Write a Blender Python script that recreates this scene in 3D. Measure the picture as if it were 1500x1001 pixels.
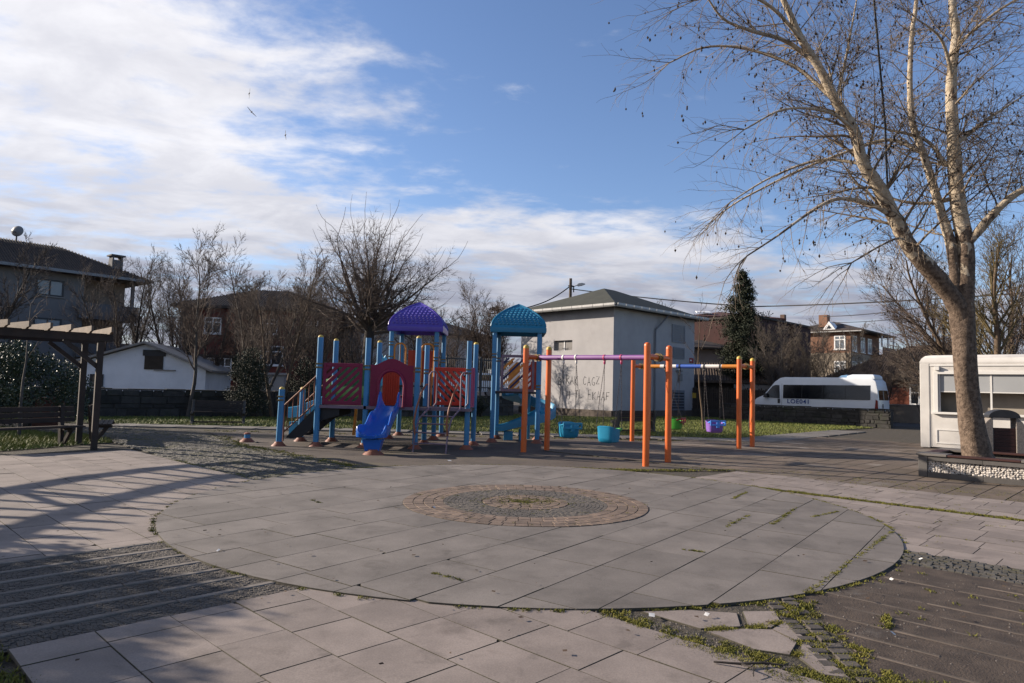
# Neighbourhood playground in low winter sun: paved round plaza, play towers, swings, pergola, plane tree, kiosk.
import bpy, bmesh, math, random
import numpy as np
from mathutils import Vector, Matrix

for o in list(bpy.data.objects):
    bpy.data.objects.remove(o, do_unlink=True)
SC = bpy.context.scene
COL = SC.collection
R = math.radians

# ---------------------------------------------------------------- camera
cam_d = bpy.data.cameras.new('camera')
cam_d.sensor_width = 36.0
cam_d.lens = 24.0
cam_d.clip_start = 0.1
cam_d.clip_end = 3000.0
cam = bpy.data.objects.new('camera', cam_d)
COL.objects.link(cam)
cam.matrix_world = Matrix.Translation((0, 0, 1.6)) @ Matrix.Rotation(R(93.9), 4, 'X') @ Matrix.Rotation(R(1.5), 4, 'Z')
SC.camera = cam

# ---------------------------------------------------------------- world, sun, exposure
SUN_AZ = math.atan2(-0.958, 0.287)        # compass angle of the sun, clockwise from +Y
SUN_EL = R(21.0)
world = bpy.data.worlds.new('World')
SC.world = world
world.use_nodes = True


class NT:
    """small helper around a node tree"""
    def __init__(s, nt):
        s.nt = nt
        nt.nodes.clear()

    def n(s, typ, **kw):
        nd = s.nt.nodes.new(typ)
        for k, v in kw.items():
            if k.startswith('i_'):
                nd.inputs[k[2:].replace('_', ' ')].default_value = v
            else:
                setattr(nd, k, v)
        return nd

    def l(s, a, b):
        s.nt.links.new(a, b)

    def math(s, op, a, b=None, c=None, clamp=False):
        nd = s.nt.nodes.new('ShaderNodeMath')
        nd.operation = op
        nd.use_clamp = clamp
        for i, x in enumerate((a, b, c)):
            if x is None:
                continue
            if isinstance(x, (int, float)):
                nd.inputs[i].default_value = x
            else:
                s.l(x, nd.inputs[i])
        return nd.outputs[0]

    def mix(s, fac, a, b, blend='MIX'):
        nd = s.nt.nodes.new('ShaderNodeMix')
        nd.data_type = 'RGBA'
        nd.blend_type = blend
        for i, x in ((0, fac), (6, a), (7, b)):
            if isinstance(x, (int, float)):
                nd.inputs[i].default_value = x
            elif isinstance(x, (tuple, list)):
                nd.inputs[i].default_value = tuple(x)[:3] + (1.0,)
            else:
                s.l(x, nd.inputs[i])
        return nd.outputs[2]

    def noise(s, vec, scale, detail=5.0, rough=0.55, dist=0.0):
        nd = s.nt.nodes.new('ShaderNodeTexNoise')
        nd.inputs['Scale'].default_value = scale
        nd.inputs['Detail'].default_value = detail
        nd.inputs['Roughness'].default_value = rough
        nd.inputs['Distortion'].default_value = dist
        if vec is not None:
            s.l(vec, nd.inputs['Vector'])
        return nd.outputs[0]

    def ramp(s, fac, lo, hi):
        nd = s.nt.nodes.new('ShaderNodeMapRange')
        nd.interpolation_type = 'SMOOTHSTEP'
        s.l(fac, nd.inputs[0])
        nd.inputs[1].default_value = lo
        nd.inputs[2].default_value = hi
        return nd.outputs[0]


def build_world():
    t = NT(world.node_tree)
    out = t.n('ShaderNodeOutputWorld')
    bg = t.n('ShaderNodeBackground')
    sky = t.n('ShaderNodeTexSky')
    sky.sky_type = 'NISHITA'
    sky.sun_disc = False
    sky.sun_elevation = SUN_EL
    sky.sun_rotation = SUN_AZ
    sky.air_density = 1.0
    sky.dust_density = 0.3
    sky.ozone_density = 3.0
    tc = t.n('ShaderNodeTexCoord')
    sep = t.n('ShaderNodeSeparateXYZ')
    t.l(tc.outputs['Generated'], sep.inputs[0])
    z = t.math('ADD', t.math('MAXIMUM', sep.outputs[2], 0.0), 0.12)
    u = t.math('DIVIDE', sep.outputs[0], z)
    v = t.math('DIVIDE', sep.outputs[1], z)
    cmb = t.n('ShaderNodeCombineXYZ')
    t.l(u, cmb.inputs[0])
    t.l(v, cmb.inputs[1])
    # stretch the layer a little along the wind
    mp = t.n('ShaderNodeMapping')
    mp.inputs['Rotation'].default_value = (0, 0, R(-24))
    mp.inputs['Scale'].default_value = (0.9, 1.25, 1)
    mp.inputs['Location'].default_value = (3.2, 1.7, 0)
    t.l(cmb.outputs[0], mp.inputs[0])
    big = t.noise(mp.outputs[0], 1.1, 3, 0.5, 0.2)
    fine = t.noise(mp.outputs[0], 4.2, 12, 0.60, 0.15)
    # a bank of cloud lies to the west and low over the northern horizon
    west = t.math('MULTIPLY', t.math('SUBTRACT', -0.42, u), 0.85)
    north = t.math('MULTIPLY', t.math('SUBTRACT', v, t.math('MULTIPLY_ADD', u, 0.22, 2.50)), 1.05)
    bank = t.math('MAXIMUM', west, north)
    bank = t.math('MINIMUM', t.math('MAXIMUM', bank, -0.40), 0.42)
    dens = t.math('ADD', bank, t.math('MULTIPLY', t.math('SUBTRACT', big, 0.5), 1.0))
    dens = t.math('ADD', dens, t.math('MULTIPLY', t.math('SUBTRACT', fine, 0.5), 1.7))
    mask = t.ramp(dens, -0.20, 0.52)
    mask = t.math('MULTIPLY', mask, 0.93)
    # clouds: sunlit white above, greyer undersides low down
    shade = t.noise(mp.outputs[0], 2.0, 6, 0.6, 0.4)
    low = t.ramp(sep.outputs[2], 0.30, 0.05)
    sh = t.math('MULTIPLY', t.ramp(shade, 0.36, 0.64), 0.30)
    sh = t.math('ADD', sh, t.math('MULTIPLY', low, 0.82), clamp=True)
    cloud = t.mix(sh, CLOUD_LIT, CLOUD_SHADE)
    skyc = t.mix(1.0, sky.outputs[0], SKY_TINT, 'MULTIPLY')
    t.l(t.mix(mask, skyc, cloud), bg.inputs[0])
    bg.inputs[1].default_value = SKY_STRENGTH
    t.l(bg.outputs[0], out.inputs[0])


SKY_STRENGTH = 0.086
CLOUD_LIT = (6.3, 6.2, 6.35)
CLOUD_SHADE = (2.0, 2.05, 2.6)
SKY_TINT = (1.04, 1.0, 1.09)
build_world()

sun_d = bpy.data.lights.new('sun', 'SUN')
sun_d.energy = 5.0
sun_d.angle = R(0.55)
sun_d.color = (1.0, 0.88, 0.74)
sun = bpy.data.objects.new('sun', sun_d)
COL.objects.link(sun)
sdir = Vector((math.sin(SUN_AZ) * math.cos(SUN_EL), math.cos(SUN_AZ) * math.cos(SUN_EL), math.sin(SUN_EL)))
sun.rotation_euler = sdir.to_track_quat('Z', 'Y').to_euler()
sun.location = sdir * 100

SC.view_settings.view_transform = 'Standard'
SC.view_settings.look = 'None'
SC.view_settings.exposure = 0.9
SC.view_settings.gamma = 1.0
SC.view_settings.use_curve_mapping = False
SC.render.engine = 'CYCLES'
SC.cycles.max_bounces = 6
SC.cycles.use_denoising = True

# ---------------------------------------------------------------- materials
MATS = {}


def mat(name, col, col2=None, rough=0.75, scale=3.0, bump=0.0, bscale=None, rnd=0.0, metal=0.0, spec=0.4,
        dirt=None, world_co=False, coat=0.0, bdist=0.01, detail=6, contrast=(0.3, 0.7)):
    m = bpy.data.materials.new(name)
    m.use_nodes = True
    t = NT(m.node_tree)
    out = t.n('ShaderNodeOutputMaterial')
    b = t.n('ShaderNodeBsdfPrincipled')
    t.l(b.outputs[0], out.inputs[0])
    if world_co:
        vec = t.n('ShaderNodeNewGeometry').outputs['Position']
    else:
        vec = t.n('ShaderNodeTexCoord').outputs['Object']
    c = None
    if col2 is not None:
        f = t.ramp(t.noise(vec, scale, detail, 0.6), *contrast)
        c = t.mix(f, col, col2)
    else:
        rgb = t.n('ShaderNodeRGB')
        rgb.outputs[0].default_value = tuple(col) + (1,)
        c = rgb.outputs[0]
    if dirt is not None:                       # (colour, scale, lo, hi)
        f = t.ramp(t.noise(vec, dirt[1], 8, 0.65, 0.3), dirt[2], dirt[3])
        c = t.mix(f, c, dirt[0])
    if world_co:                               # fine grain
        g = t.math('MULTIPLY_ADD', t.noise(vec, 95.0, 3, 0.7), 0.9, 0.55)
        c = t.mix(1.0, c, g, 'MULTIPLY')
        st = t.ramp(t.noise(vec, 3.3, 6, 0.6, 0.5), 0.57, 0.70)     # blotchy stains
        c = t.mix(t.math('MULTIPLY', st, 0.34), c, (0.045, 0.036, 0.029))
    if rnd:
        oi = t.n('ShaderNodeObjectInfo')
        hsv = t.n('ShaderNodeHueSaturation')
        t.l(c, hsv.inputs['Color'])
        t.l(t.math('MULTIPLY_ADD', oi.outputs['Random'], 2 * rnd, 1 - rnd), hsv.inputs['Value'])
        c = hsv.outputs[0]
    t.l(c, b.inputs['Base Color'])
    b.inputs['Roughness'].default_value = rough
    b.inputs['Metallic'].default_value = metal
    b.inputs['Specular IOR Level'].default_value = spec
    if coat:
        b.inputs['Coat Weight'].default_value = coat
        b.inputs['Coat Roughness'].default_value = 0.15
    if bump:
        bp = t.n('ShaderNodeBump')
        bp.inputs['Strength'].default_value = bump
        bp.inputs['Distance'].default_value = bdist
        t.l(t.noise(vec, bscale or scale * 6, 6, 0.6), bp.inputs['Height'])
        t.l(bp.outputs[0], b.inputs['Normal'])
    MATS[name] = m
    return m


M = {}
FULL = {'blue_post', 'slide_blue', 'teal', 'teal_light', 'purple', 'magenta', 'orange_red', 'orange', 'green_plastic', 'lime', 'seat_teal', 'seat_green', 'seat_purple', 'seat_blue', 'beam_purple', 'beam_blue',
        'pink_plastic', 'amber', 'grass', 'bark_limb', 'render_white', 'kioskwhite', 'kioskframe', 'litter', 'pebble', 'yellow'}
TONE = 0.60           # overall reflectance trim for everything that is not white paint


def mk(key, col, col2=None, *a, **k):
    if max(col) < 0.67 and key not in FULL:
        col = tuple(c * TONE for c in col)
        col2 = tuple(c * TONE for c in col2) if col2 else None
        if k.get('dirt'):
            d = k['dirt']
            k['dirt'] = (tuple(c * TONE for c in d[0]),) + tuple(d[1:])
    M[key] = mat(key, col, col2, *a, **k)


mk('earth', (0.13, 0.105, 0.08), (0.07, 0.062, 0.044), 0.95, 6.0, 1.0, 26, world_co=True, bdist=0.03)
mk('joint', (0.125, 0.105, 0.082), (0.075, 0.07, 0.045), 0.95, 2.5, 0.6, 30, world_co=True)
mk('plaza', (0.275, 0.240, 0.214), (0.198, 0.172, 0.153), 0.85, 1.7, 0.35, 60, rnd=0.13, world_co=True, bdist=0.004,
   dirt=((0.105, 0.090, 0.078), 1.1, 0.50, 0.80))
mk('pink', (0.395, 0.326, 0.284), (0.29, 0.238, 0.208), 0.8, 2.0, 0.25, 70, rnd=0.12, world_co=True, bdist=0.003,
   dirt=((0.16, 0.125, 0.105), 1.5, 0.52, 0.80))
mk('brownslab', (0.225, 0.165, 0.12), (0.135, 0.104, 0.074), 0.88, 1.1, 0.4, 40, rnd=0.12, world_co=True, bdist=0.004,
   dirt=((0.36, 0.31, 0.27), 0.6, 0.52, 0.72))
mk('brick', (0.29, 0.205, 0.152), (0.19, 0.138, 0.105), 0.85, 9, 0.4, 50, rnd=0.22, world_co=True, bdist=0.004)
mk('sett', (0.205, 0.176, 0.15), (0.135, 0.118, 0.10), 0.85, 7, 0.5, 60, rnd=0.2, world_co=True, bdist=0.005)
mk('cobble', (0.15, 0.135, 0.115), (0.085, 0.078, 0.066), 0.85, 5, 0.6, 45, world_co=True, bdist=0.006,
   dirt=((0.10, 0.095, 0.03), 1.3, 0.5, 0.72))
mk('cobble_grey', (0.155, 0.132, 0.112), (0.085, 0.072, 0.062), 0.85, 4, 0.6, 45, world_co=True, bdist=0.006,
   dirt=((0.10, 0.075, 0.05), 1.6, 0.5, 0.8))
mk('kerb', (0.30, 0.26, 0.225), (0.18, 0.155, 0.135), 0.85, 3, 0.4, 50, rnd=0.12, world_co=True, bdist=0.004)
mk('darkpave', (0.066, 0.046, 0.034), (0.135, 0.098, 0.072), 0.88, 5.0, 1.0, 70, world_co=True, bdist=0.012, detail=10,
   dirt=((0.22, 0.19, 0.165), 1.3, 0.56, 0.72))
mk('darkstrip', (0.21, 0.165, 0.13), (0.10, 0.078, 0.062), 0.85, 2.2, 0.5, 60, world_co=True, bdist=0.004)
mk('rubber', (0.10, 0.077, 0.062), (0.16, 0.124, 0.098), 0.92, 1.0, 0.6, 55, world_co=True, bdist=0.006,
   dirt=((0.17, 0.145, 0.075), 0.6, 0.52, 0.75))
mk('path', (0.27, 0.245, 0.225), (0.18, 0.165, 0.15), 0.88, 1.2, 0.4, 40, rnd=0.08, world_co=True, bdist=0.004)
mk('asphalt', (0.055, 0.055, 0.058), (0.085, 0.082, 0.08), 0.9, 1.2, 0.5, 60, world_co=True, bdist=0.005)
mk('soil', (0.05, 0.06, 0.02), (0.085, 0.08, 0.035), 0.95, 2.0, 0.7, 20, world_co=True)
mk('grass', (0.095, 0.128, 0.018), (0.18, 0.18, 0.038), 0.7, 1.4, world_co=True)
mk('moss', (0.15, 0.155, 0.022), (0.26, 0.235, 0.038), 0.9, 3.0, world_co=True)
mk('leaf_litter', (0.06, 0.035, 0.02), (0.11, 0.065, 0.035), 0.8, 9, world_co=True)
mk('litter', (0.60, 0.58, 0.55), rough=0.6)
mk('blue_post', (0.035, 0.20, 0.40), (0.028, 0.155, 0.31), 0.45, 1.5, 0.15, 8, spec=0.5, dirt=((0.10, 0.20, 0.28), 2.0, 0.6, 0.9))
mk('slide_blue', (0.004, 0.10, 0.45), (0.004, 0.085, 0.38), 0.28, 1.5, spec=0.5)
mk('teal', (0.012, 0.18, 0.32), (0.010, 0.15, 0.27), 0.40, 1.2, 0.1, 8, spec=0.5, dirt=((0.05, 0.22, 0.32), 2.5, 0.58, 0.85))
mk('teal_light', (0.07, 0.36, 0.55), (0.06, 0.30, 0.47), 0.45, 1.2, spec=0.5)
mk('purple', (0.085, 0.055, 0.36), (0.07, 0.045, 0.29), 0.30, 1.2, 0.1, 8, spec=0.5)
mk('magenta', (0.19, 0.007, 0.042), (0.145, 0.006, 0.034), 0.5, 1.2, 0.1, 8, spec=0.35, dirt=((0.21, 0.03, 0.065), 3.0, 0.56, 0.8))
mk('pink_plastic', (0.42, 0.05, 0.14), (0.34, 0.04, 0.12), 0.45, 1.2, spec=0.5)
mk('orange_red', (0.42, 0.040, 0.014), (0.34, 0.034, 0.013), 0.5, 1.2, 0.1, 8, spec=0.35, dirt=((0.40, 0.075, 0.04), 3.0, 0.56, 0.8))
mk('orange', (0.62, 0.125, 0.018), (0.52, 0.10, 0.018), 0.38, 1.6, spec=0.5, dirt=((0.38, 0.10, 0.04), 3.0, 0.62, 0.85))
mk('foot', (0.40, 0.135, 0.075), (0.30, 0.11, 0.065), 0.6, 3.0)
mk('yellow', (0.52, 0.36, 0.06), (0.42, 0.29, 0.06), 0.5, 3.0)
mk('clamp', (0.33, 0.22, 0.07), (0.22, 0.16, 0.07), 0.5, 6.0)
mk('rail', (0.40, 0.13, 0.05), (0.30, 0.10, 0.05), 0.5, 3.0)
mk('amber', (0.58, 0.22, 0.03), (0.48, 0.18, 0.03), 0.45, 3.0)
mk('green_plastic', (0.03, 0.14, 0.05), (0.025, 0.11, 0.04), 0.45, 2.0)
mk('lime', (0.16, 0.36, 0.10), (0.12, 0.29, 0.09), 0.45, 2.0)
mk('lavender', (0.27, 0.19, 0.25), (0.21, 0.145, 0.19), 0.5, 2.0)
mk('beam_purple', (0.22, 0.085, 0.26), (0.17, 0.068, 0.21), 0.42, 2.0)
mk('white_paint', (0.72, 0.68, 0.64), (0.6, 0.57, 0.54), 0.5, 2.0)
mk('navy', (0.02, 0.03, 0.13), rough=0.5)
mk('beam_blue', (0.05, 0.12, 0.46), (0.04, 0.10, 0.38), 0.45, 2.0)
mk('deck', (0.045, 0.042, 0.045), (0.03, 0.028, 0.03), 0.7, 4.0)
mk('black_panel', (0.022, 0.022, 0.026), (0.03, 0.03, 0.032), 0.6, 3.0)
mk('chain', (0.22, 0.21, 0.20), (0.13, 0.11, 0.10), 0.5, 30, metal=0.6)
mk('seat_teal', (0.015, 0.21, 0.36), (0.012, 0.18, 0.31), 0.4, 2.0)
mk('seat_green', (0.06, 0.32, 0.035), (0.05, 0.26, 0.03), 0.45, 2.0)
mk('seat_red', (0.35, 0.02, 0.03), rough=0.45)
mk('seat_purple', (0.20, 0.10, 0.38), (0.17, 0.085, 0.32), 0.45, 2.0)
mk('seat_blue', (0.06, 0.24, 0.70), rough=0.45)
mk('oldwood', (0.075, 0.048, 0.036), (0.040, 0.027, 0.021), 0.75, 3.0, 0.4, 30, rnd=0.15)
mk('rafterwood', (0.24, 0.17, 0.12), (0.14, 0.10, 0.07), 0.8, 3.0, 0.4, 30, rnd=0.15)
mk('benchwood', (0.055, 0.040, 0.034), (0.035, 0.026, 0.022), 0.7, 4.0, 0.3, 30, rnd=0.2)
mk('benchstone', (0.13, 0.12, 0.11), (0.085, 0.08, 0.075), 0.85, 5.0, 0.4, 40)
mk('planterconc', (0.155, 0.142, 0.132), (0.11, 0.10, 0.093), 0.85, 3.0, 0.4, 50, rnd=0.08, bdist=0.004)
mk('seatslab', (0.24, 0.215, 0.195), (0.18, 0.16, 0.145), 0.8, 3.0, 0.3, 40, rnd=0.08, bdist=0.004)
mk('redwood', (0.075, 0.022, 0.016), (0.05, 0.016, 0.012), 0.6, 3.0, 0.2, 30, rnd=0.1)
mk('pebble', (0.50, 0.46, 0.42), (0.27, 0.24, 0.21), 0.7, 9.0, contrast=(0.25, 0.8))
mk('granite', (0.42, 0.37, 0.33), (0.24, 0.21, 0.185), 0.85, 40, 0.4, 60, bdist=0.004)
mk('dark_metal', (0.03, 0.032, 0.036), (0.045, 0.045, 0.05), 0.5, 4.0)
mk('kioskwhite', (0.55, 0.525, 0.495), (0.46, 0.438, 0.41), 0.55, 1.3, 0.15, 6, dirt=((0.34, 0.31, 0.275), 1.3, 0.56, 0.85))
mk('kioskframe', (0.58, 0.56, 0.53), rough=0.45)
mk('kioskpanel', (0.50, 0.51, 0.52), (0.45, 0.46, 0.47), 0.5, 1.0)
mk('kioskinside', (0.48, 0.42, 0.35), (0.40, 0.35, 0.29), 0.8, 2.0)
mk('vanwhite', (0.66, 0.69, 0.73), (0.60, 0.63, 0.67), 0.35, 1.0, coat=0.2)
mk('vanglass', (0.010, 0.012, 0.016), rough=0.06, spec=0.6)
mk('tyre', (0.02, 0.02, 0.02), rough=0.85)
mk('hub', (0.35, 0.35, 0.36), rough=0.4, metal=0.6)
mk('lampred', (0.28, 0.02, 0.015), rough=0.25)
mk('van_blue', (0.02, 0.07, 0.32), rough=0.4)
mk('acblue', (0.20, 0.38, 0.62), rough=0.4)
mk('wallstone', (0.085, 0.078, 0.072), (0.045, 0.042, 0.04), 0.9, 3.5, 0.8, 22, rnd=0.3, dirt=((0.05, 0.058, 0.03), 1.5, 0.5, 0.75))
mk('mortar', (0.07, 0.065, 0.058), (0.05, 0.046, 0.04), 0.95, 4, 0.6, 30)
mk('plinth', (0.19, 0.15, 0.12), (0.12, 0.095, 0.078), 0.9, 3, 0.6, 30, rnd=0.12)
mk('render_white', (0.36, 0.345, 0.345), (0.31, 0.298, 0.298), 0.85, 0.7, 0.2, 25, dirt=((0.25, 0.238, 0.235), 0.9, 0.54, 0.80))
mk('roof_green', (0.075, 0.078, 0.058), (0.055, 0.058, 0.045), 0.9, 1.5, 0.3, 40, world_co=True)
mk('gutter', (0.66, 0.65, 0.63), (0.55, 0.54, 0.52), 0.45, 3, rnd=0.08)
mk('pipe', (0.26, 0.27, 0.30), rough=0.5)
mk('board', (0.36, 0.34, 0.32), (0.30, 0.28, 0.265), 0.8, 3)
mk('paint_black', (0.03, 0.03, 0.036), rough=0.7)
mk('sign_red', (0.42, 0.03, 0.03), rough=0.5)
mk('sign_yellow', (0.62, 0.42, 0.05), rough=0.5)
mk('grey_wall', (0.23, 0.222, 0.225), (0.19, 0.183, 0.187), 0.9, 0.6, 0.2, 20)
mk('beige_wall', (0.30, 0.235, 0.19), (0.25, 0.195, 0.16), 0.9, 0.8, 0.2, 20)
mk('grey_wall2', (0.17, 0.168, 0.175), (0.14, 0.138, 0.145), 0.9, 0.6, 0.2, 20)
mk('roof_tile', (0.085, 0.062, 0.052), (0.05, 0.04, 0.035), 0.85, 2.0, 0.5, 12, rnd=0.15)
mk('roof_red', (0.14, 0.05, 0.035), (0.10, 0.038, 0.03), 0.85, 2.0, 0.5, 12, rnd=0.15)
mk('glass', (0.03, 0.036, 0.045), rough=0.08, spec=0.6)
mk('glass_pale', (0.26, 0.30, 0.34), (0.2, 0.23, 0.27), 0.25, 0.8, spec=0.5)
mk('frame_white', (0.70, 0.69, 0.68), rough=0.5)
mk('frame_dark', (0.03, 0.03, 0.035), rough=0.5)
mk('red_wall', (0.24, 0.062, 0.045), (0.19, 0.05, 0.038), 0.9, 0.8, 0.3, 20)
mk('tile_red_wall', (0.36, 0.115, 0.065), (0.29, 0.09, 0.055), 0.9, 1.6, 0.4, 20)
mk('orange_lit_wall', (0.50, 0.21, 0.12), (0.42, 0.18, 0.10), 0.9, 0.8, 0.2, 20)
mk('house_white', (0.62, 0.585, 0.55), (0.54, 0.51, 0.48), 0.85, 0.7, 0.2, 20, dirt=((0.38, 0.36, 0.34), 0.6, 0.6, 0.85))
mk('shed_white', (0.64, 0.66, 0.70), (0.54, 0.56, 0.60), 0.9, 0.8, 0.3, 20, dirt=((0.33, 0.33, 0.35), 0.9, 0.58, 0.8))
mk('brown_wall', (0.25, 0.185, 0.12), (0.19, 0.14, 0.095), 0.9, 0.9, 0.3, 20)
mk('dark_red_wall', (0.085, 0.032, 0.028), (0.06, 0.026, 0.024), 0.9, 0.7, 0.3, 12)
mk('brick_wall', (0.33, 0.17, 0.105), (0.25, 0.13, 0.085), 0.9, 2.5, 0.4, 20)
mk('brick_shade', (0.20, 0.13, 0.10), (0.15, 0.10, 0.08), 0.9, 2.5, 0.4, 20)
mk('plaster', (0.45, 0.37, 0.28), (0.36, 0.29, 0.22), 0.9, 0.8, 0.3, 20)
mk('pink_house', (0.46, 0.38, 0.35), (0.40, 0.33, 0.30), 0.9, 0.8, 0.2, 20)
mk('garden_wall', (0.36, 0.31, 0.26), (0.25, 0.215, 0.18), 0.9, 0.9, 0.4, 20, dirt=((0.16, 0.14, 0.12), 1.0, 0.56, 0.8))
mk('roof_brown', (0.12, 0.082, 0.06), (0.07, 0.052, 0.042), 0.9, 2.0, 0.5, 12, rnd=0.2)
mk('dish', (0.26, 0.26, 0.27), rough=0.6)
mk('pole_wood', (0.16, 0.115, 0.085), (0.10, 0.075, 0.058), 0.85, 3, 0.4, 20)
mk('cable', (0.02, 0.02, 0.022), rough=0.7)
mk('bark_plane', (0.30, 0.225, 0.17), (0.12, 0.085, 0.062), 0.9, 11.0, 1.0, 34, bdist=0.03, detail=10, contrast=(0.34, 0.66),
   dirt=((0.40, 0.33, 0.25), 4.5, 0.60, 0.66))
mk('bark_limb', (0.46, 0.39, 0.295), (0.32, 0.25, 0.18), 0.85, 9.0, 0.7, 30, bdist=0.015, detail=9, contrast=(0.38, 0.62),
   dirt=((0.13, 0.09, 0.062), 4.0, 0.58, 0.64))
mk('twig_plane', (0.36, 0.285, 0.205), (0.18, 0.13, 0.095), 0.85, 1.6)


def plane_bark():
    """plane-tree bark: brown scales low down, shed to cream patches higher up the tree"""
    m = bpy.data.materials.new('bark_plane')
    m.use_nodes = True
    t = NT(m.node_tree)
    out = t.n('ShaderNodeOutputMaterial')
    b = t.n('ShaderNodeBsdfPrincipled')
    t.l(b.outputs[0], out.inputs[0])
    vec = t.n('ShaderNodeTexCoord').outputs['Object']
    sep = t.n('ShaderNodeSeparateXYZ')
    t.l(vec, sep.inputs[0])
    fine = t.ramp(t.noise(vec, 13.0, 10, 0.65), 0.34, 0.68)
    brown = t.mix(fine, (0.175, 0.128, 0.095), (0.062, 0.043, 0.031))
    cream = t.mix(t.ramp(t.noise(vec, 8.0, 8, 0.6), 0.36, 0.64), (0.47, 0.395, 0.30), (0.33, 0.262, 0.185))
    mp = t.n('ShaderNodeMapping')
    mp.inputs['Scale'].default_value = (1, 1, 0.55)
    t.l(vec, mp.inputs[0])
    patch = t.noise(mp.outputs[0], 5.5, 4, 0.55, 0.6)
    # share of shed bark grows with height
    share = t.math('MULTIPLY_ADD', t.ramp(sep.outputs[2], 2.8, 5.6), 0.355, 0.29)
    shed = t.ramp(t.math('ADD', t.math('SUBTRACT', share, 0.5), patch), 0.49, 0.545)
    t.l(t.mix(shed, brown, cream), b.inputs['Base Color'])
    b.inputs['Roughness'].default_value = 0.9
    b.inputs['Specular IOR Level'].default_value = 0.25
    bp = t.n('ShaderNodeBump')
    bp.inputs['Strength'].default_value = 1.0
    bp.inputs['Distance'].default_value = 0.03
    hgt = t.math('ADD', t.noise(vec, 30.0, 8, 0.65), t.math('MULTIPLY', shed, -0.35))
    t.l(hgt, bp.inputs['Height'])
    t.l(bp.outputs[0], b.inputs['Normal'])
    M['bark_plane'] = m
    M['bark_limb'] = m


plane_bark()
mk('seed', (0.07, 0.045, 0.03), (0.045, 0.03, 0.022), 0.9, 8)
mk('bark_dark', (0.070, 0.055, 0.045), (0.042, 0.034, 0.03), 0.9, 4, 0.7, 20)
mk('bark_grey', (0.15, 0.13, 0.115), (0.09, 0.078, 0.07), 0.9, 4, 0.6, 20)
mk('bark_warm', (0.20, 0.135, 0.085), (0.13, 0.09, 0.06), 0.9, 4, 0.6, 20)
mk('twig_dark', (0.13, 0.10, 0.085), (0.08, 0.063, 0.055), 0.9, 1.5)
mk('twig_brown', (0.18, 0.13, 0.10), (0.11, 0.082, 0.068), 0.9, 1.5)
mk('twig_pale', (0.24, 0.19, 0.145), (0.15, 0.12, 0.095), 0.9, 1.5)
mk('twig_yellow', (0.22, 0.165, 0.07), (0.13, 0.10, 0.055), 0.9, 1.5)
mk('leaf_glossy', (0.034, 0.058, 0.022), (0.055, 0.08, 0.03), 0.5, 3.0, spec=0.6)
mk('leaf_conifer', (0.022, 0.033, 0.014), (0.036, 0.045, 0.018), 0.8, 2.0)
mk('leaf_bush', (0.026, 0.036, 0.018), (0.04, 0.05, 0.022), 0.7, 2.0)
mk('terracotta', (0.20, 0.075, 0.05), (0.15, 0.06, 0.042), 0.8, 3)
mk('bird', (0.06, 0.06, 0.065), rough=0.8)
mk('fence_metal', (0.035, 0.036, 0.042), rough=0.5)
mk('fence_wood', (0.075, 0.056, 0.042), (0.05, 0.038, 0.03), 0.85, 4, rnd=0.2)
mk('metal_grey', (0.25, 0.26, 0.28), rough=0.5, metal=0.4)


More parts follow.
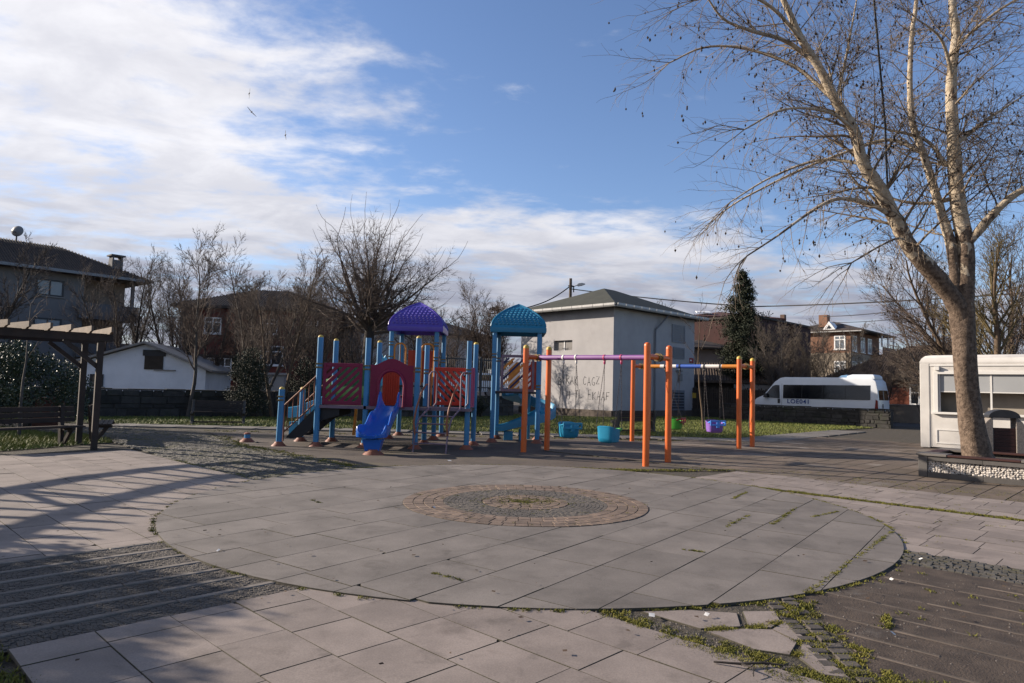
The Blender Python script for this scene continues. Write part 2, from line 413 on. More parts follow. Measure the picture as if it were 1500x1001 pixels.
# ---------------------------------------------------------------- geometry helpers
class MB:
    """collects shapes; build() links them as ONE mesh object"""
    def __init__(s):
        s.v, s.f = [], []

    def add(s, vs, fs):
        b = len(s.v)
        s.v.extend([tuple(p) for p in vs])
        s.f.extend([tuple(i + b for i in f) for f in fs])
        return s

    BOXF = [(0, 3, 2, 1), (4, 5, 6, 7), (0, 1, 5, 4), (1, 2, 6, 5), (2, 3, 7, 6), (3, 0, 4, 7)]

    def box(s, c, size, rz=0.0, ry=0.0, rx=0.0):
        hx, hy, hz = size[0] / 2, size[1] / 2, size[2] / 2
        m = Matrix.Rotation(rz, 3, 'Z') @ Matrix.Rotation(ry, 3, 'Y') @ Matrix.Rotation(rx, 3, 'X')
        c = Vector(c)
        vs = [c + m @ Vector(p) for p in ((-hx, -hy, -hz), (hx, -hy, -hz), (hx, hy, -hz), (-hx, hy, -hz),
                                          (-hx, -hy, hz), (hx, -hy, hz), (hx, hy, hz), (-hx, hy, hz))]
        return s.add(vs, s.BOXF)

    def ab(s, x0, x1, y0, y1, z0, z1):
        return s.box(((x0 + x1) / 2, (y0 + y1) / 2, (z0 + z1) / 2), (x1 - x0, y1 - y0, z1 - z0))

    def mbox(s, mp, a0, a1, z0, z1, t0, t1):
        vs = [mp(a0, z0, t0), mp(a1, z0, t0), mp(a1, z0, t1), mp(a0, z0, t1),
              mp(a0, z1, t0), mp(a1, z1, t0), mp(a1, z1, t1), mp(a0, z1, t1)]
        return s.add(vs, s.BOXF)

    def mprism(s, mp, poly, t0, t1):
        n = len(poly)
        vs = [mp(a, z, t0) for a, z in poly] + [mp(a, z, t1) for a, z in poly]
        fs = [tuple(range(n - 1, -1, -1)), tuple(range(n, 2 * n))]
        fs += [(i, (i + 1) % n, n + (i + 1) % n, n + i) for i in range(n)]
        return s.add(vs, fs)

    def bar(s, a, b, w, h):
        """square-section bar between two points, h measured upwards"""
        a, b = Vector(a), Vector(b)
        d = (b - a).normalized()
        side = d.cross(Vector((0, 0, 1)))
        side = side.normalized() if side.length > 1e-4 else Vector((1, 0, 0))
        up = side.cross(d)
        vs = []
        for p in (a, b):
            for i, j in ((-1, -1), (1, -1), (1, 1), (-1, 1)):
                vs.append(p + side * (i * w / 2) + up * (j * h / 2))
        return s.add(vs, [(3, 2, 1, 0), (4, 5, 6, 7), (0, 1, 5, 4), (1, 2, 6, 5), (2, 3, 7, 6), (3, 0, 4, 7)])

    def tube(s, pts, r, n=8, cap=True, flat=1.0):
        pts = [Vector(p) for p in pts]
        rs = r if isinstance(r, (list, tuple)) else [r] * len(pts)
        N = len(pts)
        b = len(s.v)
        ref = None
        for i, p in enumerate(pts):
            d = (pts[min(i + 1, N - 1)] - pts[max(i - 1, 0)])
            d = d.normalized() if d.length > 1e-9 else Vector((0, 0, 1))
            if ref is None:
                ref = Vector((1, 0, 0)) if abs(d.x) < 0.8 else Vector((0, 1, 0))
            x = (ref - d * ref.dot(d))
            x = x.normalized() if x.length > 1e-6 else d.orthogonal().normalized()
            ref = x
            y = d.cross(x)
            for k in range(n):
                a = 2 * math.pi * k / n
                s.v.append(tuple(p + x * (math.cos(a) * rs[i]) + y * (math.sin(a) * rs[i] * flat)))
        for i in range(N - 1):
            for k in range(n):
                k2 = (k + 1) % n
                s.f.append((b + i * n + k, b + i * n + k2, b + (i + 1) * n + k2, b + (i + 1) * n + k))
        if cap:
            s.f.append(tuple(b + k for k in range(n - 1, -1, -1)))
            s.f.append(tuple(b + (N - 1) * n + k for k in range(n)))
        return s

    def lathe(s, c, prof, n=16):
        b = len(s.v)
        for r, z in prof:
            for k in range(n):
                a = 2 * math.pi * k / n
                s.v.append((c[0] + r * math.cos(a), c[1] + r * math.sin(a), c[2] + z))
        for i in range(len(prof) - 1):
            for k in range(n):
                k2 = (k + 1) % n
                s.f.append((b + i * n + k, b + i * n + k2, b + (i + 1) * n + k2, b + (i + 1) * n + k))
        s.f.append(tuple(b + k for k in range(n - 1, -1, -1)))
        s.f.append(tuple(b + (len(prof) - 1) * n + k for k in range(n)))
        return s

    def rings(s, rings, closed=True, cap=True):
        """skin a list of equal-length closed rings"""
        b = len(s.v)
        n = len(rings[0])
        for rg in rings:
            s.v.extend([tuple(p) for p in rg])
        for i in range(len(rings) - 1):
            for k in range(n if closed else n - 1):
                k2 = (k + 1) % n
                s.f.append((b + i * n + k, b + i * n + k2, b + (i + 1) * n + k2, b + (i + 1) * n + k))
        if cap:
            s.f.append(tuple(b + k for k in range(n - 1, -1, -1)))
            s.f.append(tuple(b + (len(rings) - 1) * n + k for k in range(n)))
        return s

    def build(s, name, material, parent=None, smooth=0, bev=0.0, off=True, kind=None, label=None, sides=None):
        me = bpy.data.meshes.new(name)
        o = (0, 0, 0)
        if parent is not None and off:
            o = ROOTLOC.get(parent.name, (0, 0, 0))
        vs = s.v
        if o != (0, 0, 0):
            vs = [(x - o[0], y - o[1], z - o[2]) for x, y, z in vs]
        me.from_pydata(vs, [], s.f)
        if bev:
            bm = bmesh.new()
            bm.from_mesh(me)
            bmesh.ops.recalc_face_normals(bm, faces=bm.faces)
            ed = [e for e in bm.edges if len(e.link_faces) == 2 and e.calc_face_angle(0) > 0.6]
            bmesh.ops.bevel(bm, geom=ed, offset=bev, segments=2, profile=0.6, affect='EDGES', clamp_overlap=True)
            bm.to_mesh(me)
            bm.free()
        ob = link(name, me, material, parent, smooth, kind, label)
        if sides:                                # paving: top face clean, edges dirty
            me.materials.append(M[sides])
            me.polygons.foreach_set('material_index', [0] + [1] * (len(me.polygons) - 1))
        return ob


ROOTLOC = {}


def link(name, me, material, parent=None, smooth=0, kind=None, label=None):
    if isinstance(material, str):
        material = M[material]
    if material is not None and not me.materials:
        me.materials.append(material)
    if smooth:
        me.polygons.foreach_set('use_smooth', [True] * len(me.polygons))
        me.set_sharp_from_angle(angle=R(smooth))
    ob = bpy.data.objects.new(name, me)
    COL.objects.link(ob)
    if parent is not None:
        ob.parent = parent
        if parent.name in ROOTLOC:
            ROOTLOC[ob.name] = ROOTLOC[parent.name]
    if kind:
        ob['kind'] = kind
    if label:
        ob['label'] = label
    return ob


def thing(name, label, cat, loc=(0, 0, 0), rz=0.0, group=None, world_parts=True):
    """Empty at a thing's base; with world_parts its meshes are written in world coordinates"""
    o = bpy.data.objects.new(name, None)
    o.empty_display_size = 0.2
    COL.objects.link(o)
    o.location = loc
    o.rotation_euler = (0, 0, rz)
    o['label'] = label
    o['category'] = cat
    if group:
        o['group'] = group
    ROOTLOC[o.name] = tuple(loc) if world_parts else (0, 0, 0)
    return o


def structure(name, label=None, loc=(0, 0, 0)):
    o = bpy.data.objects.new(name, None)
    o.empty_display_size = 0.2
    COL.objects.link(o)
    o.location = loc
    o['kind'] = 'structure'
    if label:
        o['label'] = label
    ROOTLOC[o.name] = tuple(loc)
    return o


def np_mesh(name, verts, faces):
    """fast mesh from numpy arrays; faces (F,k)"""
    me = bpy.data.meshes.new(name)
    F, k = faces.shape
    me.vertices.add(len(verts))
    me.vertices.foreach_set('co', np.ascontiguousarray(verts, dtype=np.float32).ravel())
    me.loops.add(F * k)
    me.loops.foreach_set('vertex_index', np.ascontiguousarray(faces, dtype=np.int32).ravel())
    me.polygons.add(F)
    me.polygons.foreach_set('loop_start', np.arange(0, F * k, k, dtype=np.int32))
    me.update(calc_edges=True)
    return me


def copy_tree(o, parent=None):
    c = o.copy()
    COL.objects.link(c)
    c.parent = parent
    for ch in o.children:
        copy_tree(ch, c)
    return c


U = (math.cos(R(46)), math.sin(R(46)))      # the paving grid runs at 46 and -44 degrees
V = (math.cos(R(-44)), math.sin(R(-44)))


def ab2xy(a, b):
    return (a * U[0] + b * V[0], a * U[1] + b * V[1])


def clip(poly, region):
    """convex clip, both counter-clockwise"""
    out = list(poly)
    n = len(region)
    for i in range(n):
        a, b = region[i], region[(i + 1) % n]
        inp, out = out, []
        if not inp:
            break
        ex, ey = b[0] - a[0], b[1] - a[1]
        for j in range(len(inp)):
            p, q = inp[j], inp[(j + 1) % len(inp)]
            sp = ex * (p[1] - a[1]) - ey * (p[0] - a[0])
            sq = ex * (q[1] - a[1]) - ey * (q[0] - a[0])
            if sp >= 0:
                out.append(p)
            if (sp >= 0) != (sq >= 0):
                t = sp / (sp - sq)
                out.append((p[0] + (q[0] - p[0]) * t, p[1] + (q[1] - p[1]) * t))
    return out


def area(poly):
    return 0.5 * sum(poly[i][0] * poly[(i + 1) % len(poly)][1] - poly[(i + 1) % len(poly)][0] * poly[i][1] for i in range(len(poly)))


def ccw(poly):
    return poly if area(poly) > 0 else poly[::-1]


def inset(poly, d):
    """inset a convex ccw polygon"""
    n = len(poly)
    out = []
    for i in range(n):
        p0, p1, p2 = poly[i - 1], poly[i], poly[(i + 1) % n]
        e1 = Vector((p1[0] - p0[0], p1[1] - p0[1]))
        e2 = Vector((p2[0] - p1[0], p2[1] - p1[1]))
        if e1.length < 1e-6 or e2.length < 1e-6:
            out.append(p1)
            continue
        n1 = Vector((-e1.y, e1.x)).normalized()
        n2 = Vector((-e2.y, e2.x)).normalized()
        m = n1 + n2
        k = max(0.35, 1 + n1.dot(n2))
        out.append((p1[0] + m.x * d / k, p1[1] + m.y * d / k))
    return out


def dedupe(poly, eps=0.012):
    out = []
    for p in poly:
        if not out or math.hypot(p[0] - out[-1][0], p[1] - out[-1][1]) > eps:
            out.append(p)
    if len(out) > 1 and math.hypot(out[0][0] - out[-1][0], out[0][1] - out[-1][1]) < eps:
        out.pop()
    return out


def chip(poly, rng, prob=0.16, lo=0.02, hi=0.06):
    """break one corner off some slabs"""
    if len(poly) < 4 or rng.random() > prob:
        return poly
    i = rng.randrange(len(poly))
    p, a, b = poly[i], poly[i - 1], poly[(i + 1) % len(poly)]

    def to(q):
        d = math.hypot(q[0] - p[0], q[1] - p[1])
        k = min(0.4, rng.uniform(lo, hi) / max(d, 1e-6))
        return (p[0] + (q[0] - p[0]) * k, p[1] + (q[1] - p[1]) * k)
    return poly[:i] + [to(a), to(b)] + poly[i + 1:]


def slab_into(mb, poly, zt, th, ch=0.006, rng=random, tilt=0.003):
    """paving piece: bevelled top edge, slight tilt"""
    poly = ccw(dedupe(poly, 0.004 if area(ccw(poly)) < 0.004 else 0.012))
    n = len(poly)
    if n < 3 or area(poly) < 0.0005:
        return False
    cx = sum(p[0] for p in poly) / n
    cy = sum(p[1] for p in poly) / n
    tx, ty, dz = rng.uniform(-tilt, tilt), rng.uniform(-tilt, tilt), rng.uniform(-tilt, tilt) * 0.8
    ins = inset(poly, ch)

    def h(p):
        return zt + dz + (p[0] - cx) * tx * 1.6 + (p[1] - cy) * ty * 1.6
    vs = [(p[0], p[1], zt - th) for p in poly] + [(p[0], p[1], h(p) - ch * 0.8) for p in poly] + [(p[0], p[1], h(p)) for p in ins]
    fs = [tuple(range(2 * n, 3 * n))]
    for i in range(n):
        j = (i + 1) % n
        fs.append((i, j, n + j, n + i))
        fs.append((n + i, n + j, 2 * n + j, 2 * n + i))
    mb.add(vs, fs)
    return True


def sheet(name, poly, z, material, kind='structure', thick=None):
    mb = MB()
    n = len(poly)
    if thick:
        mb.mprism(lambda a, b, t: (a, b, t), ccw(poly), z - thick, z)
    else:
        mb.add([(x, y, z) for x, y in ccw(poly)], [tuple(range(n))])
    return mb.build(name, material, kind=kind)


def leaf_quads(centers, size, rng, upbias=0.0, aspect=0.5):
    """one randomly turned two-triangle leaf per centre -> verts, faces"""
    N = len(centers)
    d = rng.normal(size=(N, 3))
    d[:, 2] += upbias
    d /= np.linalg.norm(d, axis=1)[:, None]
    e = rng.normal(size=(N, 3))
    e -= d * (e * d).sum(1)[:, None]
    e /= np.linalg.norm(e, axis=1)[:, None] + 1e-9
    sz = np.broadcast_to(np.asarray(size, float).reshape(-1, 1), (N, 1)) * rng.uniform(0.6, 1.35, (N, 1))
    a = d * sz
    b = e * sz * aspect
    v = np.stack([centers - a * 0.1, centers + a * 0.45 + b, centers + a, centers + a * 0.45 - b], 1).reshape(-1, 3)
    f = np.arange(N * 4).reshape(N, 4)
    return v, f


def blades(pos, h, w, rng, lean=0.5):
    """grass/moss blades, one triangle each"""
    N = len(pos)
    a = rng.uniform(0, 2 * np.pi, N)
    hh = h * rng.uniform(0.5, 1.3, N)
    dx, dy = np.cos(a) * w, np.sin(a) * w
    l = rng.normal(0, lean, (N, 2)) * hh[:, None]
    v = np.empty((N, 3, 3))
    v[:, 0] = pos + np.c_[dx, dy, np.zeros(N)]
    v[:, 1] = pos - np.c_[dx, dy, np.zeros(N)]
    v[:, 2] = pos + np.c_[l[:, 0], l[:, 1], hh]
    return v.reshape(-1, 3), np.arange(N * 3).reshape(N, 3)
# ================================================================ SETTING: ground and paving
rg = random.Random(7)
nr = np.random.default_rng(7)
PC = (0.24, 9.46)       # plaza centre
PR = 4.5                # plaza radius

sheet('ground', [(-400, -60), (400, -60), (400, 700), (-400, 700)], 0.0, 'earth')
sheet('road', [(14.0, 47.0), (60.0, 2.5), (64.0, 7.5), (18.5, 52.0)], 0.006, 'asphalt')


def circle_poly(c, r, n=96, a0=0.0):
    return [(c[0] + r * math.cos(a0 + 2 * math.pi * i / n), c[1] + r * math.sin(a0 + 2 * math.pi * i / n)) for i in range(n)]


# --- round plaza of grey slabs --------------------------------------------------
plaza = structure('plaza', 'round grey stone plaza', (PC[0], PC[1], 0))
mb = MB()
mb.add([(x, y, 0.031) for x, y in circle_poly(PC, PR)], [tuple(range(96))])
mb.build('mortar_bed', 'joint', plaza)
ang = R(54)
e1, e2 = (math.cos(ang), math.sin(ang)), (-math.sin(ang), math.cos(ang))
circ = circle_poly(PC, PR - 0.01)
RING = 1.66
row = 0
v0 = -4.7
while v0 < 4.7:
    w = 0.575
    s0 = -5.4 + rg.uniform(0, 0.85)
    while s0 < 5.0:
        L = rg.choice((0.85, 0.95, 1.05, 1.2))
        g = 0.0032
        rect = [(s0 + g, v0 + g), (s0 + L - g, v0 + g), (s0 + L - g, v0 + w - g), (s0 + g, v0 + w - g)]
        poly = [(PC[0] + a * e1[0] + b * e2[0], PC[1] + a * e1[1] + b * e2[1]) for a, b in rect]
        s0 += L
        if max(math.hypot(p[0] - PC[0], p[1] - PC[1]) for p in poly) < RING - 0.05:
            continue
        c = clip(poly, circ)
        if len(c) < 3 or area(c) < 0.01:
            continue
        mb = MB()
        if slab_into(mb, chip(ccw(c), rg, 0.2), 0.046, 0.03, 0.002, rg, 0.0018):
            mb.build('slab', 'plaza', plaza, sides='joint')
    v0 += w

# --- the inlaid rosette: brick rings, a ring of dark setts, brick heart ------------
rosette = structure('rosette', 'round inlay of brick rings and dark setts in the plaza', (PC[0], PC[1], 0))
mb = MB()
mb.add([(x, y, 0.0475) for x, y in circle_poly(PC, RING)], [tuple(range(96))])
mb.build('mortar_bed', 'joint', rosette)


def ring_piece(r0, r1, a0, a1, g):
    pts = []
    for r_, aa in ((r0 + g, (a0, a1)), (r1 - g, (a1, a0))):
        ga = g / r_
        lo, hi = min(aa) + ga, max(aa) - ga
        seq = (lo, hi) if aa[0] < aa[1] else (hi, lo)
        pts += [(PC[0] + r_ * math.cos(t), PC[1] + r_ * math.sin(t)) for t in seq]
    return pts


for k, (r0, r1) in enumerate(((1.52, 1.655), (1.385, 1.52), (1.25, 1.385), (1.115, 1.25))):
    n = int(2 * math.pi * r1 / 0.152)
    for i in range(n):
        a0 = 2 * math.pi * (i + 0.5 * (k % 2)) / n
        mb = MB()
        slab_into(mb, ccw(ring_piece(r0, r1, a0, a0 + 2 * math.pi / n, 0.004)), 0.0535, 0.02, 0.003, rg, 0.0025)
        mb.build('brick', 'brick', rosette)
mb = MB()
r0 = 0.60
while r0 < 1.10:
    n = int(2 * math.pi * (r0 + 0.05) / 0.052)
    for i in range(n):
        a0 = 2 * math.pi * (i + rg.random() * 0.3) / n
        slab_into(mb, ccw(ring_piece(r0, r0 + 0.0515, a0, a0 + 2 * math.pi / n, 0.002)), 0.053, 0.02, 0.003, rg, 0.003)
    r0 += 0.0515
mb.build('sett_ring', 'sett', rosette, kind='stuff')
mb = MB()
r0 = 0.0
for k in range(5):
    n = max(3, int(2 * math.pi * (r0 + 0.06) / 0.13))
    for i in range(n):
        a0 = 2 * math.pi * (i + 0.5 * (k % 2)) / n
        slab_into(mb, ccw(ring_piece(max(r0, 0.01), r0 + 0.118, a0, a0 + 2 * math.pi / n, 0.005)), 0.054, 0.02, 0.004, rg, 0.004)
    r0 += 0.118
mb.build('brick_heart', 'brick', rosette, kind='stuff')


# --- paved fields round the plaza ---------------------------------------------------
def in_plaza(poly, m=0.06):
    return max(math.hypot(p[0] - PC[0], p[1] - PC[1]) for p in poly) < PR - m


def slab_field(name, label, material, a0, a1, b0, b1, la, lb, ztop, along='b', keep=None, gap=0.0024, stagger=True, tilt=0.0025, bed='joint', bedcut=None):
    """rectangular slabs on the 46-degree grid; rows run along b (or a)"""
    root = structure(name, label, ab2xy((a0 + a1) / 2, (b0 + b1) / 2) + (0,))
    mbd = MB()
    q = bedcut or [ab2xy(a0, b0), ab2xy(a1, b0), ab2xy(a1, b1), ab2xy(a0, b1)]
    mbd.add([(x, y, ztop - 0.017) for x, y in ccw(q)], [tuple(range(len(q)))])
    mbd.build('mortar_bed', bed, root)
    r0, r1, s0, s1, lr, ls = (a0, a1, b0, b1, la, lb) if along == 'b' else (b0, b1, a0, a1, lb, la)
    k = 0
    r = r0
    while r < r1 - 0.05:
        w = min(lr, r1 - r)
        s = s0 - (rg.random() * ls if stagger else 0)
        while s < s1:
            L = ls * (1 + (rg.uniform(-0.06, 0.06) if stagger else 0))
            ss, se = max(s, s0), min(s + L, s1)
            s += L
            if se - ss < 0.05:
                continue
            q = [(r + gap, ss + gap), (r + w - gap, ss + gap), (r + w - gap, se - gap), (r + gap, se - gap)]
            poly = ccw([ab2xy(*(p if along == 'b' else p[::-1])) for p in q])
            if in_plaza(poly):
                continue
            if keep is not None:
                poly = clip(poly, keep)
                if len(poly) < 3 or area(poly) < 0.012:
                    continue
            mb = MB()
            if slab_into(mb, chip(poly, rg), ztop, 0.022, 0.002, rg, tilt):
                mb.build('slab', material, root, sides='joint')
        r += w
    return root


# walkway in front of the camera, walkway on the left, field on the right
slab_field('near_walkway', 'pinkish stone walkway in the foreground', 'pink', 0.92, 4.0, -4.83, 1.2, 0.44, 0.56, 0.034)
slab_field('pergola_terrace', 'pinkish stone terrace before the pergola', 'pink', 0.7, 5.1, -16.4, -7.1, 0.44, 0.62, 0.034)
slab_field('right_terrace', 'pinkish slab field right of the plaza', 'pink', 8.0, 11.22, -4.6, 2.2, 0.40, 0.48, 0.034)
slab_field('right_terrace_edge', 'pale slab band beyond the mossy joint', 'pink', 11.42, 13.3, -6.4, 2.2, 0.47, 0.50, 0.034)
slab_field('kiosk_forecourt', 'brown mossy slabs in front of the kiosk', 'brownslab', 13.3, 27.5, -11.6, -0.5, 1.1, 0.42, 0.028, along='a', gap=0.008)

# --- ridged cobble ramp on the left, dark ridged field on the right -------------------
ramp = structure('cobble_ramp', 'grey cobble strip with pale ribs', ab2xy(2.8, -6.0) + (0,))
mb = MB()
q = [ab2xy(0.88, -7.1), ab2xy(5.0, -7.1), ab2xy(5.0, -4.83), ab2xy(0.88, -4.83)]
mb.add([(x, y, 0.022) for x, y in ccw(q)], [(0, 1, 2, 3)])
mb.build('mortar_bed', 'joint', ramp)
mbc = MB()
nrib = 7
pitch = (7.1 - 4.83) / nrib
for i in range(nrib):
    b0 = -7.1 + i * pitch
    # pale rib in lengths of about a metre
    a = 0.9
    while a < 5.0:
        L = rg.uniform(0.8, 1.2)
        poly = ccw([ab2xy(a + 0.004, b0 + 0.004), ab2xy(a + L - 0.004, b0 + 0.004), ab2xy(a + L - 0.004, b0 + 0.064), ab2xy(a + 0.004, b0 + 0.064)])
        if not in_plaza(poly):
            mb = MB()
            slab_into(mb, poly, 0.036, 0.02, 0.006, rg, 0.002)
            mb.build('rib', 'kerb', ramp)
        a += L
    # small cobbles between the ribs
    nb = 9
    for j in range(nb):
        cb = b0 + 0.067 + (pitch - 0.067) * j / nb
        wb = (pitch - 0.067) / nb
        a = 0.9 + rg.random() * 0.02
        while a < 4.9:
            L = rg.uniform(0.028, 0.042)
            poly = [ab2xy(a + 0.003, cb + 0.0015), ab2xy(a + L, cb + 0.0015), ab2xy(a + L, cb + wb - 0.0015), ab2xy(a + 0.002, cb + wb - 0.0015)]
            if not in_plaza(poly):
                slab_into(mbc, poly, 0.029, 0.012, 0.003, rg, 0.004)
            a += L
mbc.build('cobbles', 'cobble_grey', ramp, kind='stuff')

dark = structure('dark_ribbed_field', 'dark worn paving with faint ribs', ab2xy(6.0, -1.5) + (0,))
q = ccw([(1.85, 2.0), (4.79, 1.2), (7.0, 3.5), (2.62, 7.75)])
mb = MB()
mb.add([(x, y, 0.030) for x, y in q], [tuple(range(len(q)))])
mb.build('paving_sheet', 'darkpave', dark)
a = 4.62
while a < 7.3:
    b = -3.4
    while b < 2.4:
        L = rg.uniform(0.9, 1.3)
        poly = clip(ccw([ab2xy(a, b + 0.004), ab2xy(a + 0.05, b + 0.004), ab2xy(a + 0.05, b + L - 0.004), ab2xy(a, b + L - 0.004)]), q)
        if len(poly) >= 3 and area(poly) > 0.004 and not in_plaza(poly) and rg.random() < 0.92:
            mb = MB()
            if slab_into(mb, poly, 0.0345 + rg.uniform(-0.003, 0.002), 0.015, 0.014, rg, 0.003):
                mb.build('rib', 'darkstrip', dark)
        b += L
    a += 0.295
# band of small cobbles between that field and the right-hand terrace
mbc = MB()
a = 7.40
while a < 7.97:
    b = -3.6 + rg.random() * 0.05
    while b < 2.2:
        L = rg.uniform(0.05, 0.075)
        poly = [ab2xy(a + 0.003, b), ab2xy(a + 0.06, b), ab2xy(a + 0.06, b + L - 0.004), ab2xy(a + 0.003, b + L - 0.004)]
        if not in_plaza(poly):
            slab_into(mbc, poly, 0.037, 0.015, 0.006, rg, 0.012)
        b += L
    a += 0.063
mbc.build('cobbles', 'cobble', dark, kind='stuff')

# --- broken corner: crazy slabs, double row of setts --------------------------------
broken = structure('broken_corner', 'broken slabs and setts with moss beside the plaza', (1.5, 4.6, 0))
mb = MB()
mb.add([(0.6, 5.1, 0.026), (0.6, 4.2, 0.026), (2.2, 2.6, 0.026), (2.35, 5.7, 0.026)], [(0, 1, 2, 3)])
mb.build('dirt_bed', 'earth', broken)
for poly in ([(0.98, 4.99), (1.30, 4.66), (1.60, 4.72), (1.67, 5.02), (1.33, 5.06)],
             [(1.34, 4.62), (1.55, 4.32), (1.74, 4.24), (1.86, 4.46), (1.78, 4.68), (1.63, 4.69)],
             [(1.71, 5.04), (1.66, 4.74), (1.80, 4.73), (1.92, 4.86), (1.96, 5.07)],
             [(1.79, 4.70), (1.88, 4.50), (1.95, 4.52), (1.94, 4.83)],
             [(1.77, 4.20), (1.80, 3.97), (1.93, 3.93), (1.91, 4.40), (1.87, 4.43)]):
    poly = ccw([(x + rg.uniform(-0.01, 0.01), y + rg.uniform(-0.01, 0.01)) for x, y in poly])
    mb = MB()
    slab_into(mb, poly, 0.035, 0.02, 0.004, rg, 0.003)
    mb.build('broken_slab', 'pink', broken, sides='joint')
y = 5.34
while y > 3.1:
    for k in range(2):
        x = 1.985 + k * 0.135 + (y - 5.3) * 0.105
        w, h = rg.uniform(0.095, 0.115), rg.uniform(0.075, 0.095)
        mb = MB()
        slab_into(mb, [(x, y), (x + w, y + 0.01), (x + w, y + h), (x, y + h)], 0.036, 0.02, 0.006, rg, 0.006)
        mb.build('sett', 'cobble_grey', broken)
    y -= 0.105

# --- mossy cobble path, play surface, concrete path, lawn -----------------------------
cp = ccw([(-9.75, 16.95), (-4.1, 10.95), (-3.75, 11.6), (-2.6, 12.75), (-3.2, 13.6), (-6.6, 16.9), (-8.1, 19.6), (-12.5, 22.2), (-15.5, 21.0), (-12.8, 19.0)])
sheet('cobble_path_bed', cp, 0.004, 'joint')
cpath = structure('cobble_path', 'mossy cobble path between terrace and play surface', (-6, 15, 0))


def inside(p, poly):
    c = False
    n = len(poly)
    for i in range(n):
        x1, y1 = poly[i]
        x2, y2 = poly[(i + 1) % n]
        if (y1 > p[1]) != (y2 > p[1]) and p[0] < (x2 - x1) * (p[1] - y1) / (y2 - y1) + x1:
            c = not c
    return c


mbc = MB()
a = -1.0
while a < 12:
    b = -25.0
    while b < -8.0:
        L = rg.uniform(0.13, 0.17)
        p = ab2xy(a + 0.05, b + L / 2)
        if p[0] > -13 and inside(p, cp) and not math.hypot(p[0] - PC[0], p[1] - PC[1]) < PR:
            slab_into(mbc, [ab2xy(a + 0.004, b), ab2xy(a + 0.096, b), ab2xy(a + 0.096, b + L - 0.01), ab2xy(a + 0.004, b + L - 0.01)],
                      0.024, 0.018, 0.012, rg, 0.008)
        b += L
    a += 0.10
mbc.build('cobbles', 'cobble', cpath, kind='stuff')

sheet('play_surface', [(-8.3, 19.7), (-6.7, 17.0), (-2.7, 12.8), (-0.6, 13.6), (2.7, 13.75), (4.7, 14.2), (4.9, 16.5), (8.9, 22.4), (-3.4, 22.9), (-9.6, 21.6)], 0.010, 'rubber')
path = structure('concrete_path', 'pale concrete path along the lawn', (0, 23.5, 0))
P0 = [(-13.5, 22.3), (-3.4, 23.15), (8.6, 22.75), (10.9, 25.3), (16.2, 31.2)]
P1 = [(-13.2, 23.5), (-3.4, 24.2), (7.9, 24.1), (9.9, 26.4), (15.1, 32.0)]
for i in range(len(P0) - 1):
    n = max(2, int(math.hypot(P0[i + 1][0] - P0[i][0], P0[i + 1][1] - P0[i][1]) / 1.2))
    for k in range(n):
        def lp(A, t):
            return (A[i][0] + (A[i + 1][0] - A[i][0]) * t, A[i][1] + (A[i + 1][1] - A[i][1]) * t)
        t0, t1 = k / n + 0.006, (k + 1) / n - 0.006
        mb = MB()
        slab_into(mb, [lp(P0, t0), lp(P0, t1), lp(P1, t1), lp(P1, t0)], 0.045, 0.04, 0.008, rg, 0.002)
        mb.build('concrete_bay', 'path', path)

lawn_poly = [(-24.0, 21.6), (-17.5, 23.6), (-13.2, 23.52), (-3.4, 24.22), (7.9, 24.12), (9.9, 26.45), (15.1, 32.05), (18.9, 35.6), (15.2, 44.0), (8.0, 46.0), (5.8, 40.2),
             (-0.4, 41.0), (-5.0, 34.0), (-10.6, 30.6), (-17.2, 26.6), (-26.0, 21.3)]
sheet('lawn_soil', lawn_poly, 0.03, 'soil')
lawn2 = [(-10.6, 14.2), (-9.75, 16.95), (-11.2, 18.6), (-12.8, 19.0), (-16.0, 21.2), (-24.0, 21.0), (-22.0, 12.0)]
sheet('pergola_soil', lawn2, 0.012, 'soil')


def scatter(poly, n):
    xs = [p[0] for p in poly]
    ys = [p[1] for p in poly]
    P = np.c_[nr.uniform(min(xs), max(xs), n), nr.uniform(min(ys), max(ys), n)]
    x, y = P[:, 0], P[:, 1]
    c = np.zeros(n, bool)
    m = len(poly)
    for i in range(m):
        x1, y1 = poly[i]
        x2, y2 = poly[(i + 1) % m]
        cond = ((y1 > y) != (y2 > y)) & (x < (x2 - x1) * (y - y1) / (y2 - y1 + 1e-12) + x1)
        c ^= cond
    return P[c]


Pg = scatter(lawn_poly, 260000)
dens = np.clip(1.45 - Pg[:, 1] / 50.0, 0.25, 1)
Pg = Pg[nr.random(len(Pg)) < dens]
v, f = blades(np.c_[Pg, np.full(len(Pg), 0.025)], 0.075, 0.014, nr, 0.7)
o = link('lawn', np_mesh('lawn', v, f), 'grass', kind='stuff')
Pg = scatter(lawn2, 60000)
v, f = blades(np.c_[Pg, np.full(len(Pg), 0.008)], 0.10, 0.013, nr, 0.6)
link('pergola_grass', np_mesh('pergola_grass', v, f), 'grass', kind='stuff')


# --- moss and small growth in the joints ---------------------------------------------
def along(p, q, n, spread):
    t = nr.random((n, 1))
    return np.array(p) * (1 - t) + np.array(q) * t + nr.normal(0, spread, (n, 2))


def clumps(centers, per, rad, z):
    c = np.repeat(centers, per, axis=0) + nr.normal(0, rad, (len(centers) * per, 2))
    return np.c_[c, np.full(len(c), z)]


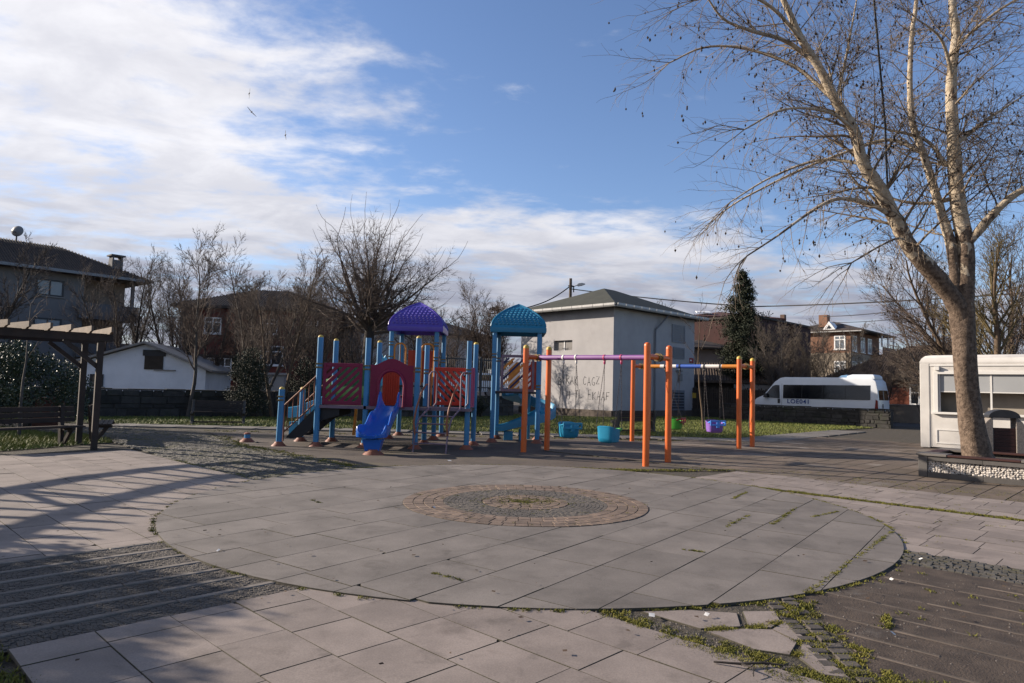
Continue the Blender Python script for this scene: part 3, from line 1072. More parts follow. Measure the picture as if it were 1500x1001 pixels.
parts = []
th = nr.uniform(0, 2 * np.pi, 900)
wgt = 0.25 + 0.75 * (np.sin(th * 3 + 1.0) * 0.5 + np.sin(th * 7 + 2) * 0.5 > -0.1)
wgt *= np.where((th > R(185)) & (th < R(240)), 0.8, 1.0) * np.where((th > R(240)) & (th < R(268)), 0.25, 1.0)
th = th[nr.random(900) < wgt * 0.55]
ringc = np.c_[PC[0] + (PR + nr.normal(0.01, 0.014, len(th))) * np.cos(th), PC[1] + (PR + nr.normal(0.01, 0.014, len(th))) * np.sin(th)]
parts.append((clumps(ringc, 18, 0.018, 0.036), 0.014))
# the mossy joint across the right-hand terrace
mj = along(ab2xy(11.32, -7.0), ab2xy(11.32, 2.0), 900, 0.05)
mj = mj[nr.random(len(mj)) < 0.6]
parts.append((clumps(mj, 22, 0.03, 0.026), 0.020))
# broken corner
bc = np.concatenate([along((0.75, 4.93), (1.5, 4.1), 200, 0.055), along((1.35, 4.32), (1.9, 3.7), 190, 0.07), along((1.96, 5.36), (1.98, 3.6), 120, 0.03),
                     along((2.11, 5.36), (2.09, 3.6), 120, 0.022), along((2.24, 5.4), (2.19, 3.6), 130, 0.025), along((1.0, 5.02), (2.1, 5.36), 110, 0.025),
                     along((1.3, 4.64), (1.62, 4.71), 50, 0.012), along((1.63, 4.7), (1.92, 4.84), 50, 0.012), along((1.75, 4.2), (1.93, 4.5), 60, 0.02),
                     along((0.7, 4.9), (0.95, 4.72), 30, 0.04), along((2.0, 4.2), (2.1, 3.7), 60, 0.05)])
bc = bc[nr.random(len(bc)) < 0.40 + 0.6 * np.sin(bc[:, 0] * 23) * np.sin(bc[:, 1] * 19)]
parts.append((clumps(bc, 34, 0.020, 0.030), 0.0125))
parts.append((clumps(along((1.6, 3.95), (2.4, 3.75), 70, 0.08), 30, 0.024, 0.028), 0.013))
# joints of the plaza towards its right-hand edge
for a0_, b0_, n in (((2.37, 5.5), (4.5, 8.1), 80), ((3.2, 8.35), (4.0, 9.6), 50), ((2.55, 8.1), (3.1, 8.9), 30), ((1.75, 6.9), (1.95, 6.8), 14), ((3.3, 10.2), (3.8, 11.0), 40),
                    ((-2.6, 9.2), (-2.45, 9.0), 14), ((-0.6, 5.8), (-0.35, 5.6), 18), ((3.9, 8.9), (4.5, 9.4), 30)):
    parts.append((clumps(along(a0_, b0_, n, 0.008), 12, 0.012, 0.044), 0.014))
# rosette, terraces, ramp edges, play surface rim
rr = nr.uniform(0, 1.66, 900)
aa = nr.uniform(0, 2 * np.pi, 900)
sel = nr.random(900) < np.where(rr < 0.62, 1.0, np.where(rr < 1.1, 0.25, 0.28)) * np.where(np.sin(aa) > -0.2, 1, 0.45)
rc = np.c_[PC[0] + rr * np.cos(aa), PC[1] + rr * np.sin(aa)][sel]
parts.append((clumps(rc, 14, 0.02, 0.050), 0.011))
for n, (b0_, b1_, a0_, a1_) in ((90, (-4.4, 2.0, 8.0, 11.2)), (50, (-6, 2, 11.4, 13.3))):
    c = np.array([ab2xy(nr.uniform(a0_, a1_), nr.uniform(b0_, b1_)) for _ in range(n)])
    parts.append((clumps(c, 10, 0.022, 0.030), 0.014))
rim = np.concatenate([along((-2.9, 13.0), (-0.6, 13.85), 120, 0.08), along((-0.6, 13.85), (2.7, 13.85), 260, 0.09), along((2.7, 13.9), (4.7, 14.3), 90, 0.08),
                      along((-6.7, 17.0), (-3.0, 13.3), 260, 0.12), along((-4.1, 10.9), (-6.5, 13.4), 120, 0.1), along((-8.3, 19.7), (-6.7, 17.0), 120, 0.15),
                      along((-9.6, 21.6), (8.0, 22.6), 260, 0.15)])
parts.append((clumps(rim, 14, 0.04, 0.014), 0.025))
cpm = scatter(cp, 2600)
cpm = cpm[(cpm[:, 0] > -12)]
parts.append((clumps(cpm, 9, 0.035, 0.018), 0.018))
frm = np.array([ab2xy(nr.uniform(13.3, 14.6), nr.uniform(-6.5, -1.0)) for _ in range(220)])
parts.append((clumps(frm, 10, 0.035, 0.026), 0.012))
drk = np.array([ab2xy(nr.uniform(4.6, 7.9), nr.uniform(-3.2, 0.5)) for _ in range(46)])
parts.append((clumps(drk, 12, 0.02, 0.032), 0.016))
parts.append((clumps(along((2.0, 4.95), (2.35, 5.3), 20, 0.01), 14, 0.012, 0.034), 0.02))
parts.append((clumps(along((2.6, 4.75), (2.75, 5.05), 14, 0.01), 14, 0.012, 0.034), 0.02))
cor = along(ab2xy(0.85, -4.9), ab2xy(0.8, -3.2), 120, 0.05)
parts.append((clumps(cor, 14, 0.03, 0.014), 0.022))
vs, fs, base = [], [], 0
for P3, hgt in parts:
    v, f = blades(P3, hgt, hgt * 0.26 + 0.0018, nr, 0.75)
    vs.append(v)
    fs.append(f + base)
    base += len(v)
link('joint_moss', np_mesh('joint_moss', np.concatenate(vs), np.concatenate(fs)), 'moss', kind='stuff')

# grit on the bare soil of the broken corner and along the dark field
G2 = np.concatenate([along((0.7, 4.9), (1.7, 3.8), 900, 0.09), along((1.1, 4.9), (2.1, 4.6), 300, 0.2), np.array([ab2xy(nr.uniform(4.6, 7.9), nr.uniform(-3.2, 1.2)) for _ in range(700)])])
sz = nr.uniform(0.003, 0.009, (len(G2), 1, 1))
tet = np.array([(1, 0, 0), (-0.5, 0.87, 0), (-0.5, -0.87, 0), (0, 0, 1.1)])
Vg = np.c_[G2, np.full(len(G2), 0.030)][:, None, :] + tet[None] * sz
Fg = (np.arange(len(G2)) * 4)[:, None, None] + np.array([(0, 1, 3), (1, 2, 3), (2, 0, 3)])[None]
link('grit', np_mesh('grit', Vg.reshape(-1, 3), Fg.reshape(-1, 3)), 'kerb', kind='stuff')

# --- dry leaves and scraps lying about --------------------------------------------
N = 260
P2 = np.c_[nr.uniform(-5.5, 8, N), 3.8 + nr.random(N) ** 1.3 * 13]
v, f = leaf_quads(np.c_[P2, np.full(N, 0.060)], 0.035, nr, 0.0, 0.55)
v = v.reshape(N, 4, 3)
v[:, :, 2] = 0.056 + np.abs(v[:, :, 2] - 0.060) * 0.3
link('fallen_leaves', np_mesh('fallen_leaves', v.reshape(-1, 3), f), 'leaf_litter', kind='stuff')
SCRAPS = [((1.02, 4.86), 'crumpled white paper scrap on the moss by the broken slabs', (0.035, 0.02)), ((1.42, 4.90), 'small white scrap at the plaza edge above the broken slabs', (0.03, 0.015)),
          ((-2.62, 6.35), 'thin white scrap on the cobble ramp', (0.035, 0.01)), ((4.02, 6.72), 'white scrap on the cobble band beside the dark paving', (0.03, 0.02)),
          ((2.55, 4.62), 'white scrap on the dark ribbed paving', (0.03, 0.01)), ((-0.95, 8.85), 'white scrap on the dark ring of the rosette', (0.03, 0.02)),
          ((-1.25, 14.4), 'white scrap on the play surface before the ladder', (0.05, 0.04)), ((3.3, 5.95), 'white scrap on the upper dark paving', (0.02, 0.015))]
for (x, y), lab, (sx, sy) in SCRAPS:
    mb = MB()
    a = rg.uniform(0, 3)
    ca, sa = math.cos(a), math.sin(a)
    pts = []
    for (px, py, pz) in ((-1, -1, 0.002), (0.1, -1, 0.014), (1, -0.8, 0.003), (-1, 1, 0.004), (0, 1, 0.018), (1, 1, 0.002)):
        pts.append((x + sx * (px * ca) - sy * py * sa, y + sx * px * sa + sy * py * ca, 0.050 + pz))
    mb.add(pts, [(0, 1, 4, 3), (1, 2, 5, 4)])
    o = mb.build('paper_scrap', 'litter')
    o['label'] = lab
    o['category'] = 'litter'
    o['group'] = 'scraps lying on the paving'
# a fallen twig by the broken corner
mb = MB()
tw = [(1.22, 4.08, 0.045), (1.36, 4.02, 0.06), (1.5, 4.06, 0.055), (1.62, 4.04, 0.05)]
mb.tube(tw, [0.006, 0.008, 0.007, 0.004], 5)
mb.tube([tw[1], (1.40, 3.94, 0.07), (1.38, 3.88, 0.05)], [0.006, 0.004, 0.003], 5)
mb.tube([tw[2], (1.60, 4.12, 0.08)], [0.005, 0.003], 5)
o = mb.build('fallen_twig', 'bark_dark', smooth=60)
o['label'] = 'forked dead twig lying across the foreground slabs by the moss'
o['category'] = 'twig'
# ================================================================ PLAY STRUCTURES
def square_post(name, x, y, h, parent, cap='yellow', lean=0.0, w=0.13):
    mb = MB()
    c = w / 2
    k = 0.026
    oct_ = [(c - k, -c), (c, -c + k), (c, c - k), (c - k, c), (-c + k, c), (-c, c - k), (-c, -c + k), (-c + k, -c)]
    mb.rings([[(x + a, y + b, 0.0) for a, b in oct_], [(x + a + lean, y + b, h) for a, b in oct_]])
    p = mb.build('post', 'blue_post', parent)
    if cap:
        mb = MB()
        mb.lathe((x + lean, y, h), [(0.068, 0.0), (0.068, 0.015), (0.058, 0.04), (0.035, 0.058), (0.012, 0.064)], 12)
        mb.build('post_cap', cap, p, smooth=40)
    mb = MB()
    mb.lathe((x, y, 0.0), [(0.185, 0.0), (0.18, 0.02), (0.12, 0.075), (0.098, 0.105), (0.095, 0.12)], 18)
    mb.build('post_foot', 'foot', p, smooth=50)
    return p


def clamp_at(parent, x, y, z):
    mb = MB()
    mb.box((x, y, z), (0.155, 0.155, 0.04))
    mb.box((x, y, z + 0.09), (0.155, 0.155, 0.035))
    mb.tube([(x, y - 0.10, z), (x, y + 0.10, z)], 0.014, 6)
    mb.build('clamp', 'clamp', parent, bev=0.006)


def frame2d(p0, p1, thick):
    """mapper along a vertical panel between two ground points: (s,z,t)"""
    d = Vector((p1[0] - p0[0], p1[1] - p0[1], 0))
    L = d.length
    d.normalize()
    n = Vector((d.y, -d.x, 0))
    b = Vector((p0[0], p0[1], 0))

    def mp(s_, z_, t_):
        q = b + d * s_ + n * t_
        return (q.x, q.y, z_)
    return mp, L


def lattice(name, p0, p1, z0, z1, material, parent, rise=1.0, gap=0.085, bar=0.075, margin=0.10, inside_margin=(0.10, 0.12)):
    mp, L = frame2d(p0, p1, 0)
    a0, a1 = margin, L - margin
    fr = inside_margin[0]
    x0, x1, y0, y1 = a0 + fr, a1 - fr, z0 + inside_margin[1], z1 - inside_margin[1]
    mb = MB()
    T0, T1 = -0.022, 0.022
    mb.mbox(mp, a0, x0, z0, z1, T0, T1)
    mb.mbox(mp, x1, a1, z0, z1, T0, T1)
    mb.mbox(mp, x0, x1, z0, y0, T0, T1)
    mb.mbox(mp, x0, x1, y1, z1, T0, T1)
    o = mb.build(name, material, parent, bev=0.014)
    pitch = gap + bar
    k = -int((x1 - x0 + y1 - y0) / pitch) - 2
    rect = [(x0 - 0.01, y0 - 0.01), (x1 + 0.01, y0 - 0.01), (x1 + 0.01, y1 + 0.01), (x0 - 0.01, y1 + 0.01)]
    ca = 1 / math.sqrt(2)
    while k < 40:
        c = k * pitch / ca
        # band of width bar along the diagonal
        hw = bar / 2 / ca
        if rise > 0:
            poly = [(x0 - 3, y0 - 3 + c - hw), (x0 + 3, y0 + 3 + c - hw), (x0 + 3, y0 + 3 + c + hw), (x0 - 3, y0 - 3 + c + hw)]
        else:
            poly = [(x0 - 3, y0 + 3 + c - hw), (x0 + 3, y0 - 3 + c - hw), (x0 + 3, y0 - 3 + c + hw), (x0 - 3, y0 + 3 + c + hw)]
        q = clip(ccw(poly), rect)
        q = dedupe(q, 0.004)
        if len(q) >= 3 and abs(area(q)) > 0.002:
            m2 = MB()
            m2.mprism(mp, q, T0 + 0.004, T1 - 0.004)
            m2.build('slat', material, o)
        k += 1
    return o


def slide_channel(name, material, parent, stations, wall=0.035):
    """stations: (centre, width, side height, lateral unit vector, up vector)"""
    rings = []
    for c, w, sh, lat, up in stations:
        c, lat, up = Vector(c), Vector(lat), Vector(up)
        h = w / 2
        sec = [(-h - wall, -0.03), (-h - wall, sh * 0.6), (-h - wall * 0.9, sh), (-h - wall * 0.3, sh + 0.02), (-h + 0.01, sh), (-h + 0.03, sh * 0.45), (-h + 0.08, 0.035), (-h * 0.5, 0.0),
               (h * 0.5, 0.0), (h - 0.08, 0.035), (h - 0.03, sh * 0.45), (h - 0.01, sh), (h + wall * 0.3, sh + 0.02), (h + wall * 0.9, sh), (h + wall, sh * 0.6), (h + wall, -0.03), (h * 0.4, -0.055), (-h * 0.4, -0.055)]
        rings.append([c + lat * a + up * b for a, b in sec])
    mb = MB()
    mb.rings(rings)
    return mb.build(name, material, parent, smooth=50)


def scale_roof(cx, cy, z0, half, height, material, parent):
    """pointed dome roof with a square plan and rows of embossed scales"""
    def hw(t):
        return half * max(0.0, 1 - t ** 1.85) ** 0.96
    mb = MB()
    prof = [(half - 0.03, -0.02), (half + 0.02, -0.02), (half + 0.03, 0.02), (half + 0.03, 0.12), (half + 0.0, 0.155)]
    rings = []
    for w, z in prof:
        rings.append([(cx - w, cy - w, z0 + z), (cx + w, cy - w, z0 + z), (cx + w, cy + w, z0 + z), (cx - w, cy + w, z0 + z)])
    N = 14
    for i in range(1, N + 1):
        t = i / N
        w = max(hw(t), 0.035)
        z = 0.155 + (height - 0.155) * t
        rings.append([(cx - w, cy - w, z0 + z), (cx + w, cy - w, z0 + z), (cx + w, cy + w, z0 + z), (cx - w, cy + w, z0 + z)])
    mb.rings(rings, cap=False)
    w = hw(1.0) + 0.035
    b = len(mb.v)
    mb.add([(cx - w, cy - w, z0 + height), (cx + w, cy - w, z0 + height), (cx + w, cy + w, z0 + height), (cx - w, cy + w, z0 + height), (cx, cy, z0 + height + 0.03)],
           [(0, 1, 4), (1, 2, 4), (2, 3, 4), (3, 0, 4)])
    wi = half - 0.03
    mb.add([(cx - wi, cy - wi, z0 - 0.02), (cx + wi, cy - wi, z0 - 0.02), (cx + wi, cy + wi, z0 - 0.02), (cx - wi, cy + wi, z0 - 0.02),
            (cx, cy, z0 + height - 0.1)], [(0, 4, 1), (1, 4, 2), (2, 4, 3), (3, 4, 0)])
    roof = mb.build('roof', material, parent, smooth=35)
    # hip ribs
    mb = MB()
    for sx in (-1, 1):
        for sy in (-1, 1):
            pts = [(cx + sx * hw(t), cy + sy * hw(t), z0 + 0.155 + (height - 0.155) * t) for t in [i / 10 for i in range(11)]]
            mb.tube(pts, 0.028, 6)
    mb.build('hip_rib', material, roof, smooth=60)
    # scales
    mb = MB()
    rows = 8
    for r in range(rows):
        t = 0.06 + 0.78 * r / rows
        w = hw(t)
        wt = hw(t + 0.085)
        z = z0 + 0.155 + (height - 0.155) * t
        zt = z0 + 0.155 + (height - 0.155) * (t + 0.085)
        n = max(1, int((2 * w - 0.16) / 0.118))
        for k in range(n):
            s0 = (k - n / 2 + (0.25 if r % 2 else -0.0)) * 0.118 + 0.012
            s1 = s0 + 0.096
            if s1 > w - 0.05 or s0 < -w + 0.05:
                continue
            sm = (s0 + s1) / 2
            for face in range(4):
                ca, sa = [(1, 0), (0, 1), (-1, 0), (0, -1)][face]

                def pt(s_, d_, z_):
                    x_, y_ = s_, -d_
                    return (cx + x_ * ca - y_ * sa, cy + x_ * sa + y_ * ca, z_)
                zm = z + (zt - z) * 0.35
                wm = w + (wt - w) * 0.35
                mb.add([pt(s0, wt + 0.004, zt), pt(s1, wt + 0.004, zt), pt(s1, wm + 0.006, zm), pt(s1 - 0.02, w + 0.006, z), pt(s0 + 0.02, w + 0.006, z), pt(s0, wm + 0.006, zm),
                        pt(sm, wm + 0.040, zm)], [(0, 1, 6), (1, 2, 6), (2, 3, 6), (3, 4, 6), (4, 5, 6), (5, 0, 6)])
    mb.build('scale_relief', material, roof, kind='stuff', smooth=25)
    return roof


# ---------------------------------------------------------------- the large play structure
ps = thing('play_structure', 'large climbing structure with blue posts, magenta panels, blue slide and purple roof', 'play structure', (-3.4, 18.6, 0))
XA, XB, XC, XD = -4.88, -3.67, -2.38, -1.10
Y0, Y1, Y2, Y3 = 17.35, 18.90, 20.45, 21.85
DECK = 1.05
square_post('post', -5.75, 17.17, 1.42, ps, lean=0.02)
square_post('post', -5.68, 18.72, 1.42, ps)
for x, y, h, cap in ((XA, Y0, 2.76, 'yellow'), (XA, Y1, 2.78, 'yellow'), (XB, Y0 + 0.05, 2.78, None), (XB, Y1, 2.76, 'yellow'), (XC, Y0, 2.80, 'yellow'), (XC + 0.03, Y1, 2.72, None),
                     (XD, Y0 + 0.25, 2.78, None), (XD + 0.1, Y1, 2.78, 'yellow')):
    square_post('post', x, y, h, ps, cap, lean=0.012)
for x, y in ((XB + 0.06, Y2), (XC + 0.12, Y2), (XB + 0.14, Y3), (XC + 0.2, Y3)):
    square_post('post', x, y, 3.24, ps, None)
for x, y, z in ((XA, Y0, 2.0), (XB, Y0 + 0.05, 1.98), (XC, Y0, 1.95), (XD, Y0 + 0.25, 1.95), (XC + 0.03, Y1, 1.95), (XC + 0.12, Y2, 2.36), (XB + 0.06, Y2, 2.36), (XC + 0.2, Y3, 2.36), (-5.75, 17.17, 1.15),
                (XC + 0.12, Y2, 2.80), (XB + 0.06, Y2, 2.80)):
    clamp_at(ps, x, y, z)
# decks
for x0, x1, y0, y1, z in ((XA, XB, Y0, Y1, DECK), (XB, XC, Y0, Y1, DECK), (XC, XD + 0.1, Y0 + 0.1, Y1, DECK), (XB, XC, Y1, Y2, 1.32), (XB + 0.06, XC + 0.12, Y2, Y3, 1.62)):
    mb = MB()
    mb.ab(x0 - 0.02, x1 + 0.02, y0 - 0.02, y1 + 0.02, z - 0.07, z - 0.012)
    d = mb.build('deck', 'deck', ps)
    if z == DECK:
        mb = MB()
        mb.ab(x0 - 0.03, x1 + 0.03, y0 - 0.05, y0 - 0.022, z - 0.075, z)
        mb.build('deck_edge', 'lavender', d)
# front lattice, arch, side and rear panels
lattice('lattice_panel', (XA + 0.04, Y0), (XB - 0.04, Y0 + 0.05), 1.06, 2.12, 'magenta', ps, rise=1, gap=0.062, bar=0.078, margin=0.07, inside_margin=(0.08, 0.10))
lattice('lattice_panel', (XC + 0.20, Y1), (XD + 0.06, Y1), 1.08, 2.12, 'orange_red', ps, rise=-1, gap=0.062, bar=0.078, margin=0.06, inside_margin=(0.08, 0.10))


def arch_panel(p0, p1, z0, z1, zc, parent):
    mp, L = frame2d(p0, p1, 0)
    a0, a1 = 0.06, L - 0.06
    mid = (a0 + a1) / 2
    N = 24
    ro = 0.315
    spring = z0 + 0.52
    inner = [(mid - ro * 0.96, z0)] + [(mid - ro * math.cos(math.pi * i / N), spring + 0.40 * math.sin(math.pi * i / N)) for i in range(N + 1)] + [(mid + ro * 0.96, z0)]
    outer = [(a0, z0)]
    for i in range(N + 1):
        f = i / N
        s_ = a0 + (a1 - a0) * f
        outer.append((s_, z1 + (zc - z1) * math.sin(math.pi * min(max((f - 0.12) / 0.76, 0), 1)) ** 1.3))
    outer.append((a1, z0))
    mb = MB()
    n = len(inner)
    T0, T1 = -0.035, 0.035
    vs = []
    for t in (T0, T1):
        vs += [mp(*p, t) for p in outer]
        vs += [mp(*p, t) for p in inner]
    fs = []
    for i in range(n - 1):
        fs.append((i, i + 1, n + i + 1, n + i))
        fs.append((2 * n + i, 3 * n + i, 3 * n + i + 1, 2 * n + i + 1))
        fs.append((i, 2 * n + i, 2 * n + i + 1, i + 1))
        fs.append((n + i, n + i + 1, 3 * n + i + 1, 3 * n + i))
    fs += [(0, n, 3 * n, 2 * n), (n - 1, 3 * n - 1, 4 * n - 1, 2 * n - 1)]
    mb.add(vs, fs)
    o = mb.build('arch_panel', 'magenta', parent)
    mb = MB()
    mb.tube([mp(p[0] + (0.02 if p[0] < mid else -0.02) * -1, p[1] + (0.02 if p[1] > spring else 0), 0.04) for p in inner], 0.04, 8)
    mb.build('arch_rim', 'magenta', o, smooth=60)
    for i in range(5):
        for sgn in (-1, 1):
            mb = MB()
            s_ = mid + sgn * (ro + 0.13)
            z_ = z0 + 0.12 + i * 0.17
            c = mp(s_, z_, 0.038)
            mb.box(c, (0.07, 0.012, 0.07), ry=0.78)
            mb.build('relief_stud', 'magenta', o)
    return o


arch_panel((XB + 0.04, Y0 + 0.05), (XC - 0.04, Y0), 1.02, 2.10, 2.26, ps)


def ribbed(name, p0, p1, z0, z1, material, n=7):
    mp, L = frame2d(p0, p1, 0)
    mb = MB()
    mb.mbox(mp, 0.06, L - 0.06, z0, z1, -0.016, 0.016)
    for i in range(n):
        s_ = 0.1 + (L - 0.2) * (i + 0.2) / n
        mb.mbox(mp, s_, s_ + (L - 0.2) / n * 0.55, z0 + 0.05, z1 - 0.05, -0.028, 0.028)
    return mb.build(name, material, ps, bev=0.006)


ribbed('side_panel', (XD - 0.01, Y0 + 0.3), (XD + 0.1, Y1 - 0.05), 1.06, 2.12, 'pink_plastic', 3)
ribbed('back_panel', (XA + 0.05, Y1), (XB - 0.05, Y1), 1.04, 2.08, 'green_plastic', 4)
ribbed('inner_panel', (XB + 0.08, Y1 - 0.06), (XB + 0.66, Y1 - 0.06), 1.04, 2.02, 'orange_red', 6)
ribbed('inner_panel', (XC + 0.10, Y1 + 0.02), (XC + 0.26, Y1 + 0.02), 1.06, 2.10, 'amber', 2)
ribbed('tower_panel', (XB + 0.30, Y3), (XC + 0.12, Y3), 1.7, 2.72, 'orange_red', 6)
# green crawl drum end peeping out behind the stair
mb = MB()
mb.tube([(XA - 0.30, Y1 + 0.3, 1.38), (XA - 0.05, Y1 + 0.3, 1.38), (XA + 0.9, Y1 + 0.3, 1.38)], [0.34, 0.36, 0.36], 20)
mb.build('crawl_drum', 'lime', ps, smooth=40)
# amber support below the deck
mb = MB()
mb.bar((-4.58, 20.2, 0.1), (-4.52, 20.2, 1.0), 0.12, 0.07)
mb.build('support', 'amber', ps, bev=0.01)

# stairs on the left with dark strings, treads and orange-brown railings
for yy in (Y0 + 0.08, Y1 - 0.18):
    st = MB()
    mp, L = frame2d((-5.72, yy), (XA + 0.55, yy), 0)
    st.mprism(mp, [(0.05, 0.20), (0.22, 0.18), (0.45, 0.22), (0.95, 0.66), (1.38, 0.80), (1.38, 1.05), (0.86, 1.06)], -0.02, 0.02)
    stairs = st.build('stair_string', 'black_panel', ps)
for i in range(5):
    mb = MB()
    mb.ab(-5.60 + i * 0.165, -5.38 + i * 0.165, Y0 + 0.12, Y1 - 0.22, 0.24 + i * 0.165, 0.28 + i * 0.165)
    mb.build('tread', 'deck', stairs)
for yy in (Y0 - 0.02, Y1 - 0.06):
    mb = MB()
    mb.tube([(-5.70, yy, 1.02), (XA, yy, 1.82)], 0.022, 8)
    mb.tube([(-5.70, yy, 0.34), (XA, yy, 1.14)], 0.018, 8)
    mb.tube([(-5.70, yy, 0.12), (-5.70, yy, 1.02)], 0.02, 8)
    rail = mb.build('stair_rail', 'rail', ps, smooth=50)
    for i in range(6):
        t = (i + 0.6) / 6.3
        x = -5.70 + (XA + 5.70) * t
        mb = MB()
        mb.tube([(x, yy, 0.34 + 0.8 * t), (x, yy, 1.02 + 0.8 * t)], 0.013, 6)
        mb.build('baluster', 'rail', rail, smooth=50)

# blue wavy slide
sts = []
SX = -3.03
for i in range(15):
    t = i / 14
    y = Y0 - 0.05 - 1.72 * t
    z = 1.07 - 0.74 * (t ** 1.0) * 1.0
    if t > 0.72:
        z = 1.07 - 0.74 * 0.72 - 0.10 * math.sin((t - 0.72) / 0.28 * math.pi / 2)
    if t < 0.1:
        z = 1.07 - 0.02 * t / 0.1
    w = 0.44 + 0.16 * t ** 2.2
    sh = 0.17 + 0.05 * math.sin(t * 2 * math.pi * 2.2 + 1.2) + (0.15 * (1 - t / 0.14) if t < 0.14 else 0)
    sl = -0.38 if t < 0.72 else -0.08
    up = Vector((0, sl, 1)).normalized()
    sts.append(((SX - 0.10 * t, y, z), w, sh, (1, 0, 0), up))
c_, w_, sh_, l_, u_ = sts[-1]
for dy, kw_, ks in ((0.05, 0.93, 0.55), (0.09, 0.80, 0.25), (0.11, 0.6, 0.08)):
    sts.append(((c_[0], c_[1] - dy, c_[2] - 0.01 * dy), w_ * kw_, sh_ * ks, l_, u_))
slide = slide_channel('slide', 'slide_blue', ps, sts, 0.045)
mb = MB()
mb.rings([[(SX - 0.09 + a * 0.16, 15.76 + b * 0.14, 0.08) for a, b in ((-1, -1), (1, -1), (1, 1), (-1, 1))],
          [(SX - 0.09 + a * 0.22, 15.80 + b * 0.20, 0.36) for a, b in ((-1, -1), (1, -1), (1, 1), (-1, 1))]])
mb.build('slide_stand', 'slide_blue', slide, bev=0.02)
mb = MB()
mb.lathe((SX - 0.06, 15.70, 0), [(0.25, 0.0), (0.24, 0.02), (0.15, 0.09), (0.13, 0.13)], 18)
mb.build('slide_foot', 'foot', slide, smooth=50)

# tube ladder with lavender frame and orange handrails
lad = MB()
for sx0, sy0, sx1 in ((-2.31, 16.50, -2.06), (-1.50, 16.30, -1.27)):
    lad.tube([(sx0, sy0, 0.0), (sx0 + 0.02, sy0 + 0.12, 0.45), (sx0 + 0.08, sy0 + 0.35, 0.80), (sx1, sy0 + 0.75, 1.02), (sx1, Y0 + 0.1, 1.05)], 0.021, 8)
lad.tube([(-2.12, Y0 + 0.06, 1.05), (-1.18, Y0 + 0.14, 1.05)], 0.021, 8)
ladder = lad.build('ladder_frame', 'lavender', ps, smooth=50)
for i, (z, f) in enumerate(((0.22, 0.05), (0.47, 0.12), (0.68, 0.3), (0.86, 0.55))):
    mb = MB()
    dx = [0.01, 0.03, 0.07, 0.13][i]
    dy = [0.06, 0.13, 0.26, 0.44][i]
    mb.tube([(-2.31 + dx, 16.50 + dy, z), (-1.50 + dx, 16.30 + dy, z)], 0.019, 8)
    mb.build('rung', 'lavender', ladder, smooth=50)
for sx0, sy0, sx1 in ((-2.31, 16.50, -2.10), (-1.50, 16.30, -1.33)):
    mb = MB()
    mb.tube([(sx0 + 0.02, sy0 + 0.10, 0.42), (sx0 - 0.01, sy0 + 0.08, 0.72), (sx0 + 0.03, sy0 + 0.16, 1.05), (sx0 + 0.11, sy0 + 0.36, 1.42), (sx0 + 0.18, sy0 + 0.6, 1.62), (sx1 - 0.0, sy0 + 0.70, 1.64)], 0.024, 8)
    mb.build('handrail', 'rail' if sx0 > -2 else 'rail', ladder, smooth=50)
    mb = MB()
    x = sx1 + (0.02 if sx0 < -2 else 0.06)
    yy = Y0 + 0.12
    mb.tube([(x, yy, 1.05), (x, yy, 1.88), (x + 0.05, yy, 1.96), (x + 0.15, yy, 1.97), (x + 0.19, yy + 0.04, 1.90), (x + 0.19, yy + 0.04, 1.18), (x + 0.12, yy, 1.08)], 0.021, 8)
    mb.build('grab_loop', 'lavender', ladder, smooth=50)

# arched grab rails on the roofed tower
for x0, x1 in ((XB + 0.16, XB + 0.50), (XC - 0.32, XC + 0.06)):
    mb = MB()
    yy = Y2 - 0.02
    mb.tube([(x0, yy, 1.62), (x0, yy, 2.72), (x0 + 0.05, yy, 2.82), (x0 + 0.14, yy, 2.85), (x1 - 0.12, yy, 2.85), (x1 - 0.04, yy, 2.80), (x1, yy, 2.70), (x1, yy, 1.62)], 0.026, 8)
    g = mb.build('tower_rail', 'amber', ps, smooth=50)
    mb = MB()
    mb.tube([((x0 + x1) / 2, yy, 1.62), ((x0 + x1) / 2, yy, 2.85)], 0.016, 8)
    mb.build('baluster', 'amber', g, smooth=50)
scale_roof((XB + XC) / 2 + 0.13, (Y2 + Y3) / 2, 3.24, 0.80, 0.93, 'purple', ps)

# teal slide running down to the left from the roofed tower
sts = []
for i in range(14):
    t = i / 13
    x = XB + 0.05 - 3.15 * t
    z = 1.72 - 1.28 * t if t < 0.86 else 1.72 - 1.28 * 0.86 - 0.06 * (t - 0.86) / 0.14
    sh = 0.36 + (0.50 * (1 - t / 0.22) if t < 0.22 else 0) - 0.10 * t
    up = Vector((-0.42, 0, 1)).normalized() if t < 0.86 else Vector((0, 0, 1))
    sts.append(((x, 21.15 + 0.0 * t, z), 0.5, sh, (0, 1, 0), up))
ts = slide_channel('rear_slide', 'teal_light', ps, sts, 0.045)
mb = MB()
mb.ab(-6.75, -6.55, 21.0, 21.3, 0.0, 0.40)
mb.build('slide_stand', 'teal_light', ts, bev=0.02)

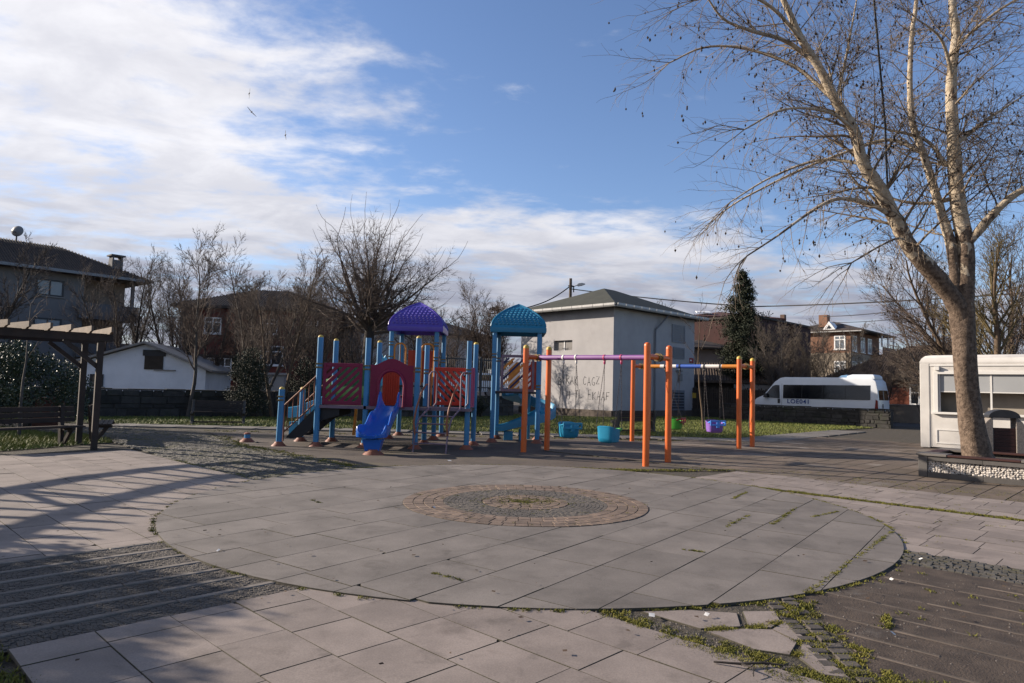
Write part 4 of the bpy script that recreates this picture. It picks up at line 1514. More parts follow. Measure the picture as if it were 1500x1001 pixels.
# ---------------------------------------------------------------- tower with teal roof and spiral slide
tt = thing('slide_tower', 'tall tower with teal scaled roof and teal spiral slide', 'play tower', (0.15, 20.85, 0))
TX0, TX1, TY0, TY1 = -0.52, 0.80, 20.15, 21.55
for x, y in ((TX0, TY0), (TX1, TY0), (TX0 + 0.10, TY1), (TX1 + 0.08, TY1)):
    square_post('post', x, y, 3.28, tt, None, lean=0.01)
for x, y, z in ((TX0, TY0, 2.50), (TX0 + 0.10, TY1, 2.44), (TX1, TY0, 1.60)):
    clamp_at(tt, x, y, z)
mb = MB()
mb.ab(TX0 - 0.03, TX1 + 0.06, TY0 - 0.02, TY1 + 0.02, 1.44, 1.50)
mb.build('deck', 'deck', tt)
scale_roof((TX0 + TX1) / 2 + 0.04, (TY0 + TY1) / 2, 3.26, 0.80, 0.90, 'teal', tt)
# front balustrade: lavender frame with coloured slanting slats
mp, L = frame2d((TX0 + 0.22, TY0), (TX1 - 0.12, TY0), 0)
mb = MB()
mb.mbox(mp, 0.0, L, 2.50, 2.58, -0.02, 0.02)
mb.mbox(mp, 0.0, L, 1.50, 1.58, -0.02, 0.02)
mb.mbox(mp, 0.0, 0.07, 1.58, 2.50, -0.02, 0.02)
mb.mbox(mp, L - 0.07, L, 1.58, 2.50, -0.02, 0.02)
fr = mb.build('balustrade_frame', 'lavender', tt)
rect = [(0.07, 1.60), (L - 0.10, 1.60), (L - 0.10, 2.48), (0.07, 2.48)]
cols = ['navy', 'amber', 'white_paint', 'navy', 'amber', 'white_paint', 'navy', 'white_paint', 'white_paint', 'white_paint']
for k in range(10):
    c = 0.62 - k * 0.155
    poly = clip(ccw([(-2, 1.6 - 2 + c), (3, 1.6 + 3 + c), (3, 1.6 + 3 + c + 0.085), (-2, 1.6 - 2 + c + 0.085)]), rect)
    poly = dedupe(poly, 0.004)
    if len(poly) >= 3 and abs(area(poly)) > 0.003:
        m2 = MB()
        m2.mprism(mp, poly, -0.012, 0.012)
        m2.build('slat', cols[k], fr)
mb = MB()
mp2, L2 = frame2d((TX0 + 0.45, TY1), (TX0 + 0.80, TY1), 0)
mb.mbox(mp2, 0, L2, 1.55, 2.42, -0.015, 0.015)
mb.build('rear_panel', 'amber', tt, bev=0.01)
mb = MB()
mp2, L2 = frame2d((TX1 - 0.28, TY1), (TX1 + 0.0, TY1), 0)
mb.mbox(mp2, 0, L2, 1.55, 2.45, -0.015, 0.015)
mb.build('rear_panel', 'orange_red', tt, bev=0.01)
# spiral slide
CX, CY, RR = 0.58, 21.72, 0.60
sts = []
n = 34
for i in range(n + 1):
    t = i / n
    a = math.pi - 1.5 * math.pi * t
    z = 1.40 - 0.86 * t
    c = (CX + RR * math.cos(a), CY + RR * math.sin(a), z)
    lat = Vector((math.cos(a), math.sin(a), -0.12)).normalized()
    up = Vector((0, 0, 1))
    sts.append((c, 0.46, 0.26 if t > 0.1 else 0.34, lat, up))
for i in range(1, 9):
    t = i / 8
    sts.append(((CX - 1.02 * t, CY - RR, 0.54 - 0.22 * min(1, t * 1.3)), 0.46 + 0.05 * t, 0.26 - 0.14 * t, Vector((0, -1, 0)), Vector((0, 0, 1))))
sp = slide_channel('spiral_slide', 'teal', tt, sts, 0.04)
mb = MB()
mb.tube([(CX, CY, 0.0), (CX, CY, 1.5)], 0.06, 10)
mb.build('spiral_column', 'teal', sp, smooth=50)
mb = MB()
mb.ab(-0.18, 0.10, 20.98, 21.28, 0.0, 0.28)
mb.build('slide_stand', 'teal', sp, bev=0.02)
mb = MB()
mb.tube([(0.32, 21.12, 0.0), (0.32, 21.12, 0.35)], 0.045, 8)
mb.build('slide_leg', 'teal', sp, smooth=50)

# ---------------------------------------------------------------- leftover post stub
sb = thing('post_stub', 'short blue post stub on a terracotta foot left of the climbing structure', 'post', (-6.89, 18.08, 0))
mb = MB()
mb.lathe((-6.89, 18.08, 0), [(0.20, 0.0), (0.19, 0.02), (0.13, 0.075), (0.10, 0.11)], 18)
mb.build('post_foot', 'foot', sb, smooth=50)
mb = MB()
mb.lathe((-6.89, 18.08, 0.1), [(0.08, 0), (0.08, 0.11)], 10)
mb.build('post', 'blue_post', sb, smooth=30)
mb = MB()
mb.lathe((-6.89, 18.08, 0.21), [(0.088, 0), (0.086, 0.02), (0.05, 0.045)], 12)
mb.build('post_cap', 'foot', sb, smooth=40)
mb = MB()
mb.lathe((-6.55, 17.85, 0.0), [(0.05, 0.0), (0.05, 0.03), (0.02, 0.045)], 10)
o = mb.build('bolt_cover', 'benchstone', smooth=40)
o['label'] = 'small grey cover on the play surface beside the post stub'
o['category'] = 'cover'


# ================================================================ SWINGS
def swing_frame(label, pairs, heights, zbeam, segs, caps):
    A = [(pairs[0][0][0] + pairs[0][1][0]) / 2, (pairs[0][0][1] + pairs[0][1][1]) / 2]
    B = [(pairs[1][0][0] + pairs[1][1][0]) / 2, (pairs[1][0][1] + pairs[1][1][1]) / 2]
    root = thing('swing_set', label, 'swing set', ((A[0] + B[0]) / 2, (A[1] + B[1]) / 2, 0), group='swing sets')
    for i, pr in enumerate(pairs):
        for j, (x, y) in enumerate(pr):
            h = heights[i][j]
            mb = MB()
            mb.tube([(x, y, 0.0), (x + 0.006, y, h)], 0.072, 16)
            p = mb.build('post', 'orange', root, smooth=50)
            mb = MB()
            mb.lathe((x + 0.006, y, h), [(0.074, -0.03), (0.074, 0.005), (0.062, 0.035), (0.036, 0.055), (0.01, 0.062)], 14)
            mb.build('post_cap', caps[i][j], p, smooth=50)
        mb = MB()
        mb.tube([(pr[0][0], pr[0][1], zbeam[i]), (pr[1][0], pr[1][1], zbeam[i])], 0.058, 12)
        mb.build('cross_tube', 'orange', root, smooth=50)
        mx, my = (pr[0][0] + pr[1][0]) / 2, (pr[0][1] + pr[1][1]) / 2
        mb = MB()
        d = Vector((pr[1][0] - pr[0][0], pr[1][1] - pr[0][1], 0)).normalized()
        for k in (-0.05, 0.07):
            mb.tube([(mx + d.x * (k - 0.02), my + d.y * (k - 0.02), zbeam[i]), (mx + d.x * (k + 0.02), my + d.y * (k + 0.02), zbeam[i])], 0.092, 14)
        mb.build('collar', 'clamp', root, smooth=50)
    P, Q = Vector((A[0], A[1], zbeam[0])), Vector((B[0], B[1], zbeam[1]))
    for t0, t1, mm in segs:
        mb = MB()
        mb.tube([P.lerp(Q, t0), P.lerp(Q, t1)], 0.062, 14)
        mb.build('top_beam', mm, root, smooth=50)
    return root, P, Q


def bucket_seat(label, anchor, P, Q, half, seat_z, yaw, shell, trim, trim_kind, swing=0.0, hanger='dark_metal'):
    """toddler swing: hollow bucket hung on four chains from two hangers of the beam"""
    c = P.lerp(Q, anchor)
    d = (Q - P)
    d.z = 0
    d.normalize()
    n = Vector((-d.y, d.x, 0))
    base = Vector((c.x, c.y, seat_z)) + n * swing
    root = thing('baby_swing', label, 'swing', tuple(base), group='toddler swings')
    ca, sa = math.cos(yaw), math.sin(yaw)

    def w(x, y, z):
        return (base.x + x * ca - y * sa, base.y + x * sa + y * ca, base.z + z)
    N = 28

    def ring(hw, hd, zf, grow=0.0):
        pts = []
        for k in range(N):
            a = 2 * math.pi * k / N
            ex = 0.62
            x = hw * math.copysign(abs(math.cos(a)) ** ex, math.cos(a))
            y = hd * math.copysign(abs(math.sin(a)) ** ex, math.sin(a))
            back = 0.5 + 0.5 * math.sin(a)        # high at the back (+y)
            x, y = x * 0.92, y * 0.92
            pts.append(w(x, y, zf * (0.78 + 0.32 * back) if zf > 0.2 else zf))
        return pts
    mb = MB()
    rings = [ring(0.17, 0.14, 0.0), ring(0.235, 0.19, 0.03), ring(0.255, 0.21, 0.12), ring(0.265, 0.22, 0.30), ring(0.275, 0.23, 0.345), ring(0.262, 0.217, 0.355), ring(0.24, 0.195, 0.335), ring(0.225, 0.18, 0.13), ring(0.20, 0.16, 0.06)]
    mb.rings(rings)
    sh = mb.build('bucket', shell, root, smooth=50)
    # front guard with two openings
    if trim_kind == 'bar':
        mb = MB()
        mb.tube([w(-0.235, -0.10, 0.30), w(-0.2, -0.24, 0.32), w(0.0, -0.27, 0.30), w(0.2, -0.24, 0.32), w(0.235, -0.10, 0.30)], 0.028, 8)
        mb.tube([w(0, -0.265, 0.30), w(0, -0.22, 0.05)], 0.028, 8)
        mb.build('guard_bar', trim, root, smooth=50)
    else:
        mb = MB()

        def mpf(a, z, t):
            return w(a, -0.245 - t, z)
        for x0, x1, z0, z1 in ((-0.25, 0.25, 0.34, 0.385), (-0.25, 0.25, 0.22, 0.265), (-0.25, -0.21, 0.265, 0.34), (0.21, 0.25, 0.265, 0.34), (-0.045, 0.045, 0.265, 0.34), (-0.05, 0.05, 0.16, 0.22)):
            mb.mbox(mpf, x0, x1, z0, z1, 0.0, 0.03)
        mb.build('guard', trim, root, bev=0.01)
        for q_ in (-1, 1):
            mb = MB()
            mb.tube([w(q_ * 0.24, -0.10, 0.31), w(q_ * 0.235, -0.25, 0.34)], 0.022, 8)
            mb.build('guard_arm', trim, root, smooth=50)
    # hangers and chains
    for sgn in (-1, 1):
        hp = c + d * (half * sgn)
        mb = MB()
        mb.tube([hp - d * 0.02, hp + d * 0.02], 0.074, 12)
        mb.lathe((hp.x, hp.y, hp.z - 0.16), [(0.012, 0.0), (0.028, 0.02), (0.028, 0.07), (0.02, 0.10)], 8)
        mb.build('hanger', hanger, root, smooth=50)
        top = Vector((hp.x, hp.y, hp.z - 0.15))
        side = -1 if (Vector((ca, sa, 0)).dot(d) * sgn) < 0 else 1
        for fb in (-0.15, 0.17):
            bot = Vector(w(side * 0.25, fb, 0.32))
            mb = MB()
            # chain: alternately turned links
            L = (bot - top).length
            m = int(L / 0.05)
            ax = (bot - top).normalized()
            o1 = ax.orthogonal().normalized()
            o2 = ax.cross(o1)
            for k in range(m):
                p = top.lerp(bot, (k + 0.5) / m)
                off = o1 if k % 2 else o2
                a_ = p - ax * 0.026
                b_ = p + ax * 0.026
                mb.tube([a_, p + off * 0.011, b_, ], 0.0045, 3, False)
                mb.tube([a_, p - off * 0.011, b_, ], 0.0045, 3, False)
            mb.build('chain', 'chain', root)
    return root


sw1, P1_, Q1_ = swing_frame('near swing set with four orange posts and a purple top beam', (((0.36, 17.24), (0.98, 17.98)), ((2.92, 14.70), (3.58, 15.52))),
                            ((2.64, 2.66), (2.60, 2.60)), (2.40, 2.36), ((0, 1, 'beam_purple'),), (('yellow', 'yellow'), ('orange', 'orange')))
bucket_seat('teal bucket swing on the left half of the purple beam, striped with shadow', 0.30, P1_, Q1_, 0.20, 0.42, R(18), 'seat_teal', 'seat_teal', 'guard', 0.0, 'white_paint')
bucket_seat('teal bucket swing hanging nearest the tall front orange posts', 0.66, P1_, Q1_, 0.24, 0.40, R(140), 'seat_teal', 'seat_green', 'bar', -0.12, 'pink_plastic')
sw2, P2_, Q2_ = swing_frame('far swing set with a beam banded orange, white and blue', (((3.91, 21.93), (4.60, 22.80)), ((6.61, 19.81), (7.31, 20.70))),
                            ((2.64, 2.64), (2.64, 2.64)), (2.42, 2.42), ((0, 0.2, 'amber'), (0.2, 0.36, 'white_paint'), (0.36, 0.60, 'beam_blue'), (0.60, 0.79, 'white_paint'), (0.79, 1, 'amber')),
                            (('yellow', 'yellow'), ('yellow', 'yellow')))
bucket_seat('green bucket swing with red trim half hidden behind an orange post', 0.32, P2_, Q2_, 0.25, 0.42, R(60), 'seat_green', 'seat_red', 'guard', 0.25)
bucket_seat('purple bucket swing with a bright blue front guard', 0.70, P2_, Q2_, 0.25, 0.40, R(8), 'seat_purple', 'seat_blue', 'guard', 0.2)
# ================================================================ PERGOLA AND BENCHES
pg = thing('pergola', 'curved dark timber pergola with slatted top at the left edge', 'pergola', (-10.6, 13.0, 0))
ARC_A = [(-8.98, 15.34), (-9.6, 14.85), (-10.25, 14.05), (-10.75, 13.1), (-11.05, 12.0), (-11.2, 10.8), (-11.15, 9.5), (-10.95, 8.2), (-10.55, 6.9)]
ARC_B = [(-9.95, 16.45), (-10.75, 15.85), (-11.6, 14.95), (-12.3, 13.8), (-12.75, 12.5), (-12.95, 11.0), (-12.9, 9.5), (-12.65, 8.0), (-12.2, 6.5)]


def beam_curve(pts, z0, z1, w, name):
    rings = []
    n = len(pts)
    for i, p in enumerate(pts):
        a, b = pts[max(i - 1, 0)], pts[min(i + 1, n - 1)]
        d = Vector((b[0] - a[0], b[1] - a[1], 0)).normalized()
        s = Vector((-d.y, d.x, 0)) * (w / 2)
        rings.append([(p[0] - s.x, p[1] - s.y, z0), (p[0] + s.x, p[1] + s.y, z0), (p[0] + s.x, p[1] + s.y, z1), (p[0] - s.x, p[1] - s.y, z1)])
    mb = MB()
    mb.rings(rings)
    return mb.build(name, 'oldwood', pg)


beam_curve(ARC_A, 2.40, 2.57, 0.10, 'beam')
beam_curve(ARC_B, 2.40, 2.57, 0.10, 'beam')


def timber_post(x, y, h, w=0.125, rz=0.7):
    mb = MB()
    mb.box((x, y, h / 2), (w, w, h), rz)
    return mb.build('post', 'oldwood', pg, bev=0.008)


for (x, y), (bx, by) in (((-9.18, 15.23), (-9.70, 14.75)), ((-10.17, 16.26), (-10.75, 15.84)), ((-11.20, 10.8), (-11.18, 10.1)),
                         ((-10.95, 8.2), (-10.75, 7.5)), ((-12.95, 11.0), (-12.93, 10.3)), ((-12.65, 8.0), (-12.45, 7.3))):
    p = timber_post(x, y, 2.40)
    mb = MB()
    mb.bar((x, y, 1.80), (bx, by, 2.39), 0.07, 0.09)
    mb.build('brace', 'oldwood', p)


def lerp_poly(pts, t):
    L = [0.0]
    for i in range(len(pts) - 1):
        L.append(L[-1] + math.hypot(pts[i + 1][0] - pts[i][0], pts[i + 1][1] - pts[i][1]))
    d = t * L[-1]
    for i in range(len(pts) - 1):
        if d <= L[i + 1] + 1e-9:
            k = (d - L[i]) / (L[i + 1] - L[i])
            return (pts[i][0] + (pts[i + 1][0] - pts[i][0]) * k, pts[i][1] + (pts[i + 1][1] - pts[i][1]) * k)
    return pts[-1]


NR = 23
for i in range(NR):
    t = (i + 0.25) / NR
    a, b = Vector(lerp_poly(ARC_A, t) + (0,)), Vector(lerp_poly(ARC_B, t) + (0,))
    d = (a - b).normalized()
    p, q = b - d * 0.40, a + d * 0.42
    L = (q - p).length
    mb = MB()
    side = Vector((-d.y, d.x, 0)) * 0.024
    prof = [(0, 2.60), (0.10, 2.555), (L - 0.16, 2.555), (L - 0.10, 2.585), (L, 2.60), (L, 2.71), (0, 2.71)]
    mb.mprism(lambda s_, z_, t_: tuple(p + d * s_ + side * t_ + Vector((0, 0, z_))), prof, -1, 1)
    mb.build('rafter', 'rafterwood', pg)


def slat_bench(name, label, p0, p1, facing, group):
    """bench with posts, seat planks and back planks; facing = unit vector of the front"""
    p0, p1 = Vector(p0 + (0,)), Vector(p1 + (0,))
    f = Vector(facing + (0,)).normalized()
    root = thing(name, label, 'bench', tuple((p0 + p1) / 2), group=group)
    for p in (p0.lerp(p1, 0.12), p0.lerp(p1, 0.88)):
        mb = MB()
        mb.bar(p + Vector((0, 0, 0.0)), p + Vector((0, 0, 0.92)) - f * 0.08, 0.09, 0.09)
        mb.bar(p + f * 0.10 + Vector((0, 0, 0.08)), p + f * 0.34 + Vector((0, 0, 0.42)), 0.06, 0.08)
        mb.bar(p + Vector((0, 0, 0.40)), p + f * 0.42 + Vector((0, 0, 0.40)), 0.07, 0.06)
        mb.build('leg', 'oldwood', root)
    for k in range(4):
        o_ = f * (0.04 + k * 0.105)
        mb = MB()
        mb.bar(p0 + o_ + Vector((0, 0, 0.455)), p1 + o_ + Vector((0, 0, 0.455)), 0.092, 0.035)
        mb.build('seat_plank', 'oldwood', root)
    for k in range(3):
        z = 0.60 + k * 0.125
        o_ = -f * (0.02 + 0.03 * k)
        mb = MB()
        a, b = p0 + o_ + Vector((0, 0, z)), p1 + o_ + Vector((0, 0, z))
        d = (b - a).normalized()
        mb.box(tuple((a + b) / 2), ((b - a).length, 0.03, 0.105), math.atan2(d.y, d.x))
        mb.build('back_plank', 'oldwood', root)
    return root


slat_bench('bench', 'dark timber bench under the pergola at the left edge', (-11.2, 13.9), (-10.18, 16.1), (0.9, -0.42), 'benches under the pergola')
slat_bench('bench', 'timber bench end with sunlit back planks behind the pergola posts', (-10.05, 16.55), (-11.0, 18.3), (0.88, 0.48), 'benches under the pergola')

# curved-end park benches
def park_bench(label, p0, p1, facing, group, high=0.88):
    p0, p1 = Vector(p0 + (0,)), Vector(p1 + (0,))
    f = Vector(facing + (0,)).normalized()
    d = (p1 - p0).normalized()
    root = thing('park_bench', label, 'bench', tuple((p0 + p1) / 2), group=group)
    for p in (p0, p1):
        def mp(s_, z_, t_):
            q = p + f * s_ + d * t_
            return (q.x, q.y, z_)
        mb = MB()
        mb.mprism(mp, [(-0.26, 0.0), (0.34, 0.0), (0.36, 0.06), (0.20, 0.14), (0.16, 0.34), (0.33, 0.40), (0.34, 0.46), (0.0, 0.44), (-0.08, 0.50), (-0.18, 0.74), (-0.23, high), (-0.28, high), (-0.27, 0.74), (-0.20, 0.46), (-0.17, 0.28), (-0.22, 0.08)], -0.045, 0.045)
        mb.build('bench_end', 'benchstone', root, bev=0.008)
    for k in range(4):
        mb = MB()
        o_ = f * (-0.02 + 0.105 * k) + Vector((0, 0, 0.455 + 0.006 * k))
        mb.bar(p0 + d * 0.05 + o_, p1 - d * 0.05 + o_, 0.09, 0.035)
        mb.build('seat_plank', 'benchwood', root)
    for k in range(4):
        z = 0.54 + 0.092 * k
        o_ = f * (-0.10 - 0.036 * k) + Vector((0, 0, z))
        mb = MB()
        mb.box(tuple((p0 + p1) / 2 + o_), ((p1 - p0).length - 0.1, 0.03, 0.083), math.atan2(d.y, d.x))
        mb.build('back_plank', 'benchwood', root)
    mb = MB()
    mb.bar(p0 + Vector((0, 0, 0.10)), p1 + Vector((0, 0, 0.10)), 0.04, 0.05)
    mb.build('stretcher', 'benchwood', root)
    return root


park_bench('dark park bench with curved concrete ends on the grass before the stone wall', (-11.35, 24.55), (-9.75, 25.15), (0.35, -0.94), 'park benches on the lawn')
bb = park_bench('black park bench seen from behind near the corner of the white building', (4.05, 26.2), (5.55, 26.9), (-0.42, 0.91), 'park benches on the lawn')

# terracotta bin behind the pergola bench
mb = MB()
mp, L = frame2d((-14.95, 21.5), (-14.25, 21.95), 0)
prof = [(0, 0.0), (L, 0.0), (L, 0.72), (L - 0.06, 0.86), (L - 0.16, 0.92), (0.16, 0.92), (0.06, 0.86), (0, 0.72)]
tb = thing('waste_container', 'terracotta coloured container with rounded top behind the pergola bench', 'container', (-14.6, 21.7, 0))
mb.mprism(mp, prof, -0.45, 0.0)
mb.build('shell', 'terracotta', tb, bev=0.03)
mb = MB()
mb.mbox(mp, 0.08, L - 0.08, 0.12, 0.62, 0.004, 0.02)
mb.build('front_panel', 'terracotta', tb, bev=0.008)

# ================================================================ PLANTER, BIN, KIOSK
PLC = Vector((8.32, 14.0, 0))


def pl(v_, u_, z_):
    return (PLC.x + v_ * V[0] + u_ * U[0], PLC.y + v_ * V[1] + u_ * U[1], z_)


planter = thing('planter', 'square concrete tree planter with white pebble panels and seat slabs', 'planter', pl(1.1, 1.1, 0))
W = 2.2
FACES = [lambda s_, z_, t_: pl(s_, -t_, z_), lambda s_, z_, t_: pl(-t_, W - s_, z_), lambda s_, z_, t_: pl(W + t_, s_, z_), lambda s_, z_, t_: pl(W - s_, W + t_, z_)]
for k, mp in enumerate(FACES):
    mb = MB()
    mb.mbox(mp, 0.0, 0.16, 0.03, 0.46, -0.16, 0.0)
    mb.build('corner_block', 'planterconc', planter, bev=0.008)
    for z0, z1, nm in ((0.03, 0.135, 'bottom_rail'), (0.365, 0.455, 'top_rail')):
        for j in range(2):
            mb = MB()
            s0, s1 = 0.163 + j * (W - 0.326) / 2, 0.163 + (j + 1) * (W - 0.326) / 2
            mb.mbox(mp, s0 + 0.002, s1 - 0.002, z0, z1, -0.10, -0.004)
            mb.build(nm, 'planterconc', planter, bev=0.006)
    mb = MB()
    mb.mbox(mp, 0.16, W - 0.16, 0.13, 0.37, -0.14, -0.085)
    mb.build('panel_back', 'mortar', planter)
# pebbles behind the rails of the two visible sides
ico_v, ico_f = [], []
bm = bmesh.new()
bmesh.ops.create_icosphere(bm, subdivisions=2, radius=1.0)
bm.verts.ensure_lookup_table()
ico_v = np.array([v.co[:] for v in bm.verts])
ico_f = np.array([[v.index for v in f.verts] for f in bm.faces])
bm.free()
vs, fs, base = [], [], 0
rgp = random.Random(3)
for k in (0, 1):
    mp = FACES[k]
    s = 0.175
    while s < W - 0.17:
        z = 0.15 + rgp.uniform(-0.01, 0.012)
        while z < 0.365:
            a, b, c = rgp.uniform(0.024, 0.040), rgp.uniform(0.018, 0.027), rgp.uniform(0.018, 0.026)
            th = rgp.uniform(-0.9, 0.9)
            P = ico_v * np.array([a, b, c])
            x = P[:, 0] * math.cos(th) - P[:, 1] * math.sin(th)
            y = P[:, 0] * math.sin(th) + P[:, 1] * math.cos(th)
            o_ = np.array(mp(s + rgp.uniform(-0.012, 0.012), z, -0.072 + rgp.uniform(-0.01, 0.014)))
            ds = np.array(mp(1, 0, 0)) - np.array(mp(0, 0, 0))
            dt = np.array(mp(0, 0, 1)) - np.array(mp(0, 0, 0))
            W3 = o_ + x[:, None] * ds + P[:, 2][:, None] * dt + y[:, None] * np.array([0, 0, 1.0])
            vs.append(W3)
            fs.append(ico_f + base)
            base += len(W3)
            z += b * 1.75
        s += 0.047
me = np_mesh('pebbles', np.concatenate(vs) - np.array(pl(1.1, 1.1, 0)), np.concatenate(fs))
link('pebbles', me, 'pebble', planter, smooth=80, kind='stuff')
# corner seat slabs and dark timber edging
for ci in range(4):
    cx_, cy_ = [(0, 0), (W, 0), (W, W), (0, W)][ci]
    sx, sy = [(1, 1), (-1, 1), (-1, -1), (1, -1)][ci]
    for j in range(4):
        mb = MB()
        a0, a1 = cx_ - sx * 0.03, cx_ + sx * 0.50
        b0, b1 = cy_ - sy * 0.03 + sy * j * 0.135, cy_ - sy * 0.03 + sy * (j * 0.135 + 0.128)
        lo, hi = min(a0, a1), max(a0, a1)
        l2, h2 = min(b0, b1), max(b0, b1)
        mb.mbox(lambda s_, z_, t_: pl(s_, t_, z_), lo, hi, 0.460, 0.505, l2, h2)
        mb.build('seat_slab', 'seatslab', planter, bev=0.006)
for mp in FACES:
    for t0, t1 in ((-0.10, 0.02), (-0.225, -0.11)):
        mb = MB()
        mb.mbox(mp, 0.51, W - 0.51, 0.460, 0.498, t0, t1)
        mb.build('edge_plank', 'redwood', planter, bev=0.006)
mb = MB()
mb.mbox(lambda s_, z_, t_: pl(s_, t_, z_), 0.17, W - 0.17, 0.03, 0.40, 0.17, W - 0.17)
mb.build('soil_fill', 'earth', planter)

# litter bin of granite and red-brown slats behind the planter
BC = Vector((11.15, 15.55, 0))
bin_ = thing('litter_bin', 'litter bin with granite cheeks, red-brown slats and dark domed lid', 'litter bin', tuple(BC))
bd = Vector((0.93, -0.37, 0))
bn = Vector((-0.37, -0.93, 0))


def bmp(s_, z_, t_):
    q = BC + bd * s_ + bn * t_
    return (q.x, q.y, z_)


for sg in (-1, 1):
    pts = []
    for i in range(15):
        z = 0.06 + 1.16 * i / 14
        zz = (z - 0.60) / 0.72
        pts.append((sg * (0.50 * math.sqrt(max(0.02, 1 - zz * zz))), z))
    poly = [(sg * 0.215, 0.06)] + pts + [(sg * 0.215, 1.22)]
    mb = MB()
    mb.mprism(bmp, poly if sg > 0 else poly[::-1], -0.22, 0.22)
    mb.build('cheek', 'granite', bin_, bev=0.012)
for i in range(11):
    mb = MB()
    mb.mbox(bmp, -0.21, 0.21, 0.10 + i * 0.082, 0.10 + i * 0.082 + 0.074, 0.15, 0.19)
    mb.build('slat', 'redwood', bin_)
mb = MB()
mb.mbox(bmp, -0.21, 0.21, 0.08, 0.98, -0.20, 0.14)
mb.build('liner', 'metal_grey', bin_)
mb = MB()
dome = [(-0.30, 1.22), (0.30, 1.22)] + [(0.30 * math.cos(math.pi * i / 12), 1.235 + 0.17 * math.sin(math.pi * i / 12)) for i in range(13)]
mb.mprism(bmp, dome, -0.23, 0.24)
mb.build('lid', 'dark_metal', bin_, bev=0.006)

# kiosk
KC = Vector((13.30, 22.20, 0))
kiosk = thing('kiosk', 'white kiosk cabin with rounded edges and a wide serving window', 'kiosk', tuple(KC))


def kp(v_, z_, u_):
    """v along the front, z up, u = out of the front face"""
    return (KC.x + v_ * V[0] - u_ * U[0], KC.y + v_ * V[1] - u_ * U[1], z_)


KL, KD, KH = 5.4, 2.4, 3.02
OX0, OX1, OZ0, OZ1 = 0.50, 4.75, 1.20, 2.40


def rounded(v0, v1, z0, z1, r):
    pts = []
    for (cx_, cz_, a0) in ((v1 - r, z0 + 0.02, None), (v1 - r, z1 - r, 0), (v0 + r, z1 - r, 90)):
        if a0 is None:
            pts += [(v1, z0)]
            continue
        for i in range(7):
            a = R(a0 + 90 * i / 6)
            pts.append((cx_ + r * math.cos(a), cz_ + r * math.sin(a)))
    pts += [(v0, z0)]
    return pts[::1]


# front wall around the opening: outer rounded outline to inner rectangle
mb = MB()
for t0, t1 in ((-0.08, 0.0),):
    mb.mprism(kp, [(0.0, 0.08), (KL, 0.08), (KL, OZ0), (0.0, OZ0)], t0, t1)
    mb.mprism(kp, [(0.0, OZ0), (OX0, OZ0), (OX0, OZ1), (0.0, OZ1)], t0, t1)
    mb.mprism(kp, [(OX1, OZ0), (KL, OZ0), (KL, OZ1), (OX1, OZ1)], t0, t1)
    mb.mprism(kp, [(0.0, OZ1), (KL, OZ1), (KL, KH - 0.30), (KL - 0.02, KH - 0.20), (0.02, KH - 0.20), (0.0, KH - 0.30)], t0, t1)
mb.build('front_wall', 'kioskwhite', kiosk)
mb = MB()
mb.mbox(kp, 0.0, 0.08, 0.08, KH - 0.25, -KD, -0.081)
mb.build('side_wall', 'kioskwhite', kiosk)
mb = MB()
mb.mbox(kp, KL - 0.08, KL, 0.08, KH - 0.25, -KD, -0.081)
mb.build('side_wall', 'kioskwhite', kiosk)
mb = MB()
mb.mbox(kp, 0.08, KL - 0.08, 0.08, KH - 0.25, -KD, -KD + 0.08)
mb.build('back_wall', 'kioskinside', kiosk)
mb = MB()
mb.mbox(kp, 0.081, KL - 0.081, 0.08, 0.14, -KD + 0.081, -0.081)
mb.build('cabin_floor', 'kioskinside', kiosk)
# roof: chamfered cap
rings = []
for ins_, z in ((0.0, KH - 0.30), (-0.015, KH - 0.27), (-0.012, KH - 0.22), (0.03, KH - 0.12), (0.12, KH - 0.03), (0.26, KH)):
    rings.append([kp(ins_, z, -ins_), kp(KL - ins_, z, -ins_), kp(KL - ins_, z, -KD + ins_), kp(ins_, z, -KD + ins_)])
mb = MB()
mb.rings(rings)
mb.build('roof', 'kioskwhite', kiosk, smooth=40)
# rounded left corner column and the trim around the window
mb = MB()
mb.mbox(kp, -0.012, 0.26, 0.05, KH - 0.28, -0.10, 0.022)
mb.build('corner_trim', 'kioskwhite', kiosk, bev=0.02)
mb = MB()
for x0, x1, z0, z1 in ((OX0 - 0.12, OX1 + 0.12, OZ1, OZ1 + 0.10), (OX0 - 0.12, OX0, OZ0, OZ1), (OX1, OX1 + 0.12, OZ0, OZ1)):
    mb.mbox(kp, x0, x1, z0, z1, 0.002, 0.05)
wf = mb.build('window_frame', 'kioskframe', kiosk, bev=0.006)
mb = MB()
mb.mbox(kp, OX0 - 0.16, OX1 + 0.16, OZ0 - 0.07, OZ0, -0.06, 0.14)
mb.build('sill', 'kioskframe', wf, bev=0.01)
for x in (OX0 + 0.03, 1.90, 3.3, OX1 - 0.03):
    mb = MB()
    mb.mbox(kp, x - 0.025, x + 0.025, OZ0, OZ1, -0.06, -0.02)
    mb.build('mullion', 'kioskframe', wf)
for i, (x0, x1) in enumerate(((OX0 + 0.06, 1.87), (1.93, 3.27), (3.33, OX1 - 0.06))):
    mb = MB()
    mb.mbox(kp, x0, x1, 1.86, OZ1 - 0.01, -0.055, -0.035)
    pnl = mb.build('shutter_panel', 'kioskpanel', wf)
    mb = MB()
    mb.mbox(kp, x0, x1, 1.83, 1.86, -0.06, -0.03)
    mb.build('rail', 'kioskframe', wf)
mb = MB()
mb.mbox(kp, OX0 + 0.3, OX1 - 0.2, 0.14, 1.10, -0.56, -0.10)
mb.build('counter', 'kioskinside', kiosk)
mb = MB()
